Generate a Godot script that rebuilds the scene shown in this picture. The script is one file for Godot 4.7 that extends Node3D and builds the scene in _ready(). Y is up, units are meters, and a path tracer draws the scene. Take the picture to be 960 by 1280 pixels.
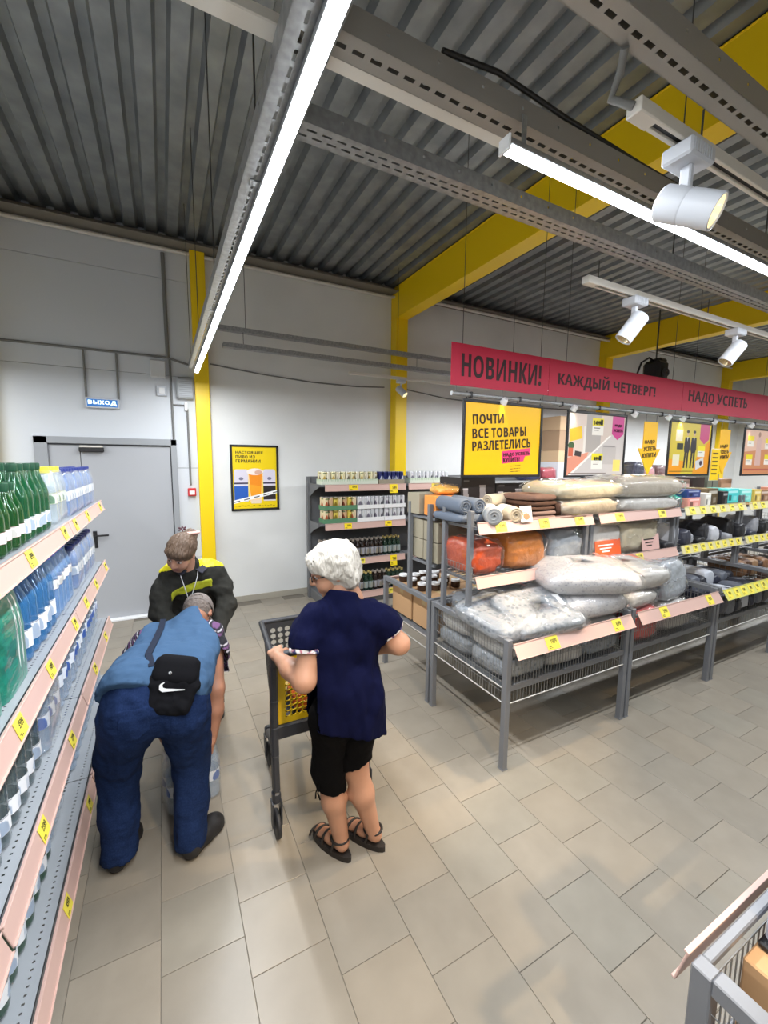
extends Node3D
# A discount supermarket: water aisle, beer wall, double row of basket tables under hanging signs.
const EYE := 1.935
const FOCAL := 524.386
const WALL_Z := -5.85
const ORD := ["first", "second", "third", "fourth", "fifth", "sixth", "seventh", "eighth", "ninth", "tenth", "eleventh", "twelfth", "thirteenth", "fourteenth", "fifteenth", "sixteenth", "seventeenth", "eighteenth", "nineteenth", "twentieth", "twenty-first", "twenty-second", "twenty-third", "twenty-fourth", "twenty-fifth", "twenty-sixth", "twenty-seventh", "twenty-eighth", "twenty-ninth", "thirtieth"]
var rng := RandomNumberGenerator.new()
var M := {}
var used := {}
var bold: Font
var tags := {}

# ---------------------------------------------------------------- mesh builder
class Mb:
	var v := PackedVector3Array()
	var n := PackedVector3Array()
	var uv := PackedVector2Array()
	var col := PackedColorArray()
	var ix := PackedInt32Array()
	var tint := Color.WHITE
	var coloured := false

	func put(p: Vector3, nn: Vector3, t: Vector2) -> int:
		v.append(p); n.append(nn); uv.append(t); col.append(tint)
		return v.size() - 1

	func face(pts: Array, out: Vector3) -> void:   # flat convex polygon, out = a direction on its outer side
		var a: Vector3 = pts[0]
		var nn: Vector3 = (pts[2] - a).cross(pts[1] - a)
		if nn.length_squared() < 1e-16:
			return
		nn = nn.normalized()
		var rev := nn.dot(out) < 0.0
		if rev:
			nn = -nn
		var s := v.size()
		var ax := nn.abs().max_axis_index()
		for p: Vector3 in pts:
			var t := Vector2(p.x, -p.y) if ax == 2 else (Vector2(p.z, -p.y) if ax == 0 else Vector2(p.x, p.z))
			put(p, nn, t)
		for k in range(1, pts.size() - 1):
			if rev:
				ix.append_array([s, s + k + 1, s + k])
			else:
				ix.append_array([s, s + k, s + k + 1])

	func box(c: Vector3, s: Vector3, b := Basis()) -> void:
		var h := s * 0.5
		for ax in 3:
			var u := (ax + 1) % 3
			var w := (ax + 2) % 3
			for sg: float in [-1.0, 1.0]:
				var q := []
				for k: Array in [[-1, -1], [1, -1], [1, 1], [-1, 1]]:
					var p := Vector3.ZERO
					p[ax] = sg * h[ax]; p[u] = k[0] * h[u]; p[w] = k[1] * h[w]
					q.append(c + b * p)
				var o := Vector3.ZERO
				o[ax] = sg
				face(q, b * o)

	func span(a: Vector3, b: Vector3) -> void:      # box between two opposite corners
		box((a + b) * 0.5, (b - a).abs())

	func cbox(c: Vector3, s: Vector3, ch: float, b := Basis()) -> void:
		var h := s * 0.5
		var pt := func(sg: Array, ax: int) -> Vector3:
			var p := Vector3.ZERO
			for k in 3:
				p[k] = sg[k] * (h[k] - (0.0 if k == ax else ch))
			return c + b * p
		for ax in 3:
			var u := (ax + 1) % 3
			var w := (ax + 2) % 3
			for sa: int in [-1, 1]:
				var q := []
				for k: Array in [[-1, -1], [1, -1], [1, 1], [-1, 1]]:
					var sg := [0, 0, 0]
					sg[ax] = sa; sg[u] = k[0]; sg[w] = k[1]
					q.append(pt.call(sg, ax))
				var o := Vector3.ZERO
				o[ax] = sa
				face(q, b * o)
				for sb: int in [-1, 1]:
					var e1 := [0, 0, 0]
					e1[ax] = sa; e1[u] = sb; e1[w] = -1
					var e2 := e1.duplicate()
					e2[w] = 1
					var oo := Vector3.ZERO
					oo[ax] = sa; oo[u] = sb
					face([pt.call(e1, ax), pt.call(e2, ax), pt.call(e2, u), pt.call(e1, u)], b * oo)
		for x: int in [-1, 1]:
			for y: int in [-1, 1]:
				for z: int in [-1, 1]:
					face([pt.call([x, y, z], 0), pt.call([x, y, z], 1), pt.call([x, y, z], 2)], b * Vector3(x, y, z))

	func grid(rows: Array, wrap := false, uvs := Vector2.ONE) -> void:   # smooth surface through rows of points
		var r := rows.size()
		var c: int = rows[0].size()
		var nr := []
		var mid := Vector3.ZERO
		for i in r:
			for p: Vector3 in rows[i]:
				mid += p
		mid /= r * c
		var score := 0.0
		for i in r:
			var line := PackedVector3Array()
			for j in c:
				var jl := (j - 1 + c) % c if wrap else maxi(j - 1, 0)
				var jr := (j + 1) % c if wrap else mini(j + 1, c - 1)
				var du: Vector3 = rows[i][jr] - rows[i][jl]
				var dv: Vector3 = rows[mini(i + 1, r - 1)][j] - rows[maxi(i - 1, 0)][j]
				var nn := du.cross(dv)
				if nn.length_squared() < 1e-14:
					nn = (rows[i][j] - rows[maxi(i - 1, 0)][j]) if i > r / 2 else (rows[i][j] - rows[mini(i + 1, r - 1)][j])
					line.append(nn.normalized() * 0.001)
					continue
				nn = nn.normalized()
				score += nn.dot(rows[i][j] - mid)
				line.append(nn)
			nr.append(line)
		var sgn := 1.0 if score >= 0.0 else -1.0
		var s := v.size()
		for i in r:
			for j in c:
				var nn: Vector3 = nr[i][j]
				nn = (nn * 1000.0).normalized() if nn.length() < 0.5 else nn * sgn
				put(rows[i][j], nn, Vector2(float(j) / (c - 1) * uvs.x, float(i) / (r - 1) * uvs.y))
		for i in r - 1:
			for j in (c if wrap else c - 1):
				var j2 := (j + 1) % c
				var a := s + i * c + j
				var b := s + i * c + j2
				var d := s + (i + 1) * c + j
				var e := s + (i + 1) * c + j2
				# (du x dv) front when sgn > 0; clockwise order seen from outside
				if sgn > 0.0:
					ix.append_array([a, d, b, b, d, e])
				else:
					ix.append_array([a, b, d, b, e, d])

	func lathe(prof: Array, seg: int, at := Vector3.ZERO, b := Basis()) -> void:   # prof = [[r, y], ...]
		var rows := []
		for q: Array in prof:
			var line := PackedVector3Array()
			for k in seg:
				var t := TAU * k / seg
				line.append(at + b * Vector3(cos(t) * q[0], q[1], sin(t) * q[0]))
			rows.append(line)
		grid(rows, true)

	func disc(at: Vector3, nrm: Vector3, r: float, seg := 12) -> void:
		var u := nrm.cross(Vector3.UP if absf(nrm.y) < 0.9 else Vector3.RIGHT).normalized()
		var w := nrm.cross(u).normalized()
		var q := []
		for k in seg:
			q.append(at + (u * cos(TAU * k / seg) + w * sin(TAU * k / seg)) * r)
		face(q, nrm)

	func tube(path: Array, r: float, seg := 6, caps := true) -> void:
		var rows := []
		var u := Vector3.ZERO
		for i in path.size():
			var d: Vector3 = (path[mini(i + 1, path.size() - 1)] - path[maxi(i - 1, 0)]).normalized()
			if u == Vector3.ZERO:
				u = d.cross(Vector3.UP if absf(d.y) < 0.9 else Vector3.RIGHT).normalized()
			u = (u - d * u.dot(d)).normalized()
			var w := d.cross(u)
			var line := PackedVector3Array()
			for k in seg:
				var t := TAU * (k + 0.5) / seg
				line.append(path[i] + (u * cos(t) + w * sin(t)) * r)
			rows.append(line)
		# tubes bend, so orient each by its own axis
		var s := v.size()
		for i in rows.size():
			for k in seg:
				put(rows[i][k], (rows[i][k] - path[i]).normalized(), Vector2(float(k) / seg, i))
		for i in rows.size() - 1:
			for k in seg:
				var k2 := (k + 1) % seg
				ix.append_array([s + i * seg + k, s + (i + 1) * seg + k, s + i * seg + k2, s + i * seg + k2, s + (i + 1) * seg + k, s + (i + 1) * seg + k2])
		if caps:
			face(Array(rows[0]), path[0] - path[1])
			face(Array(rows[-1]), path[-1] - path[-2])

	func rod(a: Vector3, b: Vector3, r: float, seg := 4) -> void:
		tube([a, b], r, seg)

	func prism(poly: Array, z0: float, z1: float, xf := Transform3D()) -> void:   # 2D polygon (any shape) pulled along z
		var pp := PackedVector2Array(poly)
		var tri := Geometry2D.triangulate_polygon(pp)
		for k in range(0, tri.size(), 3):
			for zz: float in [z0, z1]:
				var q := []
				for m in 3:
					q.append(xf * Vector3(pp[tri[k + m]].x, pp[tri[k + m]].y, zz))
				face(q, xf.basis * Vector3(0, 0, 1 if zz == z1 else -1) * (1.0 if z1 > z0 else -1.0))
		var ccw := not Geometry2D.is_polygon_clockwise(pp)
		for k in pp.size():
			var a := pp[k]
			var b := pp[(k + 1) % pp.size()]
			var o := Vector2(b.y - a.y, a.x - b.x) * (1.0 if ccw else -1.0)
			face([xf * Vector3(a.x, a.y, z0), xf * Vector3(b.x, b.y, z0), xf * Vector3(b.x, b.y, z1), xf * Vector3(a.x, a.y, z1)], xf.basis * Vector3(o.x, o.y, 0))

	func add(arr: Array, xf := Transform3D()) -> void:
		var s := v.size()
		var vv: PackedVector3Array = arr[Mesh.ARRAY_VERTEX]
		var nn: PackedVector3Array = arr[Mesh.ARRAY_NORMAL]
		for k in vv.size():
			put(xf * vv[k], (xf.basis * nn[k]).normalized(), Vector2(vv[k].x, -vv[k].y))
		if arr[Mesh.ARRAY_INDEX] != null and arr[Mesh.ARRAY_INDEX].size():
			for k: int in arr[Mesh.ARRAY_INDEX]:
				ix.append(s + k)
		else:
			for k in vv.size():
				ix.append(s + k)

	func surf(m: ArrayMesh, mat: Material) -> ArrayMesh:
		if ix.is_empty():
			return m
		var a := []
		a.resize(Mesh.ARRAY_MAX)
		a[Mesh.ARRAY_VERTEX] = v; a[Mesh.ARRAY_NORMAL] = n; a[Mesh.ARRAY_TEX_UV] = uv; a[Mesh.ARRAY_INDEX] = ix
		if coloured:
			a[Mesh.ARRAY_COLOR] = col
		m.add_surface_from_arrays(Mesh.PRIMITIVE_TRIANGLES, a)
		m.surface_set_material(m.get_surface_count() - 1, mat)
		return m

	func mesh(mat: Material) -> ArrayMesh:
		return surf(ArrayMesh.new(), mat)

# ---------------------------------------------------------------- naming and placing
func numbered(called: String) -> String:
	var k: int = used.get(called, 0)
	used[called] = k + 1
	return called if k == 0 else "%s_%03d" % [called, k]

func tagit(o: Node3D, label: String, category: String, group := "") -> Node3D:
	o.set_meta("label", label)
	o.set_meta("category", category)
	if group:
		o.set_meta("group", group)
	return o

func thing(called: String, label: String, category: String, at := Vector3.ZERO, turn := 0.0, group := "") -> Node3D:
	var o := Node3D.new()
	o.name = numbered(called)
	add_child(o, true)
	o.position = at
	o.rotation.y = turn
	return tagit(o, label, category, group)

func one(called: String, mesh: Mesh, label: String, category: String, xf := Transform3D(), group := "") -> MeshInstance3D:   # a thing that is one mesh
	var o := MeshInstance3D.new()
	o.name = numbered(called)
	o.mesh = mesh
	add_child(o, true)
	o.transform = xf
	tagit(o, label, category, group)
	return o

func part(parent: Node3D, called: String, mesh: Mesh, xf := Transform3D(), label := "") -> MeshInstance3D:
	var o := MeshInstance3D.new()
	o.name = called
	o.mesh = mesh
	parent.add_child(o, true)
	o.transform = xf
	if label:
		o.set_meta("label", label)
	return o

func struct(called: String, mesh: Mesh, label := "") -> MeshInstance3D:
	var o := MeshInstance3D.new()
	o.name = called
	o.mesh = mesh
	add_child(o, true)
	o.set_meta("kind", "structure")
	if label:
		o.set_meta("label", label)
	return o

func copy(src: Node3D, at: Vector3, turn: float, label: String) -> Node3D:
	var c := src.duplicate() as Node3D
	c.name = numbered(String(src.name).rstrip("0123456789_") if String(src.name)[-1].is_valid_int() else String(src.name))
	add_child(c, true)
	c.position = at
	c.rotation.y = turn
	c.set_meta("label", label)
	return c

func at(p: Vector3, eul := Vector3.ZERO) -> Transform3D:
	return Transform3D(Basis.from_euler(eul), p)

# ---------------------------------------------------------------- materials
func mat(c: Color, rough := 0.6, metal := 0.0) -> StandardMaterial3D:
	var m := StandardMaterial3D.new()
	m.albedo_color = c
	m.roughness = rough
	m.metallic = metal
	return m

func c8(r: int, g: int, b: int) -> Color:
	return Color8(r, g, b)

func noise_tex(freq: float, ramp: Array, size := 256, oct := 4, normal := false, sd := 1, bump := 4.0) -> NoiseTexture2D:
	var f := FastNoiseLite.new()
	f.seed = sd
	f.frequency = freq
	f.noise_type = FastNoiseLite.TYPE_SIMPLEX_SMOOTH
	f.fractal_octaves = oct
	var t := NoiseTexture2D.new()
	t.width = size
	t.height = size
	t.seamless = true
	t.generate_mipmaps = false
	t.noise = f
	if normal:
		t.as_normal_map = true
		t.bump_strength = bump
	else:
		var g := Gradient.new()
		g.set_color(0, ramp[0])
		g.set_color(1, ramp[1])
		t.color_ramp = g
	return t

func tri(m: StandardMaterial3D, s: float) -> StandardMaterial3D:
	m.uv1_triplanar = true
	m.uv1_scale = Vector3.ONE * s
	return m

func glass(c: Color, a: float, rough := 0.08) -> StandardMaterial3D:
	var m := mat(Color(c, a), rough)
	m.transparency = BaseMaterial3D.TRANSPARENCY_ALPHA
	m.metallic_specular = 0.6
	return m

func glow(c: Color, e: float) -> StandardMaterial3D:
	var m := mat(c, 0.5)
	m.emission_enabled = true
	m.emission = c
	m.emission_energy_multiplier = e
	return m

func film(c: Color, strength := 1.0) -> StandardMaterial3D:    # cloth seen through crinkled clear plastic
	var m := mat(c, 0.45)
	m.normal_enabled = true
	m.normal_texture = M.crinkle
	m.normal_scale = strength * 0.4
	return tri(m, 1.7)

func cloth(c: Color, s := 14.0) -> StandardMaterial3D:
	var m := mat(c, 0.9)
	m.metallic_specular = 0.2
	m.normal_enabled = true
	m.normal_texture = M.weave
	m.normal_scale = 0.5
	m.rim_enabled = true
	m.rim = 0.06
	m.rim_tint = 0.7
	return tri(m, s)

func dots(bg: Color, fg: Color, count: int, r: int, sd: int, size := 128) -> ImageTexture:
	var im := Image.create(size, size, false, Image.FORMAT_RGB8)
	im.fill(bg)
	rng.seed = sd
	for k in count:
		var x := rng.randi_range(0, size - 1)
		var y := rng.randi_range(0, size - 1)
		for dx in range(-r, r + 1):
			for dy in range(-r, r + 1):
				if dx * dx + dy * dy <= r * r:
					im.set_pixel(posmod(x + dx, size), posmod(y + dy, size), fg)
	return ImageTexture.create_from_image(im)

func make_materials() -> void:
	M.crinkle = noise_tex(0.012, [], 256, 5, true, 7, 14.0)
	M.weave = noise_tex(0.09, [], 256, 3, true, 3, 3.0)
	M.strands = noise_tex(0.09, [], 256, 3, true, 17, 10.0)
	M.mottle = noise_tex(0.012, [Color(0.94, 0.94, 0.94), Color(1, 1, 1)], 256, 5, false, 5)
	M.wall = mat(c8(228, 229, 227), 0.55)
	M.wall.albedo_texture = noise_tex(0.006, [Color(0.95, 0.95, 0.95), Color(1, 1, 1)], 256, 3, false, 9)
	tri(M.wall, 0.5)
	M.wall_grey = mat(c8(205, 209, 214), 0.5)
	M.yellow = mat(c8(243, 205, 0), 0.45)
	M.deck = mat(c8(160, 164, 166), 0.42, 0.55)
	M.deck.albedo_texture = noise_tex(0.02, [Color(0.78, 0.79, 0.8), Color(1, 1, 1)], 256, 4, false, 11)
	tri(M.deck, 0.6)
	M.galv = mat(c8(176, 178, 180), 0.42, 0.6)
	M.galv.albedo_texture = noise_tex(0.05, [Color(0.82, 0.82, 0.82), Color(1, 1, 1)], 256, 3, false, 13)
	tri(M.galv, 2.0)
	M.rail_white = mat(c8(214, 210, 202), 0.5)
	M.post = mat(c8(112, 114, 118), 0.4, 0.15)
	M.wire = mat(c8(138, 138, 136), 0.35, 0.5)
	M.shelf_grey = mat(c8(150, 155, 160), 0.42, 0.1)
	M.dark_shelf = mat(c8(105, 106, 108), 0.5, 0.1)
	M.zinc = mat(c8(150, 147, 142), 0.5, 0.25)
	M.pink = mat(c8(202, 169, 158), 0.38)
	M.pale_strip = mat(c8(208, 200, 152), 0.4)
	M.lime_strip = mat(c8(206, 204, 112), 0.4)
	M.tag = mat(c8(232, 216, 78), 0.5)
	M.tag2 = mat(c8(244, 214, 20), 0.5)
	M.ink = mat(c8(22, 20, 20), 0.7)
	M.black = mat(c8(22, 22, 24), 0.45)
	M.white = mat(c8(236, 237, 238), 0.4)
	M.white_plastic = mat(c8(196, 200, 207), 0.4)
	M.door = mat(c8(168, 170, 174), 0.4)
	M.door_frame = mat(c8(150, 153, 157), 0.4)
	M.gasket = mat(c8(48, 50, 54), 0.7)
	M.conduit = mat(c8(120, 120, 118), 0.6)
	M.baseboard = mat(c8(168, 162, 148), 0.5)
	M.banner = mat(c8(190, 26, 62), 0.55)
	M.carton = mat(c8(178, 140, 100), 0.85)
	M.carton_grey = mat(c8(150, 142, 122), 0.85)
	M.steel_wire = mat(c8(90, 90, 90), 0.4, 0.7)

# ---------------------------------------------------------------- lettering
func text_mesh(txt: String, height: float, depth := 0.002) -> TextMesh:
	var t := TextMesh.new()
	t.text = txt
	t.font = bold
	t.font_size = 32
	t.pixel_size = height / 32.0 / 0.72      # height = height of a capital
	t.depth = depth
	t.curve_step = 3.0
	return t

func text_arr(txt: String, height: float, depth := 0.002) -> Array:
	return text_mesh(txt, height, depth).get_mesh_arrays()

func text_fit(mb: Mb, txt: String, w: float, h: float, centre: Vector3, b := Basis(), depth := 0.002) -> void:   # lettering stretched to a w x h field
	var arr := text_arr(txt, 0.1, depth)
	var bb := AABB(arr[Mesh.ARRAY_VERTEX][0], Vector3.ZERO)
	for p: Vector3 in arr[Mesh.ARRAY_VERTEX]:
		bb = bb.expand(p)
	var sc := Vector3(w / bb.size.x, h / bb.size.y, 1.0)
	var bs := b * Basis.from_scale(sc)
	mb.add(arr, Transform3D(bs, centre - bs * Vector3(bb.get_center().x, bb.get_center().y, 0.0)))

func tag_mesh(txt: String, w: float, h: float, m: Material = null) -> ArrayMesh:   # a price card with its digits printed on it, facing +z
	var key := "%s %.3f %.3f %s" % [txt, w, h, m]
	if not tags.has(key):
		var a := Mb.new()
		a.cbox(Vector3.ZERO, Vector3(w, h, 0.002), 0.0005)
		var me := a.mesh(m if m else M.tag)
		var t := Mb.new()
		text_fit(t, txt, w * 0.5, h * 0.36, Vector3(w * 0.1, h * 0.12, 0.0012), Basis(), 0.0006)
		t.box(Vector3(-w * 0.28, -h * 0.25, 0.0011), Vector3(w * 0.25, h * 0.05, 0.0006))
		t.box(Vector3(-w * 0.25, -h * 0.36, 0.0011), Vector3(w * 0.32, h * 0.04, 0.0006))
		tags[key] = t.surf(me, M.ink)
	return tags[key]

# ---------------------------------------------------------------- flat print
class Print:
	var im: Image
	var w: int
	var h: int
	func _init(ww: int, hh: int, bg: Color) -> void:
		w = ww; h = hh
		im = Image.create(w, h, false, Image.FORMAT_RGB8)
		im.fill(bg)
	func rect(x0: float, y0: float, x1: float, y1: float, c: Color) -> void:    # in 0..1, y down
		im.fill_rect(Rect2i(int(x0 * w), int(y0 * h), maxi(1, int((x1 - x0) * w)), maxi(1, int((y1 - y0) * h))), c)
	func poly(pts: Array, c: Color) -> void:
		var pp := PackedVector2Array()
		for p: Array in pts:
			pp.append(Vector2(p[0] * w, p[1] * h))
		var lo := h
		var hi := 0
		for p in pp:
			lo = mini(lo, int(p.y)); hi = maxi(hi, int(p.y) + 1)
		for y in range(maxi(lo, 0), mini(hi, h)):
			var xs := []
			for k in pp.size():
				var a := pp[k]
				var b := pp[(k + 1) % pp.size()]
				var yy := y + 0.5
				if (a.y <= yy) != (b.y <= yy):
					xs.append(a.x + (yy - a.y) / (b.y - a.y) * (b.x - a.x))
			xs.sort()
			for k in range(0, xs.size() - 1, 2):
				var x0 := clampi(int(round(xs[k])), 0, w)
				var x1 := clampi(int(round(xs[k + 1])), 0, w)
				if x1 > x0:
					im.fill_rect(Rect2i(x0, y, x1 - x0, 1), c)
	func oval(cx: float, cy: float, rx: float, ry: float, c: Color) -> void:
		var q := []
		for k in 28:
			q.append([cx + cos(TAU * k / 28) * rx, cy + sin(TAU * k / 28) * ry])
		poly(q, c)
	func tex() -> ImageTexture:
		return ImageTexture.create_from_image(im)

func print_mat(p: Print, rough := 0.4) -> StandardMaterial3D:
	var m := mat(Color.WHITE, rough)
	m.albedo_texture = p.tex()
	return m

func picture(w: float, h: float, mat_: Material) -> ArrayMesh:      # a sheet facing +z with the print across it
	var a := Mb.new()
	var s := 0
	for q: Array in [[-1, 1, 0, 0], [1, 1, 1, 0], [1, -1, 1, 1], [-1, -1, 0, 1]]:
		a.put(Vector3(q[0] * w / 2, q[1] * h / 2, 0.001), Vector3(0, 0, 1), Vector2(q[2], q[3]))
	a.ix.append_array([s, s + 1, s + 2, s, s + 2, s + 3])
	var q2 := [Vector3(-w / 2, h / 2, -0.001), Vector3(w / 2, h / 2, -0.001), Vector3(w / 2, -h / 2, -0.001), Vector3(-w / 2, -h / 2, -0.001)]
	a.face(q2, Vector3(0, 0, -1))
	return a.mesh(mat_)

# ---------------------------------------------------------------- build order
func _ready() -> void:
	var cam := Camera3D.new()
	cam.name = "camera"
	cam.fov = rad_to_deg(2.0 * atan(640.0 / FOCAL))
	cam.near = 0.05
	cam.far = 60.0
	cam.position = Vector3(0, EYE, 0)
	cam.basis = Basis.from_euler(Vector3(-0.119682, -0.483344, 0.008846))
	cam.current = true
	add_child(cam)
	var we := WorldEnvironment.new()
	we.name = "world"
	var env := Environment.new()
	env.background_mode = Environment.BG_COLOR
	env.background_color = Color(0.02, 0.02, 0.02)
	env.tonemap_mode = Environment.TONE_MAPPER_LINEAR
	env.tonemap_exposure = 2.1
	env.sdfgi_enabled = true
	env.ssao_enabled = true
	env.ssil_enabled = true
	we.environment = env
	add_child(we)
	var sf := SystemFont.new()
	sf.font_names = PackedStringArray(["Droid Sans"])
	sf.font_weight = 700
	bold = sf
	make_materials()
	build_shell()
	build_ceiling_fittings()
	build_water_shelves()
	build_beer_shelves()
	build_tables()
	build_water()
	build_beer()
	build_stock()
	build_signs()
	build_cart()
	build_shopper()
	build_bender()
	build_clerk()

# ---------------------------------------------------------------- the room
func seen_size(p: Vector3) -> float:        # rough share of the view, 0 when outside it
	var b := Basis.from_euler(Vector3(-0.119682, -0.483344, 0.008846)).inverse()
	var q := b * (p - Vector3(0, EYE, 0))
	if q.z > -0.1:
		return 0.0
	var x := 480.0 + FOCAL * q.x / -q.z
	var y := 640.0 - FOCAL * q.y / -q.z
	if x < -40 or x > 1000 or y < -40 or y > 1330:
		return 0.0
	return 1.0 / q.length()

func build_floor() -> void:
	var slab := Mb.new()
	slab.span(Vector3(-3.2, -0.2, WALL_Z - 0.2), Vector3(14.2, -0.0035, 4.2))
	var fl := struct("floor", slab.mesh(mat(c8(112, 106, 96), 0.9)), "beige square floor tiles laid in half-bond rows")
	var px := 0.3035
	var tones := []
	for k in 7:
		var base: Color = [c8(144, 136, 123), c8(146, 138, 125), c8(142, 135, 123), c8(146, 137, 123), c8(143, 137, 125), c8(147, 139, 126), c8(141, 134, 122)][k]
		var m := mat(base, 0.3)
		m.albedo_texture = M.mottle
		m.metallic_specular = 0.4
		m.uv1_triplanar = true
		m.uv1_world_triplanar = true
		m.uv1_scale = Vector3.ONE * (1.1 + 0.1 * k)
		tones.append(m)
	var meshes := []
	for m: Material in tones:
		var a := Mb.new()
		a.cbox(Vector3(0, -0.004, 0), Vector3(px - 0.002, 0.008, px - 0.002), 0.0012)
		meshes.append(a.mesh(m))
	var cells := []
	for i in range(-10, 46):
		var x := 0.205 + px * (i + 0.5)
		var ph := -0.056 if posmod(i, 2) == 0 else 0.088
		for j in range(-20, 12):
			var z := ph + 0.304 * j
			if z < WALL_Z + 0.12 or z > 3.9 or x < -3.0 or x > 14.0:
				continue
			var p := Vector3(x, 0, z)
			var s := seen_size(p)
			if x < -0.62 and z > -3.7:
				s = 0.0
			if x > 2.0 and z < -2.3 and z > -4.2:
				s *= 0.3
			cells.append([s, p])
	cells.sort_custom(func(a, b): return a[0] > b[0])
	rng.seed = 41
	var rest := Mb.new()
	for k in cells.size():
		var t := rng.randi_range(0, 6)
		if k < 296 and cells[k][0] > 0.0:
			part(fl, "floor_tile", meshes[t], Transform3D(Basis(), cells[k][1]))
		else:
			rest.cbox(cells[k][1] + Vector3(0, -0.004, 0), Vector3(px - 0.002, 0.008, px - 0.002), 0.0012)
	var r := part(fl, "distant_tiles", rest.mesh(tones[0]))
	r.set_meta("kind", "stuff")

func build_shell() -> void:
	build_floor()
	# back wall: door hole between x -1.10 and 0.09
	var dl := -1.13
	var dr := 0.115
	var dt := 2.135
	var a := Mb.new()
	var zc := WALL_Z - 0.1
	a.span(Vector3(0.45, 0, WALL_Z - 0.2), Vector3(14.2, 4.75, WALL_Z))
	var wb := struct("wall_back", a.mesh(M.wall), "off-white upper and lower back wall panels")
	a = Mb.new()
	a.span(Vector3(-3.2, 0, WALL_Z - 0.2), Vector3(dl, 4.75, WALL_Z - 0.015))
	a.span(Vector3(dr, 0, WALL_Z - 0.2), Vector3(0.45, 4.75, WALL_Z - 0.015))
	a.span(Vector3(dl, dt, WALL_Z - 0.2), Vector3(dr, 4.75, WALL_Z - 0.015))
	var core := mat(c8(70, 72, 74), 0.9)
	struct("wall_door_side", a.mesh(core), "pale grey sandwich-panel wall around the metal door")
	# the horizontal sandwich panels that face it
	var wd := get_node("wall_door_side")
	for y: Array in [[0.0, 0.68], [0.684, 1.83], [1.834, 2.94], [2.944, 4.05], [4.054, 4.75]]:
		var pm := Mb.new()
		for sp: Array in [[-3.2, dl], [dr, 0.45], [dl, dr]]:
			var lo: float = maxf(y[0], dt) if sp[0] == dl else y[0]
			if lo < y[1] - 0.05:
				pm.cbox(Vector3((sp[0] + sp[1]) / 2, (lo + y[1]) / 2, WALL_Z - 0.0075), Vector3(sp[1] - sp[0] + 0.004, y[1] - lo, 0.015), 0.002)
		part(wd, "wall_panel", pm.mesh(M.wall_grey))
	a = Mb.new()
	a.span(Vector3(-3.4, 0, WALL_Z - 0.2), Vector3(-3.2, 4.75, 4.2))
	struct("wall_left", a.mesh(M.wall))
	a = Mb.new()
	a.span(Vector3(14.0, 0, WALL_Z - 0.2), Vector3(14.2, 4.75, 4.2))
	struct("wall_right", a.mesh(M.wall))
	a = Mb.new()
	a.span(Vector3(-3.4, 0, 4.0), Vector3(14.2, 4.75, 4.2))
	struct("wall_front", a.mesh(M.wall))
	# skirting
	a = Mb.new()
	a.cbox(Vector3(7.3, 0.042, WALL_Z + 0.006), Vector3(13.4, 0.085, 0.012), 0.002)
	a.cbox(Vector3(-2.2, 0.042, WALL_Z + 0.006), Vector3(2.0, 0.085, 0.012), 0.002)
	struct("baseboard_back", a.mesh(M.baseboard), "beige tile skirting along the back wall")
	# corrugated roof deck: grooves run along z
	var deck := Mb.new()
	var prof := []
	var pitch := 0.207
	var k := -16
	while 0.114 + pitch * k < 14.0:
		var cx := 0.114 + pitch * k
		for q: Array in [[-0.052, 0.0], [-0.03, 0.062], [0.03, 0.062], [0.052, 0.0]]:
			prof.append(Vector2(cx + q[0], 4.5 + q[1]))
		k += 1
	for i in prof.size() - 1:
		var p: Vector2 = prof[i]
		var q: Vector2 = prof[i + 1]
		deck.face([Vector3(p.x, p.y, WALL_Z), Vector3(q.x, q.y, WALL_Z), Vector3(q.x, q.y, 4.0), Vector3(p.x, p.y, 4.0)], Vector3(q.y - p.y, -absf(q.x - p.x), 0))
	deck.span(Vector3(-3.4, 4.6, WALL_Z - 0.2), Vector3(14.2, 4.75, 4.2))
	struct("ceiling", deck.mesh(M.deck), "galvanised corrugated roof deck with ribs running to the back wall")
	# steel frame
	k = 1
	for x: float in [-1.69, 3.2, 8.05, 12.9]:
		var c := Mb.new()
		var z := WALL_Z + 0.03
		c.cbox(Vector3(x - 0.02, 2.06, z), Vector3(0.03, 4.12, 0.06), 0.002)
		c.cbox(Vector3(x + 0.06, 2.06, z + 0.06), Vector3(0.2, 4.12, 0.17), 0.006)
		c.cbox(Vector3(x + 0.06, 4.28, z + 0.04), Vector3(0.18, 0.4, 0.14), 0.004)
		struct("column_%d" % k, c.mesh(M.yellow), "yellow steel column carrying a roof beam")
		c = Mb.new()
		var zb := 4.0
		c.cbox(Vector3(x + 0.06, 4.055, (WALL_Z + zb) / 2), Vector3(0.2, 0.014, zb - WALL_Z), 0.002)
		c.cbox(Vector3(x - 0.03, 4.27, (WALL_Z + zb) / 2), Vector3(0.012, 0.43, zb - WALL_Z), 0.002)
		c.cbox(Vector3(x + 0.06, 4.48, (WALL_Z + zb) / 2), Vector3(0.2, 0.014, zb - WALL_Z), 0.002)
		struct("beam_%d" % k, c.mesh(M.yellow), "yellow roof beam")
		k += 1
	var c2 := Mb.new()
	c2.cbox(Vector3(0.475, 2.2, WALL_Z + 0.05), Vector3(0.165, 4.4, 0.1), 0.006)
	struct("column_5", c2.mesh(M.yellow), "slim yellow wall column beside the metal door")
	# wall head channel and white pipe under the deck
	var hc := Mb.new()
	hc.cbox(Vector3(5.4, 4.45, WALL_Z + 0.05), Vector3(17.2, 0.09, 0.1), 0.004)
	hc.cbox(Vector3(5.4, 4.405, WALL_Z + 0.16), Vector3(17.2, 0.008, 0.16), 0.002)
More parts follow.
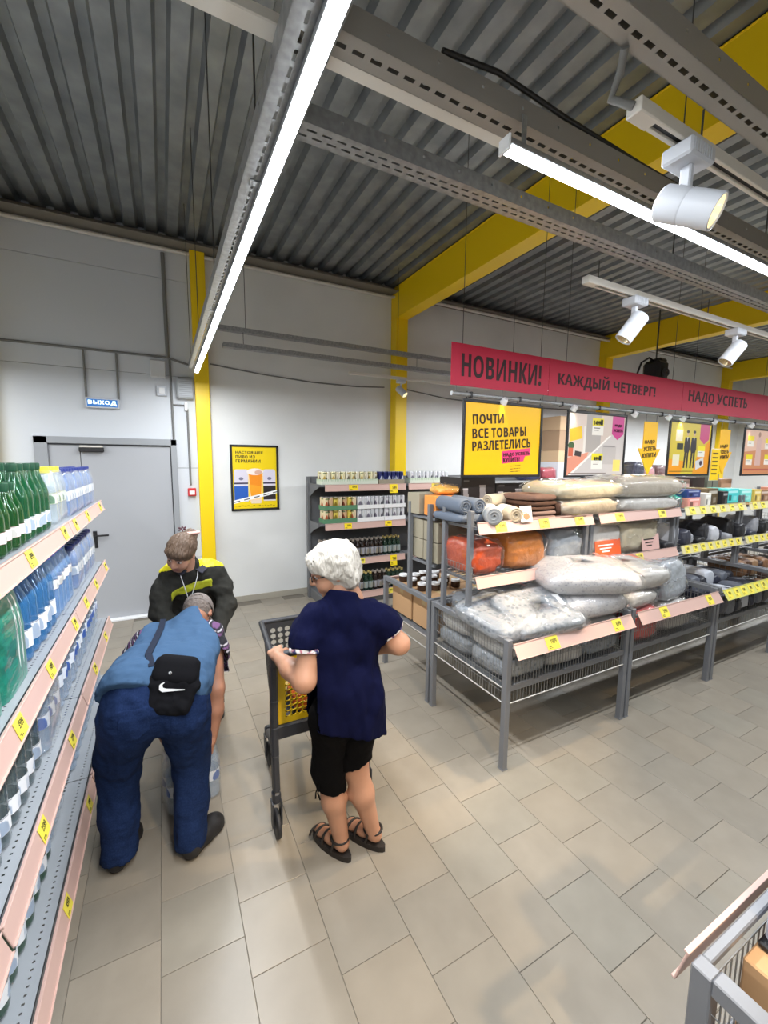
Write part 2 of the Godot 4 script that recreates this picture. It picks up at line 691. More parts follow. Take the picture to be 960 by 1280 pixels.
	struct("trim_1", hc.mesh(mat(c8(120, 114, 104), 0.6)), "dull metal channel where the wall meets the roof deck")
	build_door(dl, dr, dt)
	build_wall_fittings()

func build_door(dl: float, dr: float, dt: float) -> void:
	var f := Mb.new()
	var z := WALL_Z + 0.012
	for s: Array in [[dl - 0.1, dl + 0.02, 0.0, dt + 0.045], [dr - 0.02, dr + 0.045, 0.0, dt + 0.045], [dl - 0.1, dr + 0.045, dt - 0.03, dt + 0.045]]:
		f.cbox(Vector3((s[0] + s[1]) / 2, (s[2] + s[3]) / 2, z), Vector3(s[1] - s[0], s[3] - s[2], 0.05), 0.004)
	var d := struct("door_1", f.mesh(M.door_frame), "grey two-leaf metal exit door")
	var lf := Mb.new()
	lf.cbox(Vector3((-0.82 + dr - 0.025) / 2, 1.06, WALL_Z - 0.02), Vector3(dr - 0.025 + 0.82, 2.07, 0.05), 0.003)
	var leaf := part(d, "door_leaf", lf.mesh(M.door))
	lf = Mb.new()
	lf.cbox(Vector3((dl + 0.02 - 0.826) / 2, 1.06, WALL_Z - 0.02), Vector3(-0.826 - dl - 0.02, 2.07, 0.05), 0.003)
	part(d, "door_leaf", lf.mesh(M.door))
	var g := Mb.new()
	g.span(Vector3(dl + 0.02, 2.09, WALL_Z - 0.01), Vector3(dr - 0.02, 2.105, WALL_Z + 0.02))
	g.span(Vector3(dr - 0.03, 0.03, WALL_Z - 0.01), Vector3(dr - 0.02, 2.1, WALL_Z + 0.02))
	part(d, "gasket", g.mesh(M.gasket))
	var th := Mb.new()
	th.cbox(Vector3((dl + dr) / 2, 0.012, WALL_Z + 0.03), Vector3(dr - dl, 0.025, 0.11), 0.004)
	part(d, "threshold", th.mesh(M.white))
	var cl := Mb.new()
	cl.cbox(Vector3(-0.71, 2.04, WALL_Z + 0.04), Vector3(0.235, 0.05, 0.06), 0.006)
	part(leaf, "door_closer", cl.mesh(M.black), Transform3D(), "black door closer")
	cl = Mb.new()
	cl.cbox(Vector3(-0.71, 2.075, WALL_Z + 0.035), Vector3(0.22, 0.022, 0.07), 0.004)
	part(leaf, "closer_plate", cl.mesh(M.rail_white))
	var hd := Mb.new()
	hd.cbox(Vector3(-0.74, 1.0, WALL_Z + 0.012), Vector3(0.04, 0.2, 0.014), 0.004)
	hd.tube([Vector3(-0.74, 1.05, WALL_Z + 0.01), Vector3(-0.74, 1.05, WALL_Z + 0.06), Vector3(-0.72, 1.05, WALL_Z + 0.065), Vector3(-0.6, 1.05, WALL_Z + 0.065)], 0.011, 8)
	part(leaf, "door_handle", hd.mesh(M.black), Transform3D(), "black lever handle")

func pipe(called: String, pts: Array, r: float, m: Material, label: String, cat := "conduit") -> void:
	var a := Mb.new()
	a.tube(pts, r, 6)
	one(called, a.mesh(m), label, cat)

func build_wall_fittings() -> void:
	var w := WALL_Z
	pipe("pipe", [Vector3(-3.1, 4.36, w + 0.05), Vector3(3.1, 4.36, w + 0.05), Vector3(3.3, 4.36, w + 0.2), Vector3(13.9, 4.36, w + 0.2)], 0.022, M.rail_white, "long pale pipe running under the roof deck along the back wall", "pipe")
	pipe("wall_conduit", [Vector3(-3.1, 3.12, w + 0.02), Vector3(-1.4, 3.15, w + 0.02), Vector3(0.1, 3.15, w + 0.02), Vector3(0.37, 3.08, w + 0.02)], 0.013, M.conduit, "grey conduit crossing the wall above the exit sign")
	pipe("wall_conduit", [Vector3(0.11, 4.33, w + 0.02), Vector3(0.11, 3.15, w + 0.02)], 0.021, M.conduit, "thick grey conduit dropping from the roof beside the yellow wall column")
	pipe("wall_conduit", [Vector3(0.13, 3.14, w + 0.02), Vector3(0.135, 2.18, w + 0.02)], 0.012, M.conduit, "grey conduit running down to the door frame corner")
	pipe("wall_conduit", [Vector3(0.14, 2.6, w + 0.015), Vector3(0.29, 2.6, w + 0.015)], 0.01, M.conduit, "short horizontal conduit under the square wall speaker")
	pipe("wall_conduit", [Vector3(0.3, 2.56, w + 0.015), Vector3(0.3, 1.62, w + 0.015)], 0.012, M.conduit, "grey conduit dropping to the red fire alarm point")
	pipe("wall_cable", [Vector3(0.58, 3.13, w + 0.012), Vector3(1.2, 3.07, w + 0.012), Vector3(1.9, 3.03, w + 0.012), Vector3(2.6, 3.03, w + 0.012), Vector3(3.05, 3.06, w + 0.012)], 0.009, M.conduit, "thin sagging cable across the white wall above the beer poster", "cable")
	pipe("wall_cable", [Vector3(3.45, 3.06, w + 0.012), Vector3(4.2, 2.98, w + 0.012), Vector3(5.6, 2.95, w + 0.012), Vector3(7.7, 3.0, w + 0.012)], 0.009, M.conduit, "thin sagging cable behind the red banner", "cable")
	var a := Mb.new()
	a.cbox(Vector3.ZERO, Vector3(0.034, 0.1, 0.04), 0.006)
	one("cable_joint", a.mesh(M.white), "small white conduit joint above the red alarm conduit", "joint", at(Vector3(0.285, 2.585, w + 0.03)))
	# exit sign on two conduits
	var t := thing("exit_sign", "small lit blue exit sign hanging from two conduits above the door", "exit sign", Vector3(-0.575, 2.565, w + 0.03))
	a = Mb.new()
	a.cbox(Vector3.ZERO, Vector3(0.33, 0.115, 0.04), 0.006)
	part(t, "case", a.mesh(M.white_plastic))
	a = Mb.new()
	a.span(Vector3(-0.145, -0.04, 0.02), Vector3(0.145, 0.04, 0.022))
	part(t, "panel", a.mesh(glow(c8(40, 92, 150), 0.5)))
	a = Mb.new()
	text_fit(a, "ВЫХОД", 0.27, 0.055, Vector3(0, 0, 0.0235))
	part(t, "lettering", a.mesh(glow(c8(225, 245, 255), 0.9)))
	for x: float in [-0.15, 0.16]:
		a = Mb.new()
		a.rod(Vector3(x, 0.05, -0.01), Vector3(x, 0.57, -0.01), 0.011, 6)
		part(t, "hanger", a.mesh(M.conduit))
	# speaker, boxes, alarm
	t = thing("wall_speaker", "square grey wall speaker beside the slim yellow column", "speaker", Vector3(0.285, 2.8, w + 0.05))
	a = Mb.new()
	a.cbox(Vector3.ZERO, Vector3(0.19, 0.25, 0.09), 0.02)
	part(t, "case", a.mesh(mat(c8(178, 182, 186), 0.5)))
	a = Mb.new()
	for k in 9:
		a.span(Vector3(-0.07, -0.095 + k * 0.024, 0.045), Vector3(0.07, -0.087 + k * 0.024, 0.047))
	part(t, "grille", a.mesh(mat(c8(150, 154, 158), 0.6)))
	t = thing("junction_box", "square white junction box under the wall conduit", "junction box", Vector3(-0.0, 3.0, w + 0.035))
	a = Mb.new()
	a.cbox(Vector3.ZERO, Vector3(0.16, 0.2, 0.07), 0.006)
	part(t, "case", a.mesh(mat(c8(214, 216, 218), 0.5)))
	a = Mb.new()
	a.cbox(Vector3(0, 0, 0.037), Vector3(0.145, 0.185, 0.006), 0.002)
	part(t, "lid", a.mesh(mat(c8(206, 208, 210), 0.5)))
	t = thing("wall_switch", "small square white switch below the junction box", "switch", Vector3(0.03, 2.755, w + 0.02))
	a = Mb.new()
	a.cbox(Vector3.ZERO, Vector3(0.11, 0.12, 0.04), 0.005)
	part(t, "plate", a.mesh(M.white_plastic))
	a = Mb.new()
	a.cbox(Vector3(0, 0, 0.022), Vector3(0.06, 0.07, 0.012), 0.003)
	part(t, "rocker", a.mesh(M.white))
	t = thing("fire_alarm", "red fire alarm call point on the wall beside the yellow column", "fire alarm", Vector3(0.31, 1.53, w + 0.025))
	a = Mb.new()
	a.cbox(Vector3.ZERO, Vector3(0.095, 0.1, 0.05), 0.006)
	part(t, "case", a.mesh(mat(c8(196, 40, 44), 0.4)))
	a = Mb.new()
	a.cbox(Vector3(0, -0.006, 0.027), Vector3(0.06, 0.05, 0.006), 0.002)
	part(t, "push_plate", a.mesh(M.white))
	# beer poster
	t = thing("beer_poster", "black framed yellow beer poster with a full glass on the white wall", "poster", Vector3(1.095, 1.7, w + 0.012))
	a = Mb.new()
	for s: Array in [[0, 0.425, 0.63, 0.028], [0, -0.425, 0.63, 0.028]]:
		a.cbox(Vector3(s[0], s[1], 0), Vector3(s[2], s[3], 0.022), 0.003)
	for s: float in [-0.301, 0.301]:
		a.cbox(Vector3(s, 0, 0), Vector3(0.028, 0.878, 0.022), 0.003)
	part(t, "frame", a.mesh(M.black))
	var p := Print.new(256, 372, c8(240, 208, 0))
	var lilac := c8(214, 208, 222)
	for q: Array in [[0.03, 0.34, c8(36, 90, 180)], [0.68, 0.97, c8(38, 32, 34)]]:
		p.poly([[q[0], 0.4], [q[0] + 0.03, 0.36], [q[1] - 0.03, 0.36], [q[1], 0.4], [q[1], 0.88], [q[0], 0.88]], lilac)
		p.rect(q[0], 0.575, q[1], 0.6, c8(50, 40, 70))
		p.rect(q[0], 0.63, q[1], 0.86, q[2])
		p.oval((q[0] + q[1]) / 2, 0.51, 0.05, 0.025, c8(120, 116, 140))
	p.poly([[0.335, 0.44], [0.68, 0.44], [0.64, 0.9], [0.375, 0.9]], c8(250, 214, 160))
	p.poly([[0.36, 0.44], [0.655, 0.44], [0.62, 0.82], [0.4, 0.82]], c8(238, 140, 20))
	p.poly([[0.36, 0.6], [0.64, 0.64], [0.62, 0.82], [0.4, 0.82]], c8(246, 160, 30))
	p.oval(0.5, 0.4, 0.19, 0.055, c8(242, 228, 222))
	p.oval(0.58, 0.41, 0.09, 0.035, c8(214, 170, 150))
	p.rect(0.4, 0.86, 0.63, 0.92, c8(236, 214, 190))
	p.poly([[0, 0.86], [1, 0.7], [1, 0.755], [0, 0.915]], c8(244, 244, 244))
	for k in 5:
		var x := 0.02 + k * 0.22
		p.poly([[x, 0.885 - x * 0.16], [x + 0.13, 0.885 - (x + 0.13) * 0.16], [x + 0.13, 0.9 - (x + 0.13) * 0.16], [x, 0.9 - x * 0.16]], c8(60, 60, 60))
	for k in 14:
		p.rect(0.05 + k * 0.065, 0.945 + 0.008 * (k % 2), 0.1 + k * 0.065, 0.957 + 0.008 * (k % 2), c8(150, 130, 10))
	part(t, "sheet", picture(0.58, 0.83, print_mat(p)))
	a = Mb.new()
	for q: Array in [["НАСТОЯЩЕЕ", 0.355, 0.335], ["ПИВО ИЗ", 0.25, 0.28], ["ГЕРМАНИИ", 0.32, 0.225]]:
		text_fit(a, q[0], q[1], 0.042, Vector3(-0.245 + q[1] / 2, q[2], 0.0022), Basis(), 0.001)
	part(t, "lettering", a.mesh(M.ink))

# ---------------------------------------------------------------- ceiling fittings and lamps
func linear_light(label: String, a: Vector3, b: Vector3, energy: float, shown := true) -> void:   # line of LED battens, a..b = centre of the underside
	var d := b - a
	var l := d.length()
	var along_x := absf(d.x) > absf(d.z)
	var t := thing("linear_light", label, "ceiling light", (a + b) / 2, 0.0 if along_x else PI / 2, "linear ceiling lights")
	var m := Mb.new()
	m.cbox(Vector3(0, 0.026, 0), Vector3(l, 0.022, 0.046), 0.004)
	part(t, "housing", m.mesh(M.galv))
	m = Mb.new()
	var prof := []
	for k in 9:
		var an := PI + PI * k / 8.0
		prof.append(Vector2(cos(an) * 0.021, 0.016 + sin(an) * 0.016))
	var r0 := PackedVector3Array()
	var r1 := PackedVector3Array()
	for q: Vector2 in prof:
		r0.append(Vector3(-l / 2 + 0.01, q.y, q.x))
		r1.append(Vector3(l / 2 - 0.01, q.y, q.x))
	m.grid([r0, r1])
	part(t, "diffuser", m.mesh(glow(c8(245, 250, 255), 7.0)))
	for s: int in [-1, 1]:
		m = Mb.new()
		m.cbox(Vector3(s * (l / 2 + 0.004), 0.022, 0), Vector3(0.01, 0.046, 0.05), 0.003)
		part(t, "end_cap", m.mesh(M.white))
	var n := maxi(1, int(round(l / 1.9)))
	for k in n:
		var li := AreaLight3D.new()
		li.name = "lamp_glow"
		li.area_size = Vector2(l / n, 0.06)
		li.area_normalize_energy = false
		li.light_energy = energy
		li.light_color = c8(246, 250, 255)
		li.area_range = 30.0
		li.area_attenuation = 2.0
		li.shadow_enabled = true
		li.rotation_degrees = Vector3(-90, 0, 0)
		li.position = Vector3(-l / 2 + l / n * (k + 0.5), -0.012, 0)
		t.add_child(li, true)

func perforated_tray(label: String, a: Vector3, b: Vector3, width: float, deep: float, m: Material, rows := 2) -> Node3D:   # slotted channel, a..b = centre of its bottom
	var d := b - a
	var l := d.length()
	var along_x := absf(d.x) > absf(d.z)
	var t := thing("cable_tray", label, "cable tray", (a + b) / 2, 0.0 if along_x else PI / 2, "perforated steel cable trays")
	var g := Mb.new()
	var h := width / 2
	var sl := 0.009 if rows > 1 else 0.013
	var ys := []
	for r in rows:
		ys.append(-h + width * (r + 1.0) / (rows + 1.0) if rows > 1 else 0.0)
	var edges := [-h]
	for y: float in ys:
		edges.append(y - sl / 2); edges.append(y + sl / 2)
	edges.append(h)
	for k in range(0, edges.size(), 2):
		g.span(Vector3(-l / 2, 0, edges[k]), Vector3(l / 2, 0.0015, edges[k + 1]))
	var n := int(l / 0.052)
	for r in rows:
		for k in n:
			var x0 := -l / 2 + l / n * k + 0.026 * (r % 2)
			g.span(Vector3(x0, 0, ys[r] - sl / 2), Vector3(minf(x0 + 0.019, l / 2), 0.0015, ys[r] + sl / 2))
	part(t, "slotted_base", g.mesh(m))
	g = Mb.new()
	for s: int in [-1, 1]:
		var z := s * h
		g.span(Vector3(-l / 2, 0, z - 0.001), Vector3(l / 2, deep * 0.55, z + 0.001))
		g.span(Vector3(-l / 2, deep * 0.55 + 0.009, z - 0.001), Vector3(l / 2, deep, z + 0.001))
		var m2 := int(l / 0.16)
		for k in m2:
			var x0 := -l / 2 + l / m2 * k
			g.span(Vector3(x0, deep * 0.55, z - 0.001), Vector3(x0 + l / m2 - 0.009, deep * 0.55 + 0.009, z + 0.001))
		g.span(Vector3(-l / 2, deep - 0.002, z - (0.012 if s > 0 else 0.0)), Vector3(l / 2, deep, z + (0.0 if s > 0 else 0.012)))
	part(t, "side_flange", g.mesh(m))
	return t

func hanger(parent: Node3D, local: Vector3, top: float, r := 0.0035) -> void:
	var g := Mb.new()
	g.rod(local, Vector3(local.x, top - parent.position.y, local.z), r, 5)
	part(parent, "hanger_rod", g.mesh(M.steel_wire))

func track_spot(label: String, at_: Vector3, aim: Vector3, size: float, energy: float, lit: bool) -> void:   # at_ = underside of its track
	var t := thing("track_spotlight", label, "spotlight", at_)
	var g := Mb.new()
	var s := size
	g.cbox(Vector3(0, -0.022 * s, 0), Vector3(0.12, 0.045, 0.085) * s, 0.006 * s)
	for k in 8:
		g.span(Vector3(-0.05 * s + k * 0.012 * s, -0.04 * s, 0.0425 * s), Vector3(-0.045 * s + k * 0.012 * s, -0.008 * s, 0.0445 * s))
	part(t, "adapter_box", g.mesh(M.white_plastic))
	g = Mb.new()
	g.cbox(Vector3(0, -0.075 * s, 0), Vector3(0.02, 0.075, 0.03) * s, 0.004 * s)
	part(t, "stem", g.mesh(M.white_plastic))
	var b := Basis.looking_at(aim.normalized(), Vector3.UP if absf(aim.normalized().y) < 0.95 else Vector3.RIGHT)
	var c := Vector3(0, -0.15 * s, 0)
	var q := b * Basis.from_euler(Vector3(-PI / 2, 0, 0))      # local +y -> aim direction
	g = Mb.new()
	g.lathe([[0.0, -0.07 * s], [0.04 * s, -0.07 * s], [0.047 * s, -0.062 * s], [0.047 * s, 0.0], [0.0455 * s, 0.002 * s], [0.0455 * s, 0.006 * s], [0.047 * s, 0.008 * s], [0.047 * s, 0.09 * s], [0.041 * s, 0.09 * s], [0.038 * s, 0.075 * s]], 28, c, q)
	part(t, "lamp_head", g.mesh(M.white_plastic))
	g = Mb.new()
	g.lathe([[0.0405 * s, 0.086 * s], [0.03 * s, 0.066 * s], [0.014 * s, 0.052 * s]], 24, c, q)
	var refl := mat(c8(210, 190, 150), 0.2, 0.8)
	if lit:
		refl.emission_enabled = true
		refl.emission = c8(255, 226, 165)
		refl.emission_energy_multiplier = 0.7
	part(t, "reflector", g.mesh(refl))
	g = Mb.new()
	g.lathe([[0.015 * s, 0.052 * s], [0.008 * s, 0.056 * s], [0.0, 0.0575 * s]], 16, c, q)
	part(t, "lens", g.mesh(glow(c8(255, 238, 205), 4.0 if lit else 1.0)))
	var li := SpotLight3D.new()
	li.name = "lamp_glow"
	li.spot_angle = 26.0
	li.spot_angle_attenuation = 0.6
	li.spot_range = 30.0
	li.spot_attenuation = 2.0
	li.light_size = 0.03
	li.light_energy = energy
	li.light_color = c8(255, 224, 178)
	li.shadow_enabled = true
	t.add_child(li, true)
	li.position = c + aim.normalized() * 0.1 * s
	li.basis = b

func light_track(label: String, a: Vector3, b: Vector3) -> Node3D:
	var t := thing("light_track", label, "light track", (a + b) / 2)
	var l := absf(b.x - a.x)
	var g := Mb.new()
	g.cbox(Vector3(0, 0.018, -0.014), Vector3(l, 0.036, 0.012), 0.002)
	g.cbox(Vector3(0, 0.018, 0.014), Vector3(l, 0.036, 0.012), 0.002)
	g.span(Vector3(-l / 2 + 0.001, 0.012, -0.009), Vector3(l / 2 - 0.001, 0.0355, 0.009))
	part(t, "rail_body", g.mesh(M.rail_white))
	g = Mb.new()
	g.span(Vector3(-l / 2 + 0.09, 0.009, -0.008), Vector3(l / 2, 0.0125, 0.008))
	part(t, "contact_slot", g.mesh(M.black))
	g = Mb.new()
	g.cbox(Vector3(-l / 2 + 0.04, 0.017, 0), Vector3(0.085, 0.038, 0.044), 0.003)
	part(t, "feed_cap", g.mesh(M.rail_white))
	return t

func build_ceiling_fittings() -> void:
	var t := perforated_tray("galvanised slotted tray above the bright line of light running to the back wall", Vector3(0.362, 2.945, -5.28), Vector3(0.362, 2.945, 2.0), 0.118, 0.06, M.galv, 2)
	for z: float in [-5.0, -3.9, -2.7, -1.5, 0.2]:
		hanger(t, Vector3(-(z + 1.64), 0.02, -0.05), 4.5)
	for z: float in [-4.9, -3.2, -1.7]:
		var g := Mb.new()
		g.cbox(Vector3(-(z + 1.64), -0.004, 0.01), Vector3(0.03, 0.008, 0.09), 0.002)
		part(t, "clip", g.mesh(M.galv))
	t = perforated_tray("slotted tray in front of the light track, second tray from the back wall side", Vector3(0.42, 3.0, -1.46), Vector3(11.0, 3.0, -1.46), 0.085, 0.06, M.galv, 2)
	for x: float in [-3.2, -0.6, 1.5, 4.0]:
		hanger(t, Vector3(x, 0.02, 0.03), 4.5)
	t = perforated_tray("slotted tray carrying the bright light line over the basket tables", Vector3(0.42, 3.0, -1.135), Vector3(11.0, 3.0, -1.135), 0.075, 0.07, M.zinc, 1)
	for x: float in [-3.0, -0.4, 2.2, 4.4]:
		hanger(t, Vector3(x, 0.02, 0.03), 4.5)
	t = perforated_tray("slotted tray closest to the camera above the large spotlight", Vector3(0.44, 3.0, -0.76), Vector3(10.0, 3.0, -0.76), 0.075, 0.065, M.zinc, 1)
	for x: float in [-2.5, 0.3, 3.2]:
		hanger(t, Vector3(x, 0.02, 0.03), 4.5)
	# plain rail the hanging light line is fixed to
	var g := Mb.new()
	g.cbox(Vector3(4.3, 3.025, -1.2), Vector3(13.0, 0.03, 0.055), 0.003)
	one("mounting_rail", g.mesh(M.rail_white), "plain pale rail beside the slotted tray of the light line", "rail")
	pipe("loose_cable", [Vector3(0.75, 3.08, -1.1), Vector3(0.95, 3.1, -1.095), Vector3(1.25, 3.085, -1.1), Vector3(1.7, 3.08, -1.11), Vector3(3.0, 3.075, -1.12)], 0.008, M.black, "loose black cable lying on the slotted tray", "cable")
	pipe("flex_conduit", [Vector3(1.1, 2.995, -0.79), Vector3(1.13, 2.97, -0.82), Vector3(1.14, 2.93, -0.85), Vector3(1.17, 2.89, -0.8)], 0.011, M.conduit, "grey flexible conduit curling from the tray to the light track", "conduit")
	linear_light("long bright line of ceiling light running to the back wall beside the door", Vector3(0.383, 2.9, -5.26), Vector3(0.383, 2.9, 2.0), 21.0)
	linear_light("bright line of ceiling light hanging over the basket tables", Vector3(1.0, 2.9, -1.105), Vector3(10.6, 2.9, -1.105), 16.0)
	linear_light("ceiling light line over the beer shelves and back tables", Vector3(3.45, 2.94, -4.3), Vector3(13.0, 2.94, -4.3), 27.0)
	linear_light("ceiling light line behind the water shelves", Vector3(-1.9, 2.9, -5.2), Vector3(-1.9, 2.9, 2.0), 17.0)
	for x: float in [1.06, 2.9, 4.6]:
		g = Mb.new()
		g.cbox(Vector3(x, 2.975, -1.09), Vector3(0.02, 0.09, 0.004), 0.001)
		one("light_bracket", g.mesh(M.galv), ["flat steel bracket at the end of the hanging light line", "flat steel bracket midway along the hanging light line", "flat steel bracket farther along the hanging light line"][int(x / 1.8)], "bracket")
	# tracks and spots
	var tk := light_track("pale light track hanging under the closest slotted tray", Vector3(1.17, 2.87, -0.8), Vector3(9.0, 2.87, -0.8))
	for x: float in [1.5, 2.1, 3.4, 5.2]:
		hanger(tk, Vector3(x - 5.085, 0.03, 0), 3.0, 0.003)
	track_spot("large white track spotlight with a warm glowing face, closest to the camera", Vector3(1.44, 2.87, -0.8), Vector3(0.3, -0.45, 0.8), 1.05, 2.0, true)
	tk = light_track("pale light track hanging over the front basket tables", Vector3(2.0, 2.87, -1.57), Vector3(9.0, 2.87, -1.57))
	for x: float in [2.1, 3.2, 4.6]:
		hanger(tk, Vector3(x - 5.5, 0.03, 0), 3.0, 0.003)
	track_spot("white track spotlight above the start of the red banner", Vector3(2.43, 2.87, -1.57), Vector3(-0.42, -0.8, -0.35), 1.0, 2.0, false)
	track_spot("white track spotlight below the far yellow beam", Vector3(3.58, 2.87, -1.57), Vector3(-0.5, -0.8, -0.3), 1.0, 2.0, false)
	track_spot("track spotlight behind the camera, warming the floor", Vector3(1.1, 2.87, 0.9), Vector3(-0.02, -0.8, -0.64), 1.0, 2.5, false)
	# trays near the back wall
	t = perforated_tray("upper slotted tray near the back wall above the beer poster", Vector3(0.62, 3.38, -5.2), Vector3(7.0, 3.38, -5.2), 0.075, 0.05, M.galv, 2)
	for x: float in [-2.9, -0.9, 1.2]:
		hanger(t, Vector3(x, 0.0, 0.02), 4.5)
	t = perforated_tray("lower slotted tray near the back wall above the beer poster", Vector3(0.66, 3.2, -5.2), Vector3(7.0, 3.2, -5.2), 0.08, 0.05, M.galv, 2)
	for x: float in [-2.95, -0.62, 1.2]:
		hanger(t, Vector3(x, 0.0, 0.03), 3.38)
	tk = light_track("short pale light track under the trays by the yellow column", Vector3(2.2, 3.06, -5.2), Vector3(4.6, 3.06, -5.2))
	hanger(tk, Vector3(-0.9, 0.03, 0), 3.2, 0.003)
	hanger(tk, Vector3(0.9, 0.03, 0), 3.2, 0.003)
	track_spot("small lit spotlight in front of the yellow column by the beer shelves", Vector3(2.98, 3.06, -5.2), Vector3(0.35, -0.6, 0.55), 1.0, 2.0, true)

# ---------------------------------------------------------------- shelving
func price_rail(parent: Node3D, x0: float, x1: float, y: float, z: float, h: float, m: Material, cards: Array, lean := 0.35, face := 1.0) -> void:
	# a price rail along local x with its face towards +z; cards = [[x, text, w], ...]
	var g := Mb.new()
	var b := Basis.from_euler(Vector3(-lean, 0, 0))
	var l := x1 - x0
	g.cbox(Vector3(0, 0, 0), Vector3(l, h, 0.005), 0.0015)
	g.cbox(Vector3(0, h * 0.5, 0.002), Vector3(l, 0.006, 0.011), 0.001)
	g.cbox(Vector3(0, -h * 0.5, 0.003), Vector3(l, 0.005, 0.009), 0.001)
	var r := part(parent, "price_rail", g.mesh(m), Transform3D(b, Vector3((x0 + x1) / 2, y, z)))
	for c: Array in cards:
		var w: float = c[2] if c.size() > 2 else 0.085
		var drop: float = c[3] if c.size() > 3 else 0.0
		part(r, "price_tag", tag_mesh(c[1], w, h * 0.86 + drop, M.tag if c.size() < 5 else c[4]), at(Vector3(c[0] - (x0 + x1) / 2, -drop * 0.5, 0.0045)))

func perforated_deck(parent: Node3D, x0: float, x1: float, y: float, zf: float, zb: float, m: Material, front := 0.16) -> void:
	# shelf deck (local x wide, from zb back to zf front) whose front band carries a row of slots
	var g := Mb.new()
	var t := 0.03
	g.span(Vector3(x0, y - t, zb), Vector3(x1, y, zf - front))
	var n := int((x1 - x0) / 0.025)
	var rows := [[zf - front, zf - 0.098], [zf - 0.09, zf - 0.038], [zf - 0.03, zf]]
	for q: Array in rows:
		g.span(Vector3(x0, y - 0.0015, q[0]), Vector3(x1, y, q[1]))
	for q: Array in [[zf - 0.098, zf - 0.09, 0.5], [zf - 0.038, zf - 0.03, 0.72]]:
		for k in n:
			var a := x0 + (x1 - x0) / n * k
			g.span(Vector3(a, y - 0.0015, q[0]), Vector3(a + (x1 - x0) / n * q[2], y, q[1]))
	g.span(Vector3(x0, y - t, zf - 0.003), Vector3(x1, y, zf))
	part(parent, "shelf_deck", g.mesh(m))

func card_row(x0: float, x1: float, spots: Array) -> Array:
	var out := []
	for s: Array in spots:
		out.append([lerpf(x0, x1, s[0]), s[1]] + s.slice(2))
	return out

const WATER_X := -0.445
const WATER_Y := [0.255, 0.715, 1.165, 1.625]
func build_water_shelves() -> void:
	# local frame: +x runs towards the camera (world +z) ... turned so that local +z faces the aisle (world +x)
	for u in 3:
		var z1 := -3.80 + 1.25 * u          # world z of the far end of the unit
		var names := ["grey water shelving unit next to the metal door", "grey water shelving unit second from the metal door", "grey water shelving unit third from the metal door, nearest the camera"]
		var t := thing("water_shelving", names[u], "shelving unit", Vector3(WATER_X, 0, z1), PI / 2, "water shelving units")
		# turn of +90 deg: local x -> world -z, local z -> world +x; so local x runs from 0 to -1.25
		var g := Mb.new()
		g.span(Vector3(-1.25, 0.1, -0.62), Vector3(0, 2.0, -0.6))
		part(t, "back_panel", g.mesh(M.shelf_grey))
		for x: float in ([-0.02, -1.23] if u == 2 else [-0.02]):
			g = Mb.new()
			g.cbox(Vector3(x, 1.0, -0.585), Vector3(0.035, 2.0, 0.06), 0.003)
			part(t, "upright", g.mesh(M.shelf_grey))
		g = Mb.new()
		g.span(Vector3(-1.245, 0.0, -0.09), Vector3(-0.005, 0.2, -0.07))
		part(t, "plinth", g.mesh(M.shelf_grey))
		for k in 4:
			perforated_deck(t, -1.247, -0.003, WATER_Y[k] - 0.01, 0.0 if k > 0 else 0.012, -0.58, M.shelf_grey)
			var spots: Array = [[[0.42, "4599", 0.07], [0.86, "3999", 0.07]], [[0.3, "2599", 0.075], [0.72, "2999", 0.075]], [[0.2, "3599", 0.075], [0.52, "5499", 0.075], [0.93, "2999", 0.07]], [[0.1, "7999", 0.07], [0.42, "8999", 0.08], [0.88, "6999", 0.08]]][k]
			var yy: float = WATER_Y[k] - 0.035
			price_rail(t, -1.244, -0.006, yy, 0.022 if k > 0 else 0.034, 0.07, M.pink, card_row(-1.244, -0.006, spots), 0.3)
			if u < 2 or k == 0:
				for x: float in [-0.012]:
					g = Mb.new()
					g.prism([Vector2(-0.58, yy + 0.02), Vector2(-0.02, yy + 0.02), Vector2(-0.05, yy - 0.01), Vector2(-0.4, yy - 0.06), Vector2(-0.58, yy - 0.12)], -0.002, 0.002, Transform3D(Basis(Vector3(0, 0, 1), Vector3(0, 1, 0), Vector3(-1, 0, 0)), Vector3(x, 0, 0)))
					part(t, "shelf_bracket", g.mesh(M.shelf_grey))

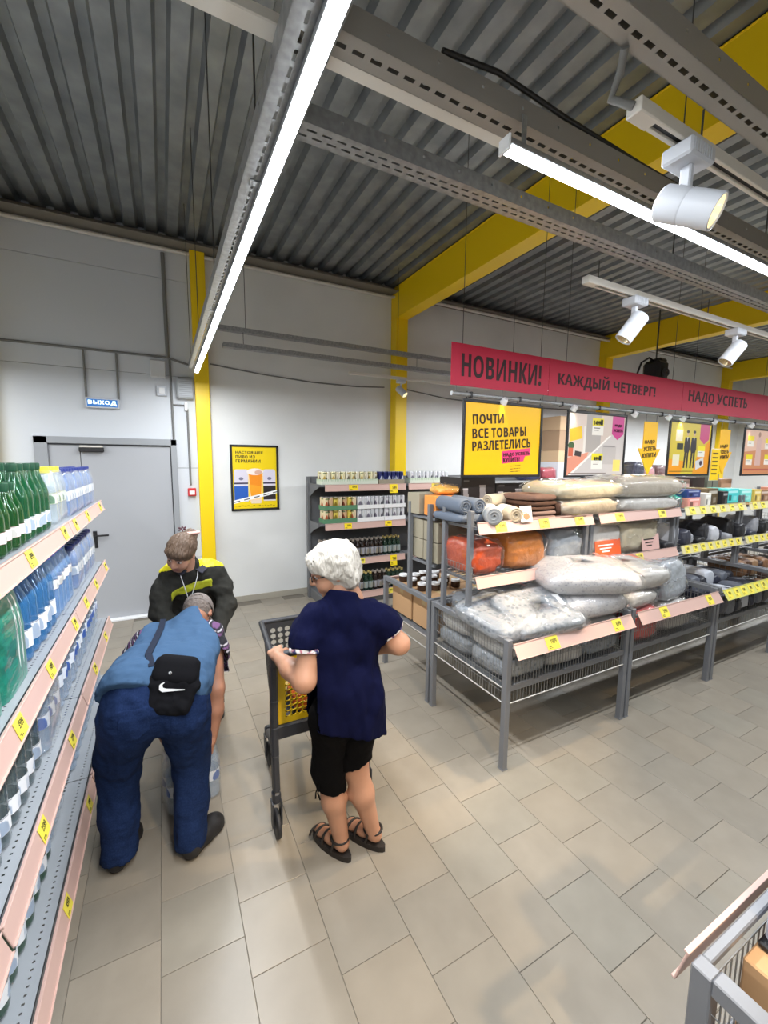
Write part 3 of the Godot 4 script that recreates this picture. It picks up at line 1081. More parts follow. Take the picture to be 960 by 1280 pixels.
const BEER_X := 1.785
const BEER_Y := [0.17, 0.60, 1.105, 1.625]
func build_beer_shelves() -> void:
	for u in 7:
		var x0 := BEER_X + 1.335 * u
		var names := ["grey shelving unit of beer cans and dark bottles against the white wall", "grey shelving unit to the right of the beer, partly behind the brown cartons"]
		var lbl: String = names[u] if u < 2 else "grey wall shelving unit behind the posters, %s from the beer end" % ORD[u]
		var t := thing("wall_shelving", lbl, "shelving unit", Vector3(x0, 0, WALL_Z + 0.16), 0, "wall shelving units")
		var g := Mb.new()
		g.span(Vector3(0, 0.05, 0.0), Vector3(1.33, 1.72, 0.02))
		part(t, "back_panel", g.mesh(M.dark_shelf))
		for x: float in [0.0]:
			g = Mb.new()
			g.cbox(Vector3(x - 0.012, 0.86, 0.035), Vector3(0.04, 1.72, 0.07), 0.003)
			part(t, "upright", g.mesh(M.dark_shelf))
		g = Mb.new()
		g.cbox(Vector3(0.665, 0.07, 0.3), Vector3(1.33, 0.14, 0.6), 0.004)
		part(t, "base_deck", g.mesh(M.dark_shelf))
		for k in 4:
			var zf := 0.61 if k == 0 else 0.46
			if k > 0:
				g = Mb.new()
				g.span(Vector3(0.0, BEER_Y[k] - 0.03, 0.02), Vector3(1.33, BEER_Y[k], zf))
				part(t, "shelf_deck", g.mesh(M.dark_shelf))
				for x: float in [-0.004, 1.322]:
					g = Mb.new()
					g.prism([Vector2(0.03, BEER_Y[k] + 0.01), Vector2(zf - 0.01, BEER_Y[k] + 0.005), Vector2(zf - 0.01, BEER_Y[k] - 0.04), Vector2(0.28, BEER_Y[k] - 0.09), Vector2(0.03, BEER_Y[k] - 0.21)], -0.003, 0.003, Transform3D(Basis(Vector3(0, 0, 1), Vector3(0, 1, 0), Vector3(-1, 0, 0)), Vector3(x, 0, 0)))
					part(t, "shelf_bracket", g.mesh(M.dark_shelf))
			var spots: Array = [[[0.3, "9999", 0.09], [0.75, "8999", 0.09]], [[0.45, "7499", 0.12], [0.85, "7999", 0.11, 0.08, M.tag2]], [[0.3, "5999", 0.11, 0.0, M.tag2], [0.78, "4999", 0.11, 0.0, M.tag2]], [[0.36, "4999", 0.13, 0.0, M.tag2], [0.84, "5499", 0.13, 0.05, M.tag2]]][k]
			price_rail(t, 0.08 if u == 0 else 0.02, 1.31, BEER_Y[k] - 0.045 if k > 0 else 0.12, zf + 0.008, 0.085, M.pink, card_row(0.02, 1.31, spots), 0.12)

# ---------------------------------------------------------------- basket tables
const TABLE_X := 1.804
const TABLE_P := 1.24
func wire_panel(g: Mb, o: Vector3, u: Vector3, v: Vector3, nu: int, nv: int, r: float) -> void:   # nu wires stand along v, nv lie along u
	for k in nu:
		var p := o + u * ((k + 0.5) / nu)
		g.rod(p, p + v, r, 3)
	for k in nv:
		var p := o + v * (float(k) / maxi(nv - 1, 1))
		g.rod(p, p + u, r, 3)

func basket_table(label: String, pos: Vector3, turn: float, w: float, d: float, fine: bool, strip: Material, cards: Array, rack: Array, group := "wire basket display tables", front_y := 0.795) -> Node3D:
	# local: x along the front, front edge at z = 0, back edge at z = -d; posts' outer corner at x = 0
	var t := thing("basket_table", label, "display table", pos, turn, group)
	var s := 0.04
	for x: float in [s / 2, w - s / 2]:
		for z: float in [-s / 2, -d + s / 2]:
			var g := Mb.new()
			g.cbox(Vector3(x, 0.43, z), Vector3(s, 0.86, s), 0.003)
			g.cbox(Vector3(x, 0.004, z), Vector3(s + 0.006, 0.008, s + 0.006), 0.002)
			part(t, "leg", g.mesh(M.post))
	for x: float in [s / 2, w - s / 2]:
		var g := Mb.new()
		g.cbox(Vector3(x, 0.845, -d / 2), Vector3(s, 0.04, d - 2 * s), 0.003)
		part(t, "side_rail", g.mesh(M.post))
	var g2 := Mb.new()
	g2.cbox(Vector3(w / 2, 0.845, -d + s / 2), Vector3(w - 2 * s, 0.035, 0.025), 0.003)
	part(t, "back_rail", g2.mesh(M.post))
	g2 = Mb.new()
	g2.cbox(Vector3(w / 2, front_y, -0.012), Vector3(w - 2 * s, 0.02, 0.02), 0.003)
	part(t, "front_rail", g2.mesh(M.post))
	var lo := Mb.new()
	lo.cbox(Vector3(w / 2, 0.535, -0.014), Vector3(w - 2 * s, 0.035, 0.012), 0.002)
	for k in 5:
		lo.cbox(Vector3(s + (w - 2 * s) * (k + 0.5) / 5.0, 0.556, -0.012), Vector3(0.16, 0.012, 0.016), 0.003)
	part(t, "support_rail", lo.mesh(M.post))
	var wp := Mb.new()
	var r := 0.0022
	var nu := 42 if fine else 26
	wire_panel(wp, Vector3(s, 0.44, -0.014), Vector3(w - 2 * s, 0, 0), Vector3(0, 0.35, 0), nu, 4, r)
	part(t, "front_wires", wp.mesh(M.wire))
	wp = Mb.new()
	wp.rod(Vector3(s, 0.44, -0.01), Vector3(w - s, 0.44, -0.01), 0.005, 6)
	for x: float in [0.012, w - 0.012]:
		wp.rod(Vector3(x, 0.44, -s), Vector3(x, 0.44, -d + s), 0.005, 6)
		wp.rod(Vector3(x, 0.535, -s), Vector3(x, 0.535, -d + s), 0.005, 6)
	part(t, "hem_wire", wp.mesh(mat(c8(190, 188, 182), 0.35, 0.4)))
	for x: float in [0.016, w - 0.016]:
		if not fine and x > 0.5:
			continue
		wp = Mb.new()
		wire_panel(wp, Vector3(x, 0.44, -s), Vector3(0, 0, -d + 2 * s), Vector3(0, 0.395, 0), 26 if fine else 14, 7, r)
		part(t, "side_wires", wp.mesh(M.wire))
	wp = Mb.new()
	wire_panel(wp, Vector3(s, 0.53, -0.02), Vector3(w - 2 * s, 0, 0), Vector3(0, 0, -d + 0.04), 26 if fine else 14, 6, r)
	part(t, "basket_floor", wp.mesh(M.wire))
	wp = Mb.new()
	wp.span(Vector3(s * 0.5, 0.519, -0.03), Vector3(w - s * 0.5, 0.524, -d + 0.03))
	part(t, "bottom_sheet", wp.mesh(M.post))
	price_rail(t, 0.03, w - 0.03, 0.795, 0.035 if front_y < 0.8 else 0.03, 0.092, strip, card_row(0.03, w - 0.03, cards), 0.55 if front_y < 0.8 else 0.22)
	# upper rack: two posts each end and two decks with price rails; rack = [front z, back z, [cards of lower], [cards of upper], strip]
	if rack.size():
		var zf: float = rack[0]
		var zb: float = rack[1]
		for x: float in [s / 2, w - s / 2]:
			for z: float in [zf, zb]:
				var g := Mb.new()
				g.cbox(Vector3(x, 1.235, z), Vector3(0.035, 0.75, 0.035), 0.003)
				part(t, "rack_post", g.mesh(M.post))
		for k in 2:
			var y: float = [1.135, 1.505][k]
			var z0: float = maxf(zf, zb) + 0.05
			var z1: float = minf(zf, zb) - 0.05
			var g := Mb.new()
			for q in 9:
				var zz := lerpf(z0, z1, q / 8.0)
				g.rod(Vector3(0.03, y, zz), Vector3(w - 0.03, y, zz), 0.004, 4)
			for q in 3:
				var xx := lerpf(0.04, w - 0.04, q / 2.0)
				g.cbox(Vector3(xx, y - 0.012, (z0 + z1) / 2), Vector3(0.02, 0.02, z0 - z1), 0.002)
			part(t, "wire_shelf", g.mesh(M.post))
			if rack.size() > 4:
				price_rail(t, 0.03, w - 0.025, y - 0.01, z0 + 0.015, 0.078, rack[4][k], card_row(0.03, w - 0.03, rack[2 + k]), 0.35)
			g = Mb.new()
			wire_panel(g, Vector3(0.02, y, z0), Vector3(0, 0, z1 - z0), Vector3(0, 0.09, 0), 11, 3, 0.0022)
			part(t, "end_wires", g.mesh(M.wire))
	return t

func build_tables() -> void:
	var names := ["first grey basket table at the aisle end of the front row, holding clear bedding", "second grey basket table of the front row, under the white bedding on its rack", "third grey basket table of the front row, with dark folded clothes and pale price rail", "fourth grey basket table of the front row, with brown clothes", "fifth grey basket table of the front row, at the right edge of the photo"]
	var y12 := [["399", "399", "599"], ["999", "1999", "599"]]
	for u in 5:
		var strip: Material = M.pink if u < 2 else M.lime_strip
		var cards: Array = [[[0.27, "1999", 0.11], [0.84, "699", 0.1]], [[0.27, "599", 0.1], [0.84, "599", 0.09]], [], [], []][u]
		if u >= 2:
			for k in 9:
				cards.append([0.06 + k * 0.11, ["999", "799", "599"][k % 3], 0.075])
		var ca := [[0.62, "399", 0.09, 0.01]]
		var cb := [[0.17, "999", 0.1], [0.53, "1999", 0.1], [0.86, "599", 0.1]]
		var m1: Material = M.pink
		var m2: Material = M.pink
		if u == 1:
			ca = [[0.5, "599", 0.1]]
			cb = [[0.22, "1999", 0.11], [0.74, "2999", 0.11]]
		elif u > 1:
			ca = []; cb = []
			for k in 8:
				ca.append([0.08 + k * 0.12, ["499", "599", "299"][k % 3], 0.075])
			for k in 6:
				cb.append([0.1 + k * 0.16, ["299", "199", "99"][k % 3], 0.09])
			m1 = M.pale_strip
			m2 = M.pale_strip
		basket_table(names[u], Vector3(TABLE_X + TABLE_P * u, 0, -1.80), 0, 1.22, 0.83, u < 2, strip, cards, [-0.41, -0.7, ca, cb, [m1, m2]])
	for u in 5:
		var nm: String = ["back-row basket table at the aisle end, holding brown cartons", "second back-row basket table, under the black appliance cartons", "third back-row basket table behind the white bedding", "fourth back-row basket table behind the dark clothes", "fifth back-row basket table, farthest from the aisle"][u]
		# the back row faces the wall: built turned half round
		basket_table(nm, Vector3(TABLE_X + TABLE_P * u + 1.22, 0, -3.44), PI, 1.22, 0.79, false, M.pink, [[0.3, "999", 0.1], [0.8, "599", 0.1]], [-0.45, -0.74])
	# basket table in the lower right corner, cut by the picture edge
	basket_table("grey basket table in the bottom right corner, holding a brown carton", Vector3(0.965 + 1.22, 0, -0.385), PI, 1.22, 0.82, true, M.pink, [[0.3, "999", 0.1]], [], "wire basket display tables", 0.85)

# ---------------------------------------------------------------- bottles and cans
var kinds := {}
func bottle_kind(key: String, r: float, h: float, neck: float, cap: Color, body: Material, label_m: Material, l0: float, l1: float, ribs := 0, glassy := false) -> void:
	var prof := [[0.0, 0.004], [r * 0.7, 0.0], [r * 0.95, 0.008], [r, 0.02]]
	var sh := h * (0.62 if not glassy else 0.55)
	if ribs > 0:
		for k in ribs * 2:
			prof.append([r * (1.0 if k % 2 == 0 else 0.955), 0.03 + (sh - 0.04) * k / (ribs * 2.0)])
	prof.append([r, sh])
	for k in range(1, 5):
		var t := k / 4.0
		prof.append([lerpf(r, neck, t * t * (3 - 2 * t)), lerpf(sh, h * 0.9, t)])
	prof.append([neck, h - 0.024])
	prof.append([0.0, h - 0.022])
	var a := Mb.new()
	a.lathe(prof, 14)
	var bm := a.mesh(body)
	a = Mb.new()
	a.lathe([[neck + 0.003, h - 0.03], [neck + 0.004, h - 0.026], [neck + 0.004, h - 0.003], [neck + 0.001, h], [0.0, h]], 12)
	var cm := a.mesh(mat(cap, 0.4))
	a = Mb.new()
	a.lathe([[r + 0.0008, l0 * h], [r + 0.0012, l0 * h + 0.002], [r + 0.0012, l1 * h - 0.002], [r + 0.0008, l1 * h]], 14)
	var lm := a.mesh(label_m)
	# the contents, so that the bottle is not an empty shell
	a = Mb.new()
	a.lathe([[0.0, 0.008], [r * 0.86, 0.012], [r * 0.88, sh * 0.98], [neck * 0.7, h * 0.84], [0.0, h * 0.845]], 10)
	kinds[key] = [bm, cm, lm, r, h]

func label_print(base: Color, band: Color, accent: Color) -> StandardMaterial3D:
	var p := Print.new(96, 32, base)
	p.rect(0, 0, 1, 0.14, band)
	p.rect(0, 0.88, 1, 1, band)
	for k in 3:
		var x := 0.06 + k * 0.34
		p.oval(x + 0.12, 0.42, 0.1, 0.2, accent)
		p.rect(x + 0.02, 0.68, x + 0.22, 0.74, Color(0.25, 0.25, 0.3))
		p.rect(x + 0.05, 0.78, x + 0.19, 0.82, Color(0.4, 0.4, 0.45))
	return print_mat(p, 0.45)

func make_bottle_kinds() -> void:
	var white_l := label_print(c8(238, 240, 242), c8(206, 214, 224), c8(160, 176, 196))
	var red_l := label_print(c8(240, 240, 238), c8(178, 34, 40), c8(190, 190, 186))
	var blue_l := label_print(c8(230, 236, 244), c8(34, 66, 140), c8(60, 96, 170))
	var green_l := label_print(c8(232, 238, 226), c8(220, 214, 60), c8(70, 120, 80))
	bottle_kind("green_short", 0.036, 0.235, 0.013, c8(20, 74, 48), glass(c8(22, 78, 34), 0.72), red_l, 0.2, 0.36, 0, true)
	bottle_kind("green_tall", 0.041, 0.3, 0.014, c8(14, 70, 46), glass(c8(18, 88, 52), 0.68), white_l, 0.12, 0.3, 0, true)
	bottle_kind("yellow_cap", 0.041, 0.28, 0.017, c8(238, 222, 60), glass(c8(205, 222, 230), 0.3), green_l, 0.36, 0.54)
	bottle_kind("blue_cap", 0.04, 0.265, 0.016, c8(28, 46, 120), glass(c8(120, 158, 214), 0.42), white_l, 0.34, 0.54)
	bottle_kind("blue_big", 0.047, 0.36, 0.016, c8(24, 70, 150), glass(c8(58, 126, 184), 0.52), white_l, 0.16, 0.36, 6)
	bottle_kind("lilac_cap", 0.042, 0.325, 0.016, c8(120, 124, 210), glass(c8(130, 172, 220), 0.42), red_l, 0.46, 0.6)
	bottle_kind("smoke_big", 0.047, 0.365, 0.016, c8(60, 80, 84), glass(c8(96, 112, 116), 0.5), white_l, 0.14, 0.3, 7)
	bottle_kind("clear_big", 0.046, 0.345, 0.016, c8(40, 80, 160), glass(c8(176, 198, 222), 0.38), blue_l, 0.32, 0.5, 6)
	bottle_kind("green_big", 0.046, 0.36, 0.015, c8(20, 60, 44), glass(c8(26, 74, 48), 0.66), white_l, 0.12, 0.28, 0)
	var beer_l := label_print(c8(150, 150, 156), c8(60, 60, 70), c8(130, 124, 110))
	var beer_l2 := label_print(c8(140, 152, 150), c8(40, 60, 60), c8(150, 150, 140))
	bottle_kind("beer_dark", 0.033, 0.26, 0.0135, c8(150, 140, 130), glass(c8(34, 22, 16), 0.86), beer_l, 0.14, 0.5, 0, true)
	bottle_kind("beer_green", 0.033, 0.26, 0.0135, c8(170, 150, 90), glass(c8(30, 54, 40), 0.82), beer_l2, 0.14, 0.5, 0, true)

func put_bottle(key: String, called: String, p: Vector3, turn: float, label: String, group: String, whole := true) -> Node3D:
	var k: Array = kinds[key]
	var t := thing(called, label, "bottle", p, turn, group)
	part(t, "glass_body" if "beer" in key or "short" in key else "bottle_body", k[0])
	part(t, "bottle_cap", k[1])
	part(t, "paper_label", k[2])
	return t

func bottle_pack(key: String, label: String, p: Vector3, turn: float, nx: int, nz: int, wrap: Material, group := "shrink-wrapped packs of water bottles", gap := 1.02) -> Node3D:
	var k: Array = kinds[key]
	var r: float = k[3]
	var h: float = k[4]
	var t := thing("water_pack", label, "water pack", p, turn, group)
	var st := r * 2.0 * gap
	for i in nx:
		for j in nz:
			var b := part(t, "bottle", k[0], at(Vector3((i - (nx - 1) / 2.0) * st, 0, (j - (nz - 1) / 2.0) * st)))
			part(b, "bottle_cap", k[1])
			part(b, "paper_label", k[2])
	# film: a rounded sleeve drawn tight over the shoulders
	var g := Mb.new()
	var w := nx * st / 2 + 0.004
	var d := nz * st / 2 + 0.004
	var rows := []
	rng.seed = hash(label)
	for q: Array in [[1.0, 0.001], [1.01, 0.04], [1.0, h * 0.3], [1.005, h * 0.55], [0.97, h * 0.7], [0.86, h * 0.84], [0.74, h * 0.93], [0.4, h * 0.94]]:
		var line := PackedVector3Array()
		for m in 28:
			var a := TAU * m / 28.0
			var cx := signf(cos(a)) * pow(absf(cos(a)), 0.35)
			var cz := signf(sin(a)) * pow(absf(sin(a)), 0.35)
			var f: float = q[0] * (1.0 + rng.randf_range(-0.012, 0.012))
			line.append(Vector3(cx * (w - (1 - f) * r * 1.6), q[1] + rng.randf_range(-0.003, 0.003), cz * (d - (1 - f) * r * 1.6)))
		rows.append(line)
	g.grid(rows, true)
	part(t, "shrink_wrap", g.mesh(wrap))
	return t

func water_row(shelf: int, row: int, key: String, called: String, desc: String, z0: float, z1: float, xoff: float) -> void:
	# one row of single bottles along the shelf, counted from the door end
	var k: Array = kinds[key]
	var r: float = k[3]
	var y: float = WATER_Y[shelf] - 0.009
	var sn: String = ["lowest", "third", "second", "top"][shelf]
	var rn: String = ["front", "second", "third"][row]
	var n := int(absf(z1 - z0) / (r * 2.04))
	rng.seed = shelf * 100 + row * 10 + int(z0 * 7)
	for i in n:
		var z := z0 + (i + 0.5) * r * 2.04
		var lbl := "%s, %s water shelf, %s row, %s from the door" % [desc, sn, rn, ORD[i]]
		put_bottle(key, called, Vector3(WATER_X - xoff - row * r * 2.06 + rng.randf_range(-0.004, 0.004), y, z), rng.randf() * TAU, lbl, "bottles on the water shelves")

func build_water() -> void:
	make_bottle_kinds()
	var clear := glass(c8(225, 232, 236), 0.1, 0.12)
	var teal := glass(c8(0, 122, 104), 0.8, 0.2)
	# top shelf
	for row in 2:
		water_row(3, row, "green_short", "green_bottle", "short green bottle with white label", -1.99, -0.9, 0.05)
		water_row(3, row, "green_tall", "green_bottle", "tall dark green bottle", -2.42, -1.995, 0.06)
	bottle_pack("yellow_cap", "wrapped pack of clear yellow-capped bottles, top water shelf, closer to the door", Vector3(WATER_X - 0.11, WATER_Y[3] - 0.01, -2.71), 0, 2, 3, clear)
	bottle_pack("yellow_cap", "wrapped pack of clear yellow-capped bottles, top water shelf, beside green bottles", Vector3(WATER_X - 0.11, WATER_Y[3] - 0.01, -2.575 + 0.0), 0, 2, 1, clear)
	for k in 4:
		bottle_pack("blue_cap", "wrapped pack of blue-capped water on the top shelf, %s pack from the metal door" % ORD[k], Vector3(WATER_X - 0.1, WATER_Y[3] - 0.01, -3.67 + 0.248 * k), 0, 2, 3, clear)
	# second shelf
	var sleeve := Print.new(128, 64, c8(0, 118, 98))
	for q: Array in [[0.25, 0.5], [0.75, 0.5]]:
		sleeve.oval(q[0], q[1], 0.1, 0.32, c8(226, 234, 230))
		sleeve.oval(q[0], q[1] - 0.05, 0.05, 0.1, c8(60, 84, 80))
		sleeve.rect(q[0] - 0.06, 0.6, q[0] + 0.06, 0.66, c8(60, 84, 80))
	var sm := print_mat(sleeve, 0.12)
	sm.clearcoat_enabled = true
	sm.normal_enabled = true
	sm.normal_texture = M.crinkle
	sm.normal_scale = 0.6
	for k in 3:
		bottle_pack("clear_big", "teal film bottle pack with pale oval logos, second water shelf, %s teal from the door" % ORD[k], Vector3(WATER_X - 0.125, WATER_Y[2] - 0.01, -1.79 + 0.285 * k), 0, 2, 3, sm)
	for row in 2:
		water_row(2, row, "blue_big", "blue_bottle", "large ribbed blue bottle", -2.45, -1.945, 0.08)
		water_row(2, row, "lilac_cap", "water_bottle", "lilac-capped water bottle", -2.9, -2.47, 0.08)
	for k in 3:
		bottle_pack("blue_cap", "wrapped pack of blue-capped water on the second shelf, %s pack from the metal door" % ORD[k], Vector3(WATER_X - 0.12, WATER_Y[2] - 0.01, -3.65 + 0.255 * k), 0, 2, 3, clear)
	# third shelf
	for row in 2:
		water_row(1, row, "smoke_big", "smoky_bottle", "large smoky ribbed bottle", -2.06, -0.75, 0.09)
	bottle_pack("clear_big", "tall wrapped pack of clear bottles on the third water shelf, after the smoky bottles", Vector3(WATER_X - 0.125, WATER_Y[1] - 0.01, -2.22), 0, 2, 3, clear)
	for row in 2:
		water_row(1, row, "clear_big", "water_bottle", "clear ribbed water bottle with blue label", -3.75, -2.37, 0.09)
	# lowest shelf
	for row in 2:
		water_row(0, row, "green_big", "green_bottle", "large green bottle with white label", -2.12, -0.75, 0.1)
		water_row(0, row, "clear_big", "water_bottle", "clear ribbed water bottle with blue label", -3.75, -2.56, 0.1)
	bottle_pack("clear_big", "wrapped pack of clear bottles on the lowest water shelf, at the rail joint", Vector3(WATER_X - 0.16, WATER_Y[0] - 0.01, -2.28), 0, 2, 3, clear)
	# the pack the bending man holds
	var held := bottle_pack("clear_big", "shrink-wrapped pack of water bottles standing on the floor in front of the bending man", Vector3(0.06, 0.0, -2.47), 0.2, 3, 2, clear)
	held.set_meta("group", "water packs on the floor")

func can_mesh(body: Material, r := 0.033, h := 0.168) -> ArrayMesh:
	var a := Mb.new()
	a.lathe([[r * 0.72, 0.0], [r * 0.95, 0.008], [r, 0.014], [r, h - 0.016], [r * 0.86, h - 0.003]], 12)
	var m := a.mesh(body)
	a = Mb.new()
	a.lathe([[r * 0.86, h - 0.003], [r * 0.87, h], [r * 0.8, h], [r * 0.78, h - 0.005], [0.0, h - 0.005]], 12)
	return a.surf(m, M.galv)

func tray_mesh(w: float, d: float, h: float, m: Material) -> ArrayMesh:
	var a := Mb.new()
	var t := 0.003
	a.span(Vector3(-w / 2, 0, -d / 2), Vector3(w / 2, t, d / 2))
	for s: int in [-1, 1]:
		a.span(Vector3(-w / 2, 0, s * d / 2 - t / 2), Vector3(w / 2, h, s * d / 2 + t / 2))
		a.span(Vector3(s * w / 2 - t / 2, 0, -d / 2), Vector3(s * w / 2 + t / 2, h, d / 2))
	return a.mesh(m)

func can_print(base: Color, a: Color, b: Color) -> StandardMaterial3D:
	var p := Print.new(64, 48, base)
	p.rect(0, 0.0, 1, 0.12, b)
	for k in 2:
		p.oval(0.25 + 0.5 * k, 0.45, 0.16, 0.22, a)
		p.rect(0.12 + 0.5 * k, 0.74, 0.38 + 0.5 * k, 0.82, b)
	var m := print_mat(p, 0.3)
	m.metallic = 0.25
	return m

func beer_tray(label: String, x: float, y: float, nx: int, nz: int, cans: Array, desc: String, tray: Material, wall_gap: float, group: String, lip := 0.05) -> void:
	# a carton tray with its cans; cans = meshes to pick from
	var w := nx * 0.0675 + 0.006
	var d := nz * 0.0675 + 0.006
	var zc := WALL_Z + wall_gap - d / 2
	one("can_tray", tray_mesh(w, d, lip, tray), label, "tray", at(Vector3(x + w / 2, y, zc)), "carton trays of beer cans")
	for j in nz:
		for i in nx:
			var p := Vector3(x + 0.003 + (i + 0.5) * 0.0675, y + 0.004, zc + d / 2 - 0.003 - (j + 0.5) * 0.0675)
			var lbl := "%s, %s from the aisle end, %s row" % [desc, ORD[i], ["front", "second", "third", "fourth"][j]]
			one("beer_can", cans[(i * 7 + j * 3) % cans.size()], lbl, "can", Transform3D(Basis(Vector3.UP, float(i + j) * 1.3), p), group)

func build_beer() -> void:
	var pale := [can_mesh(can_print(c8(226, 218, 176), c8(190, 160, 80), c8(120, 130, 90))), can_mesh(can_print(c8(214, 208, 186), c8(90, 84, 60), c8(170, 150, 80)))]
	var navy := [can_mesh(can_print(c8(26, 34, 96), c8(190, 196, 210), c8(16, 20, 60)))]
	var mixed := [can_mesh(can_print(c8(226, 208, 170), c8(180, 90, 60), c8(90, 120, 70))), can_mesh(can_print(c8(206, 170, 130), c8(120, 60, 40), c8(60, 90, 60))), can_mesh(can_print(c8(220, 200, 90), c8(130, 110, 30), c8(80, 60, 20)))]
	var silver := [can_mesh(can_print(c8(222, 222, 224), c8(120, 116, 130), c8(200, 200, 206))), can_mesh(can_print(c8(210, 212, 214), c8(60, 60, 70), c8(180, 180, 186)))]
	var pat := Print.new(96, 24, c8(210, 218, 200))
	for k in 8:
		pat.oval(0.06 + k * 0.125, 0.5, 0.035, 0.3, c8(160, 186, 150))
	var pale_tray := print_mat(pat, 0.8)
	tri(pale_tray, 5.0)
	var green_tray := mat(c8(84, 130, 96), 0.8)
	var white_tray := mat(c8(228, 228, 226), 0.8)
	var y3: float = BEER_Y[3]
	var y2: float = BEER_Y[2]
	beer_tray("pale green printed tray of pale beer cans on the top beer shelf, aisle end", 1.83, y3, 6, 3, pale, "pale beer can, top shelf's first tray", pale_tray, 0.6, "pale cans on the top beer shelf", 0.07)
	beer_tray("pale green printed tray of pale beer cans on the top beer shelf, middle", 2.245, y3, 6, 2, pale, "pale beer can, top shelf's second tray", pale_tray, 0.6, "pale cans on the top beer shelf", 0.07)
	beer_tray("carton tray of navy beer cans on the top beer shelf", 2.675, y3, 6, 2, navy, "navy blue beer can on the top beer shelf", M.carton_grey, 0.6, "navy cans on the top beer shelf", 0.06)
	for l in 2:
		var ln: String = ["lower", "upper"][l]
		var y := y2 + 0.176 * l
		beer_tray("%s green tray of mixed beer cans on the second beer shelf" % ln, 1.86, y, 7, 3, mixed, "printed beer can in the %s green tray" % ln, green_tray, 0.6, "mixed cans on the second beer shelf", 0.06)
		beer_tray("%s white tray of silver beer cans on the second shelf, beside the green tray" % ln, 2.345, y, 6, 2, silver, "silver beer can, %s white tray beside green" % ln, white_tray, 0.6, "silver cans on the second beer shelf", 0.055)
		beer_tray("%s white tray of silver beer cans on the second shelf, away from the green tray" % ln, 2.765, y, 5, 2, silver, "silver beer can, %s white tray off green" % ln, white_tray, 0.6, "silver cans on the second beer shelf", 0.055)
	beer_tray("pale tray of white beer cans on the neighbouring top shelf by the black cartons", 3.18, y3, 6, 2, silver, "white can on the neighbouring top shelf", pale_tray, 0.6, "white cans on the neighbouring top shelf", 0.08)
	beer_tray("pale tray of white beer cans behind the brown cartons", 3.6, y3, 4, 2, silver, "white beer can nearest the black appliance cartons", pale_tray, 0.6, "white cans on the neighbouring top shelf", 0.08)
	for s in 2:
		var y: float = BEER_Y[1 - s] if s == 0 else 0.142
		var sn: String = ["third", "lowest"][s]
		var zf := WALL_Z + (0.6 if s == 0 else 0.72)
		for row in 3:
			for i in 17:
				if row == 2 and i > 3:
					continue
				var key := "beer_green" if i > 12 or (s == 1 and i > 7 and i < 10) else "beer_dark"
				put_bottle(key, "beer_bottle", Vector3(1.86 + i * 0.0725, y, zf - 0.05 - row * 0.075), float(i) * 1.1, "%s beer bottle, %s beer shelf, %s row, %s from the aisle end" % ["green" if key == "beer_green" else "dark", sn, ["front", "second", "third"][row], ORD[i]], "beer bottles on the %s shelf" % sn)

# ---------------------------------------------------------------- soft goods and cartons
func soft(w: float, h: float, d: float, e1: float, e2: float, sd: int, amp: float, nu := 30, nv := 16, busy := 1.0) -> Mb:   # bag or pillow, base at y = 0
	var f := FastNoiseLite.new()
	f.seed = sd
	f.frequency = 2.2
	f.fractal_octaves = 3
	var g := Mb.new()
	var rows := []
	for i in nv + 1:
		var ph := -PI / 2 + PI * i / nv
		var line := PackedVector3Array()
		for j in nu:
			var th := TAU * j / nu
			var cp := pow(maxf(cos(ph), 0.0), e1)
			var sp := signf(sin(ph)) * pow(absf(sin(ph)), e1)
			var p := Vector3(cp * signf(cos(th)) * pow(absf(cos(th)), e2), sp, cp * signf(sin(th)) * pow(absf(sin(th)), e2))
			var q := Vector3(p.x * w / 2, p.y * h / 2, p.z * d / 2)
			var corner := absf(p.x * p.z)
			q.y *= 1.0 - 0.35 * corner * corner
			var k := f.get_noise_3dv(q * 3.0 * busy + Vector3(sd, 0, 0)) * amp + (0.5 - absf(f.get_noise_3dv(q * 7.0 * busy)) * 2.0) * amp * 0.45
			q += Vector3(p.x * k, p.y * k * (1.0 if p.y > 0.0 else 0.15), p.z * k)
			q.y = maxf(q.y + h / 2, 0.0)
			line.append(q)
		rows.append(line)
	g.grid(rows, true)
	return g

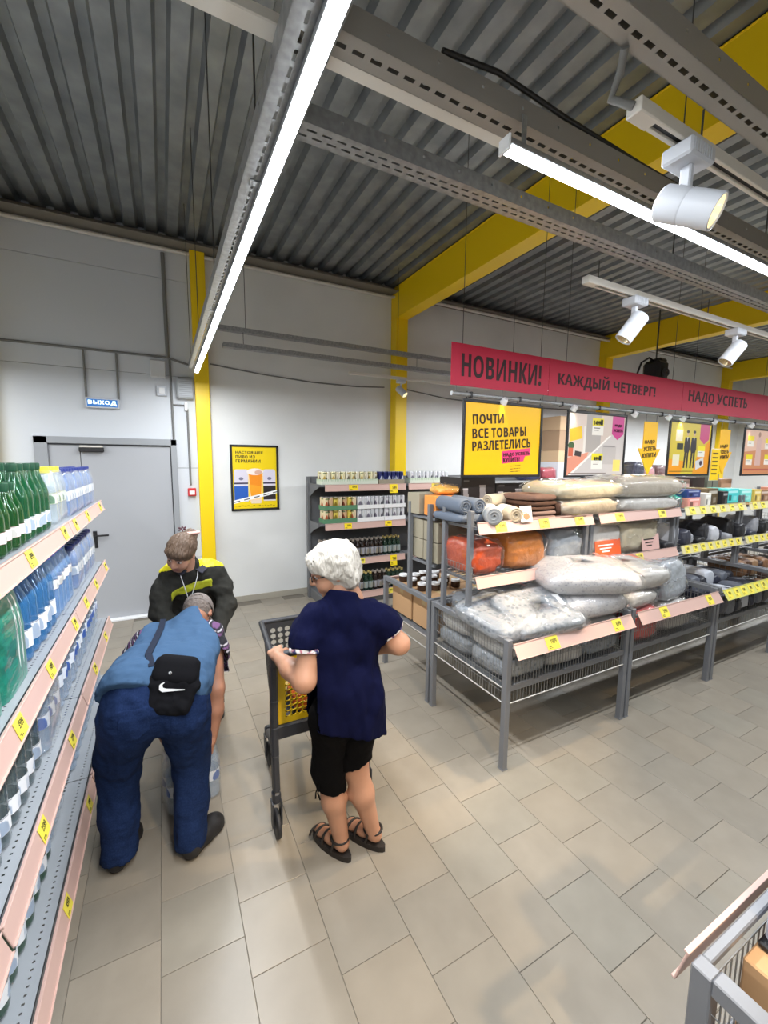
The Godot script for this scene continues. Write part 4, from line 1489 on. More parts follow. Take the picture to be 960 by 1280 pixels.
func bag(called: String, label: String, cat: String, p: Vector3, size: Vector3, m: Material, eul := Vector3.ZERO, e1 := 0.6, e2 := 0.35, sd := 1, amp := 0.02, group := "", card := Color(0, 0, 0, 0), card_at := Vector3.ZERO, card_size := Vector2(0.2, 0.12)) -> Node3D:
	var t := thing(called, label, cat, p, 0, group)
	t.rotation = eul
	part(t, "wrapped_body", soft(size.x, size.y, size.z, e1, e2, sd, amp).mesh(m))
	part(t, "plastic_film", soft(size.x * 1.02 + 0.008, size.y + 0.012, size.z * 1.02 + 0.008, e1 * 0.85, e2 * 0.8, sd + 500, 0.017, 40, 22, 3.0).mesh(M.film_shell))
	var g := Mb.new()      # heat-sealed edge of the plastic bag
	var s := size.x * 0.47
	var rows := []
	for i in 2:
		var line := PackedVector3Array()
		for k in 13:
			line.append(Vector3(lerpf(-s, s, k / 12.0), size.y * (0.48 + 0.04 * sin(k * 1.9 + sd)) + i * 0.012, size.z * 0.46 + i * 0.022))
		rows.append(line)
	g.grid(rows)
	part(t, "sealed_edge", g.mesh(M.film_edge))
	if card.a > 0.0:
		g = Mb.new()
		g.cbox(Vector3.ZERO, Vector3(card_size.x, card_size.y, 0.003), 0.001)
		var cm := g.mesh(mat(card, 0.35))
		g = Mb.new()
		for k in 3:
			g.box(Vector3(-card_size.x * 0.1, card_size.y * (0.2 - 0.2 * k), 0.002), Vector3(card_size.x * (0.6 - 0.15 * k), card_size.y * 0.08, 0.001))
		g.surf(cm, M.ink if card.get_luminance() > 0.5 else M.white)
		part(t, "paper_insert", cm, at(card_at, Vector3(-0.15, 0, 0)))
	return t

func roll(called: String, label: String, cat: String, p: Vector3, r: float, l: float, m: Material, eul: Vector3, band: Material = null, group := "") -> void:   # rolled blanket, axis along local x
	var t := thing(called, label, cat, p, 0, group)
	t.rotation = eul
	var g := Mb.new()
	var q := Basis.from_euler(Vector3(0, 0, -PI / 2))
	g.lathe([[0.0, -l / 2 + 0.01], [r * 0.4, -l / 2 + 0.006], [r * 0.8, -l / 2], [r, -l / 2 + 0.015], [r * 1.02, -l * 0.2], [r * 0.94, 0.0], [r * 1.02, l * 0.2], [r, l / 2 - 0.015], [r * 0.8, l / 2], [r * 0.4, l / 2 - 0.006], [0.0, l / 2 - 0.01]], 22, Vector3(0, r, 0), q)
	part(t, "rolled_cloth", g.mesh(m))
	g = Mb.new()
	for s: int in [-1, 1]:
		var path := []
		for k in 40:
			var a := k * 0.42
			var rr := r * 0.92 * (1.0 - k / 44.0)
			path.append(Vector3(s * (l / 2 + 0.001), r + sin(a) * rr, cos(a) * rr))
		g.tube(path, 0.003, 4)
	part(t, "spiral_edge", g.mesh(m))
	if band:
		g = Mb.new()
		g.lathe([[r * 0.99, -l * 0.18], [r * 1.03, -l * 0.17], [r * 1.03, l * 0.17], [r * 0.99, l * 0.18]], 22, Vector3(0, r, 0), q)
		part(t, "paper_band", g.mesh(band))

func fold(called: String, label: String, cat: String, p: Vector3, size: Vector3, m: Material, turn := 0.0, group := "", sd := 1) -> void:    # one folded textile
	var t := soft(size.x, size.y, size.z, 0.35, 0.22, sd, 0.006, 24, 8)
	one(called, t.mesh(m), label, cat, at(p, Vector3(0, turn, 0)), group)

func carton(called: String, label: String, p: Vector3, size: Vector3, m: Material, turn := 0.0, group := "", flap := true, text := "", cat := "box", ink: Material = null) -> Node3D:
	var t := thing(called, label, cat, p, turn, group)
	var g := Mb.new()
	g.cbox(Vector3(0, size.y / 2, 0), size, 0.004)
	part(t, "body", g.mesh(m))
	if flap:
		g = Mb.new()
		g.span(Vector3(-size.x / 2, size.y, -0.025), Vector3(size.x / 2, size.y + 0.0012, 0.025))
		g.span(Vector3(-0.0285, size.y - 0.08, size.z / 2), Vector3(0.0285, size.y, size.z / 2 + 0.0012))
		part(t, "packing_tape", g.mesh(mat(c8(196, 170, 126), 0.25)))
	if text:
		g = Mb.new()
		text_fit(g, text, size.x * 0.55, size.y * 0.2, Vector3(0, size.y * 0.55, size.z / 2 + 0.0012))
		part(t, "printing", g.mesh(ink if ink else M.ink))
	return t

# ---------------------------------------------------------------- stock on the basket tables
func build_stock() -> void:
	M.film_edge = glass(c8(235, 238, 240), 0.22, 0.1)
	M.film_shell = glass(c8(236, 240, 244), 0.02, 0.07)
	M.film_shell.metallic_specular = 0.9
	var X := TABLE_X
	var dotted := film(c8(255, 255, 255), 0.8)
	dotted.albedo_texture = dots(c8(178, 176, 176), c8(104, 106, 120), 170, 1, 3)
	dotted.uv1_scale = Vector3.ONE * 3.2
	var leafy := film(c8(255, 255, 255), 1.3)
	leafy.albedo_texture = dots(c8(138, 142, 146), c8(100, 108, 116), 90, 3, 8)
	leafy.uv1_scale = Vector3.ONE * 2.4
	var clear_grey := film(c8(120, 124, 128), 1.3)
	var white := film(c8(178, 175, 170), 1.0)
	var cream := film(c8(176, 166, 142), 0.9)
	var cream2 := film(c8(164, 150, 128), 1.0)
	var orange := film(c8(160, 60, 22), 1.2)
	var mustard := film(c8(176, 104, 34), 1.2)
	var teal := film(c8(30, 190, 160), 1.0)
	var black := film(c8(34, 34, 38), 1.2)
	var navy := film(c8(36, 40, 62), 1.0)
	var red := film(c8(196, 60, 50), 0.8)
	var brown := cloth(c8(88, 64, 52))
	var taupe := cloth(c8(140, 114, 102))
	var dark_brown := cloth(c8(70, 52, 44))
	var blue_grey := cloth(c8(100, 108, 120))
	var beige := cloth(c8(176, 165, 146))
	var pale_grey := cloth(c8(150, 152, 153))
	# --- basket of the first table: two layers of clear packs below the rim
	var c := 0
	for l in 2:
		for i in 3:
			for j in 2:
				bag("bedding_pack", "pale bedding pack inside the first basket, %s layer, %s from the aisle, %s" % [["bottom", "upper"][l], ORD[i], ["front side", "back side"][j]], "bedding", Vector3(X + 0.225 + i * 0.385, 0.545 + l * 0.135, -2.03 - j * 0.37), Vector3(0.375, 0.14, 0.355), [leafy, white][(i + l) % 2], Vector3.ZERO, 0.5, 0.3, 10 + c, 0.018, "packs inside the first basket")
				c += 1
	bag("bedding_pack", "flat grey clear bedding pack at the back corner of the first basket, under the rack", "bedding", Vector3(X + 0.42, 0.83, -2.36), Vector3(0.68, 0.12, 0.4), clear_grey, Vector3(0.1, 0.05, 0.03), 0.55, 0.3, 31, 0.02)
	bag("bedding_pack", "grey clear bedding pack hanging over the aisle end rail", "bedding", Vector3(X + 0.19, 0.83, -2.1), Vector3(0.42, 0.13, 0.5), leafy, Vector3(0.1, 0.1, 0.12), 0.5, 0.35, 32, 0.014)
	bag("bedding_pack", "tilted clear bedding pack with a white paper insert leaning on the front price rail", "bedding", Vector3(X + 0.42, 0.865, -1.985), Vector3(0.56, 0.13, 0.38), leafy, Vector3(0.42, -0.1, 0.05), 0.5, 0.25, 33, 0.014, "", c8(240, 240, 240), Vector3(0.14, 0.125, -0.02), Vector2(0.12, 0.1)).get_child(-1).rotation.x = -1.5
	bag("pillow_pack", "lower dotted grey pillow pack of the pair in the first basket", "pillow", Vector3(X + 0.9, 0.83, -2.06), Vector3(0.66, 0.19, 0.48), dotted, Vector3(0.06, -0.06, 0.0), 0.68, 0.3, 34, 0.012)
	bag("pillow_pack", "upper dotted grey pillow pack lying across the other in the first basket", "pillow", Vector3(X + 0.95, 1.0, -2.07), Vector3(0.76, 0.21, 0.5), dotted, Vector3(0.12, -0.34, -0.02), 0.72, 0.3, 35, 0.012)
	# --- middle deck
	bag("blanket_bag", "orange blanket in a clear bag on the middle rack shelf, nearest the aisle", "blanket", Vector3(X + 0.17, 1.145, -2.36), Vector3(0.3, 0.24, 0.34), orange, Vector3.ZERO, 0.45, 0.3, 41, 0.03)
	bag("blanket_bag", "mustard blanket in a clear bag on the middle rack shelf", "blanket", Vector3(X + 0.56, 1.145, -2.36), Vector3(0.38, 0.29, 0.34), mustard, Vector3.ZERO, 0.4, 0.3, 42, 0.014)
	bag("blanket_bag", "grey and white blanket in a clear bag beside the mustard one", "blanket", Vector3(X + 0.99, 1.145, -2.36), Vector3(0.36, 0.28, 0.34), film(c8(136, 141, 146), 1.3), Vector3.ZERO, 0.5, 0.35, 43, 0.035)
	bag("blanket_bag", "white blanket bag with an orange lower panel on the middle rack shelf", "blanket", Vector3(X + 1.46, 1.145, -2.36), Vector3(0.38, 0.3, 0.34), white, Vector3.ZERO, 0.4, 0.3, 44, 0.014, "", c8(224, 92, 44), Vector3(0.0, 0.09, 0.178), Vector2(0.33, 0.13))
	bag("blanket_bag", "cream blanket bag with a dusty pink lower panel on the middle rack shelf", "blanket", Vector3(X + 1.94, 1.145, -2.36), Vector3(0.54, 0.31, 0.34), cream, Vector3.ZERO, 0.42, 0.3, 45, 0.03, "", c8(206, 168, 160), Vector3(0.12, 0.09, 0.178), Vector2(0.26, 0.14))
	rng.seed = 77
	for i in 16:
		var col: Color = [c8(38, 38, 42), c8(186, 188, 194), c8(52, 54, 66), c8(150, 152, 158), c8(28, 28, 30)][i % 5]
		var wx := X + 2.36 + i * 0.135
		fold("folded_garment", "folded %s bagged garment, third table's middle shelf, %s from the cream bag" % [["black", "pale grey", "dark blue", "grey", "black"][i % 5], ORD[i]], "clothing", Vector3(wx, 1.145 + 0.0, -2.31 - 0.04 * (i % 2)), Vector3(0.13, 0.07 + 0.05 * ((i * 7) % 4), 0.3), film(col, 1.0), 0.12 * ((i % 3) - 1), "folded garments on the middle shelf", 50 + i)
		if i % 3 == 0:
			fold("folded_garment", "folded %s garment lying behind on the middle shelf, above the %s front garment" % [["charcoal", "navy"][i % 2], ORD[i]], "clothing", Vector3(wx + 0.03, 1.15, -2.52), Vector3(0.2, 0.16, 0.16), [black, navy][i % 2], 0.2, "folded garments on the middle shelf", 70 + i)
	# --- top deck, first table: rolled and folded blankets
	roll("rolled_blanket", "upper blue-grey rolled blanket at the aisle end of the top rack", "blanket", Vector3(X + 0.05, 1.575, -2.46), 0.055, 0.34, blue_grey, Vector3(0, PI / 2 - 0.1, 0))
	roll("rolled_blanket", "second blue-grey rolled blanket beside the one at the aisle end", "blanket", Vector3(X + 0.165, 1.575, -2.45), 0.055, 0.34, blue_grey, Vector3(0, PI / 2 - 0.1, 0))
	fold("folded_blanket", "folded blue-grey blanket under the two rolls at the aisle end", "blanket", Vector3(X + 0.11, 1.51, -2.45), Vector3(0.26, 0.066, 0.36), blue_grey, 0, "", 91)
	roll("rolled_blanket", "cream rolled blanket behind the pale grey roll on the top rack", "blanket", Vector3(X + 0.36, 1.55, -2.5), 0.058, 0.36, beige, Vector3(0, 0.15, 0))
	roll("rolled_blanket", "pale grey rolled blanket lying in front on the top rack by the aisle", "blanket", Vector3(X + 0.24, 1.512, -2.26), 0.062, 0.32, pale_grey, Vector3(0, 0.95, 0), mat(c8(226, 226, 220), 0.5))
	roll("rolled_blanket", "cream rolled blanket with a white paper band on the top rack", "blanket", Vector3(X + 0.42, 1.512, -2.3), 0.058, 0.34, beige, Vector3(0, 1.2, 0), M.white)
	roll("rolled_blanket", "cream rolled blanket stacked behind the paper-banded one", "blanket", Vector3(X + 0.5, 1.6, -2.46), 0.05, 0.36, beige, Vector3(0, 0.3, 0))
	var g := Mb.new()
	g.prism([Vector2(-0.055, 0), Vector2(0.055, 0), Vector2(0.035, 0.1), Vector2(-0.035, 0.1)], -0.001, 0.001)
	var tagp := Print.new(64, 64, c8(240, 238, 234))
	tagp.oval(0.5, 0.65, 0.28, 0.22, c8(150, 120, 90))
	for k in 3:
		tagp.rect(0.2, 0.12 + k * 0.12, 0.8, 0.18 + k * 0.12, c8(90, 90, 90))
	one("paper_tag", picture(0.11, 0.115, print_mat(tagp)), "white paper tag with a picture hanging in front of the cream rolls", "tag", at(Vector3(X + 0.46, 1.575, -2.145), Vector3(-0.2, 0, 0)))
	var fs := [[taupe, 0.04], [taupe, 0.04], [brown, 0.035], [brown, 0.04], [cloth(c8(116, 90, 78)), 0.05]]
	var yy := 1.511
	for i in fs.size():
		fold("folded_blanket", "%s folded blanket, %s from the bottom of the brown stack on the top rack" % [["dusty pink", "dusty pink", "brown", "brown", "soft brown"][i], ORD[i]], "blanket", Vector3(X + 0.66 + 0.01 * (i % 2), yy, -2.32), Vector3(0.27, fs[i][1] as float, 0.32), fs[i][0], 0.02 * i, "brown stack of folded blankets", 95 + i)
		yy += (fs[i][1] as float) * 0.93
	roll("rolled_blanket", "dark brown rolled blanket with a broad white band on the top rack", "blanket", Vector3(X + 0.93, 1.53, -2.24), 0.056, 0.26, dark_brown, Vector3(0, 0.1, 0), M.white)
	fold("folded_blanket", "flat folded brown blanket under the white-banded dark roll", "blanket", Vector3(X + 0.98, 1.51, -2.28), Vector3(0.36, 0.03, 0.26), taupe, 0, "", 99)
	roll("rolled_blanket", "cream roll behind the dark brown roll on the top rack", "blanket", Vector3(X + 0.9, 1.51, -2.45), 0.055, 0.25, beige, Vector3(0, 0.4, 0))
	# --- top deck, second table: bedding bags
	bag("bedding_bag", "lower cream bedding bag on the top rack beside the dark brown roll", "bedding", Vector3(X + 1.2, 1.512, -2.36), Vector3(0.72, 0.15, 0.44), cream2, Vector3(0, 0.03, 0), 0.6, 0.3, 101, 0.02)
	bag("bedding_bag", "upper cream bedding bag on top of the stack beside the dark brown roll", "bedding", Vector3(X + 1.24, 1.642, -2.38), Vector3(0.86, 0.15, 0.44), cream, Vector3(0, 0.0, 0), 0.62, 0.3, 102, 0.014)
	bag("bedding_bag", "lower white bedding bag on the top rack beside the teal packs", "bedding", Vector3(X + 2.0, 1.512, -2.36), Vector3(0.82, 0.14, 0.44), white, Vector3(0, -0.03, 0), 0.6, 0.3, 103, 0.02)
	bag("bedding_bag", "upper white bedding bag with a dark paper strip on top of the stack", "bedding", Vector3(X + 1.98, 1.632, -2.36), Vector3(0.9, 0.19, 0.46), film(c8(164, 156, 142), 1.1), Vector3(0, -0.1, 0), 0.62, 0.33, 104, 0.014)
	bag("teal_pack", "lower teal packed towel behind the white bedding bags", "towel", Vector3(X + 2.5, 1.512, -2.42), Vector3(0.34, 0.13, 0.34), teal, Vector3.ZERO, 0.5, 0.3, 105, 0.02)
	bag("teal_pack", "upper teal packed towel behind the white bedding bags", "towel", Vector3(X + 2.5, 1.632, -2.44), Vector3(0.36, 0.15, 0.32), teal, Vector3(0, 0.2, 0), 0.5, 0.3, 106, 0.02, "", c8(214, 208, 60), Vector3(-0.1, 0.15, 0), Vector2(0.12, 0.08)).get_child(-1).rotation.x = -1.4
	# --- top deck, third table onward: small cartons
	var rows := [["pink carton with white print on the third table's top rack", c8(224, 150, 138), 2.76, 0.0, 0.22, 0.1, -2.22], ["navy and white carton stacked on the pink carton", c8(40, 60, 120), 2.78, 0.1, 0.24, 0.075, -2.24], ["small white carton with grey print beside the pink carton", c8(216, 214, 204), 2.97, 0.0, 0.1, 0.14, -2.2], ["dark brown carton with an olive side on the top rack", c8(96, 82, 60), 3.14, 0.0, 0.2, 0.18, -2.24], ["black carton beside the turquoise cartons", c8(38, 38, 42), 3.3, 0.0, 0.1, 0.15, -2.2], ["first turquoise carton on the top rack, next to the black carton", c8(70, 196, 196), 3.5, 0.02, 0.25, 0.15, -2.22], ["second turquoise carton on the top rack, with a pale print", c8(120, 214, 204), 3.79, 0.02, 0.24, 0.14, -2.22], ["yellow carton past the turquoise cartons", c8(214, 186, 90), 4.05, 0.0, 0.16, 0.15, -2.22], ["brown carton at the end of the visible top rack", c8(150, 110, 80), 4.28, 0.0, 0.22, 0.14, -2.24], ["dull green carton beyond the brown carton on the top rack", c8(120, 130, 90), 4.58, 0.0, 0.3, 0.12, -2.24], ["salmon carton near the far end of the top rack", c8(210, 140, 110), 4.95, 0.0, 0.3, 0.15, -2.24]]
	for q: Array in rows:
		var pm := Print.new(64, 48, q[1])
		pm.rect(0.08, 0.12, 0.92, 0.3, (q[1] as Color).lightened(0.55))
		pm.rect(0.15, 0.42, 0.4, 0.85, (q[1] as Color).darkened(0.45))
		pm.rect(0.55, 0.5, 0.85, 0.85, (q[1] as Color).lightened(0.3))
		var t := thing("small_carton", q[0], "box", Vector3(X + q[2], 1.512 + q[3], q[6]), 0.0, "small cartons on the top rack")
		g = Mb.new()
		g.cbox(Vector3(0, q[5] / 2, -0.1), Vector3(q[4], q[5], 0.24), 0.003)
		part(t, "body", g.mesh(mat(q[1], 0.5)))
		part(t, "front_print", picture(q[4] * 0.96, q[5] * 0.94, print_mat(pm)), at(Vector3(0, q[5] / 2, 0.0205)))
	g = Mb.new()
	g.cbox(Vector3(0, 0.006, 0), Vector3(0.62, 0.012, 0.3), 0.002)
	one("carton_tray", g.mesh(M.carton), "flat carton tray under the two turquoise cartons", "tray", at(Vector3(X + 3.64, 1.509, -2.3)))
	# --- baskets of the second and later tables
	var P := TABLE_P
	bag("pillow_pack", "lower white pillow pack in the second basket", "pillow", Vector3(X + P + 0.2, 0.82, -2.06), Vector3(0.44, 0.15, 0.44), white, Vector3(0.05, 0.1, 0), 0.6, 0.33, 111, 0.018)
	bag("pillow_pack", "upper pillow pack with an orange paper top in the second basket", "pillow", Vector3(X + P + 0.26, 0.955, -2.1), Vector3(0.6, 0.2, 0.48), white, Vector3(0.1, -0.15, 0), 0.62, 0.33, 112, 0.018, "", c8(226, 110, 76), Vector3(0.06, 0.185, -0.01), Vector2(0.34, 0.2)).get_child(-1).rotation.x = -1.45
	bag("bedding_pack", "red and white pack low inside the second wire basket", "bedding", Vector3(X + P + 0.24, 0.545, -2.0), Vector3(0.38, 0.27, 0.34), red, Vector3.ZERO, 0.4, 0.3, 113, 0.02)
	bag("bedding_pack", "white pack low inside the second wire basket", "bedding", Vector3(X + P + 0.72, 0.545, -2.02), Vector3(0.4, 0.25, 0.36), white, Vector3.ZERO, 0.45, 0.3, 114, 0.02)
	bag("bedding_pack", "upright clear bag of white bedding standing in the second basket", "bedding", Vector3(X + P + 0.74, 0.79, -1.96), Vector3(0.46, 0.33, 0.17), film(c8(154, 160, 165), 1.3), Vector3(-0.18, 0.12, 0), 0.45, 0.3, 115, 0.014)
	for i in 4:
		bag("dark_pack", "dark brown packed throw in the second basket, %s from the pillows" % ORD[i], "blanket", Vector3(X + P + 0.66 + 0.13 * i, 0.76 + 0.03 * (i % 2), -2.42), Vector3(0.3, 0.15, 0.28), film([c8(58, 44, 36), c8(92, 70, 54)][i % 2], 1.0), Vector3(0, 0.3 * i, 0), 0.5, 0.35, 116 + i, 0.02, "dark throws in the second basket")
	rng.seed = 99
	for u in range(2, 5):
		for i in 8:
			for j in 2:
				var colr: Color = [[c8(46, 48, 62), c8(180, 184, 192), c8(34, 36, 46), c8(90, 94, 104)], [c8(86, 60, 44), c8(128, 94, 66), c8(58, 40, 32), c8(150, 120, 90)], [c8(70, 66, 66), c8(120, 110, 100), c8(40, 40, 44), c8(150, 140, 130)]][u - 2][(i * 3 + j) % 4]
				fold("folded_garment", "%s garment in the %s basket table, %s from its aisle end, %s" % [[["navy", "pale grey", "black", "grey"], ["brown", "tan", "dark brown", "camel"], ["charcoal", "taupe", "black", "beige"]][u - 2][(i * 3 + j) % 4], ORD[u], ORD[i], ["front pile", "back pile"][j]], "clothing", Vector3(X + P * u + 0.13 + i * 0.135, 0.545 + 0.1 * j + rng.randf_range(0, 0.04), -1.97 - 0.36 * j), Vector3(0.15, rng.randf_range(0.12, 0.22), 0.34), film(colr, 0.9), rng.randf_range(-0.3, 0.3), "garments in the far baskets", 130 + u * 20 + i * 2 + j)
	# --- back row: cartons, jars, appliances
	for i in 2:
		carton("brown_carton", ["brown carton in the end basket of the back row, closer to the wall", "brown carton in the end basket of the back row, closer to the front row"][i], Vector3(X + 0.25, 0.545, -3.22 + 0.37 * i), Vector3(0.34, 0.28, 0.35), M.carton, PI / 2 * 3, "cartons in the back row baskets", true, "ТОВАР" if false else "")
		carton("brown_carton", ["brown carton deeper in the back row basket, wall side", "brown carton deeper in the back row basket, front side"][i], Vector3(X + 0.66, 0.545, -3.22 + 0.37 * i), Vector3(0.36, 0.28, 0.35), M.carton, 0.0, "cartons in the back row baskets")
	var jar := Mb.new()
	jar.lathe([[0.0, 0.0], [0.036, 0.0], [0.042, 0.008], [0.042, 0.05], [0.038, 0.058]], 14)
	var jm := jar.mesh(mat(c8(62, 44, 34), 0.15))
	jar = Mb.new()
	jar.lathe([[0.0405, 0.052], [0.0405, 0.068], [0.038, 0.07], [0.0, 0.07]], 14)
	jar.surf(jm, M.white)
	var jn := 0
	for i in 4:
		for j in 3:
			one("candle_jar", jm, "white-lidded brown jar on the end cartons, %s across, %s row from the wall" % [ORD[i], ORD[j]], "jar", at(Vector3(X + 0.14 + i * 0.11, 0.826, -3.3 + j * 0.16 + 0.04 * (i % 2))), "white-lidded jars on the end cartons")
			jn += 1
	for k in 2:
		for i in 2:
			carton("grey_carton", "%s greyish carton on the back row's lower rack shelf, %s" % [["lower", "upper"][k], ["closer to the wall", "closer to the front row"][i]], Vector3(X + 0.2, 1.142 + 0.165 * k, -2.945 + 0.21 * i), Vector3(0.3, 0.16, 0.2), M.carton_grey, 0, "greyish cartons on the back row rack", false)
	carton("open_carton", "olive carton at the back row's top rack end, with an orange front panel beside it", Vector3(X + 0.11, 1.512, -2.94), Vector3(0.2, 0.17, 0.18), M.carton_grey, 0, "", false)
	carton("orange_carton", "orange carton with a dark slot at the end of the back row's top rack", Vector3(X + 0.16, 1.512, -2.74), Vector3(0.24, 0.16, 0.16), mat(c8(224, 142, 66), 0.6), 0, "", false)
	bag("yellow_bag", "crumpled yellow-orange bag lying on the orange carton", "bag", Vector3(X + 0.22, 1.675, -2.8), Vector3(0.2, 0.07, 0.18), film(c8(232, 170, 70), 1.0), Vector3.ZERO, 0.7, 0.6, 151, 0.02)
	var ap := Print.new(160, 96, c8(40, 32, 30))
	for q: Array in [[0.12, 0.55, 0.07, 0.26], [0.62, 0.5, 0.09, 0.3]]:
		ap.poly([[q[0] - q[2], q[1] - q[3]], [q[0] + q[2], q[1] - q[3]], [q[0] + q[2] * 0.85, q[1] + q[3]], [q[0] - q[2] * 0.85, q[1] + q[3]]], c8(150, 140, 136))
		ap.rect(q[0] - q[2] * 1.1, q[1] - q[3], q[0] + q[2] * 1.1, q[1] - q[3] + 0.06, c8(196, 186, 182))
		ap.rect(q[0] + q[2], q[1] - 0.1, q[0] + q[2] + 0.02, q[1] + 0.16, c8(170, 160, 156))
	ap.rect(0.34, 0.62, 0.46, 0.86, c8(104, 96, 92))
	ap.rect(0.84, 0.6, 0.96, 0.86, c8(104, 96, 92))
	ap.rect(0.06, 0.06, 0.22, 0.12, c8(120, 114, 110))
	var apm := print_mat(ap, 0.4)
	var bx := 0
	for q: Array in [[0.5, 0.36, 0.3], [0.9, 0.42, 0.25], [1.33, 0.42, 0.25], [1.78, 0.44, 0.22]]:
		var t := thing("appliance_carton", "black carton printed with appliances, back row's top rack, %s from the aisle end" % ORD[bx], "box", Vector3(X + q[0], 1.512, -2.86), 0.0, "black appliance cartons")
		g = Mb.new()
		g.cbox(Vector3(0, q[2] / 2, 0), Vector3(q[1], q[2], 0.3), 0.003)
		part(t, "body", g.mesh(mat(c8(32, 28, 28), 0.4)))
		part(t, "front_print", picture(q[1] * 0.98, q[2] * 0.96, apm), at(Vector3(0, q[2] / 2, 0.1505)))
		bx += 1
	for i in 7:
		var q: Color = [c8(150, 96, 70), c8(96, 50, 40), c8(176, 120, 90), c8(224, 180, 170), c8(60, 46, 44), c8(120, 124, 110), c8(190, 150, 120)][i]
		carton("small_carton", "%s carton on the back row's top rack, %s past the black appliance cartons" % [["brown", "dark red", "tan", "pale pink", "black", "olive", "light brown"][i], ORD[i]], Vector3(X + 2.6 + i * 0.33, 1.512, -2.86), Vector3(0.26, 0.24 + 0.03 * (i % 3), 0.26), mat(q, 0.6), 0, "small cartons on the top rack", false)
	# --- goods on the wall units seen between the posters
	var zt := WALL_Z + 0.42
	for i in 4:
		var h: float = [0.33, 0.2, 0.36, 0.24][i]
		var y0: float = 1.626 + [0.0, 0.332, 0.534, 0.896][i]
		carton("stacked_carton", "%s in the carton stack on the wall unit, %s from the bottom" % [["white carton", "tan carton", "brown carton", "tan carton"][i], ORD[i]], Vector3(6.55, y0, zt), Vector3(0.62, h, 0.4), mat([c8(206, 212, 216), c8(196, 168, 132), c8(160, 132, 104), c8(190, 160, 126)][i], 0.8), 0.0, "carton stack on the wall unit", false)
	for i in 8:
		var q: Color = [c8(40, 52, 96), c8(150, 60, 70), c8(44, 60, 110), c8(190, 90, 90), c8(36, 38, 58), c8(170, 120, 120), c8(90, 60, 60), c8(60, 70, 100)][i]
		bag("boxed_pack", "%s pack on the wall unit's top shelf, %s of the packs seen between posters" % [["navy", "red", "blue", "rose", "dark navy", "dusty rose", "maroon", "slate"][i], ORD[i]], "pack", Vector3([5.6, 6.0, 7.15, 7.5, 8.6, 8.95, 9.4, 9.8][i], 1.627, zt + 0.1), Vector3(0.34, [0.2, 0.22, 0.2, 0.22, 0.34, 0.25, 0.28, 0.26][i], 0.3), film(q, 0.8), Vector3.ZERO, 0.45, 0.35, 160 + i, 0.03, "packs on the wall unit")
	# --- corner table at the bottom right
	carton("brown_carton", "brown carton in the basket table at the bottom right corner", Vector3(1.48, 0.545, -0.15), Vector3(0.66, 0.245, 0.42), M.carton, 0.0, "", true)
	var t := thing("grey_appliance", "pale grey appliance with white knobs standing on the corner carton", "appliance", Vector3(1.36, 0.792, -0.2))
	g = Mb.new()
	g.cbox(Vector3(0, 0.16, 0), Vector3(0.3, 0.32, 0.3), 0.02)
	part(t, "body", g.mesh(mat(c8(178, 182, 196), 0.35)))
	g = Mb.new()
	g.cbox(Vector3(0, 0.008, 0), Vector3(0.31, 0.016, 0.31), 0.004)
	part(t, "base", g.mesh(M.black))
	for k in 2:
		g = Mb.new()
		g.lathe([[0.0, 0.0], [0.026, 0.0], [0.03, 0.006], [0.026, 0.03], [0.0, 0.034]], 14, Vector3(-0.15, 0.09 + 0.13 * k, 0.05), Basis.from_euler(Vector3(0, 0, PI / 2)))
		part(t, "knob", g.mesh(M.white))

# ---------------------------------------------------------------- hanging signs
func frame_sign(called: String, label: String, cat: String, p: Vector3, w: float, h: float, sheet: Material) -> Node3D:
	var t := thing(called, label, cat, p, 0, "framed hanging posters")
	var g := Mb.new()
	for s: int in [-1, 1]:
		g.cbox(Vector3(0, s * (h / 2 - 0.011), 0), Vector3(w, 0.022, 0.02), 0.003)
		g.cbox(Vector3(s * (w / 2 - 0.011), 0, 0), Vector3(0.022, h - 0.044, 0.02), 0.003)
	g.span(Vector3(-w / 2 + 0.02, -h / 2 + 0.02, -0.006), Vector3(w / 2 - 0.02, h / 2 - 0.02, -0.002))
	part(t, "frame", g.mesh(M.black))
	part(t, "sheet", picture(w - 0.044, h - 0.044, sheet))
	g = Mb.new()
	for s: int in [-1, 1]:
		g.tube([Vector3(s * w * 0.46, h / 2, 0), Vector3(s * w * 0.46, h / 2 + 0.03, 0.0), Vector3(s * w * 0.46, h / 2 + 0.055, 0.0)], 0.004, 5)
	part(t, "hook", g.mesh(M.black))
	return t

func price_patch(p: Print, x: float, y: float, w: float, h: float) -> void:
	p.rect(x, y, x + w, y + h * 0.45, c8(240, 222, 40))
	p.rect(x, y + h * 0.45, x + w, y + h, c8(238, 232, 222))
	p.rect(x + w * 0.15, y + h * 0.55, x + w * 0.7, y + h * 0.6, c8(90, 80, 70))
	p.rect(x + w * 0.15, y + h * 0.68, x + w * 0.6, y + h * 0.73, c8(120, 110, 100))

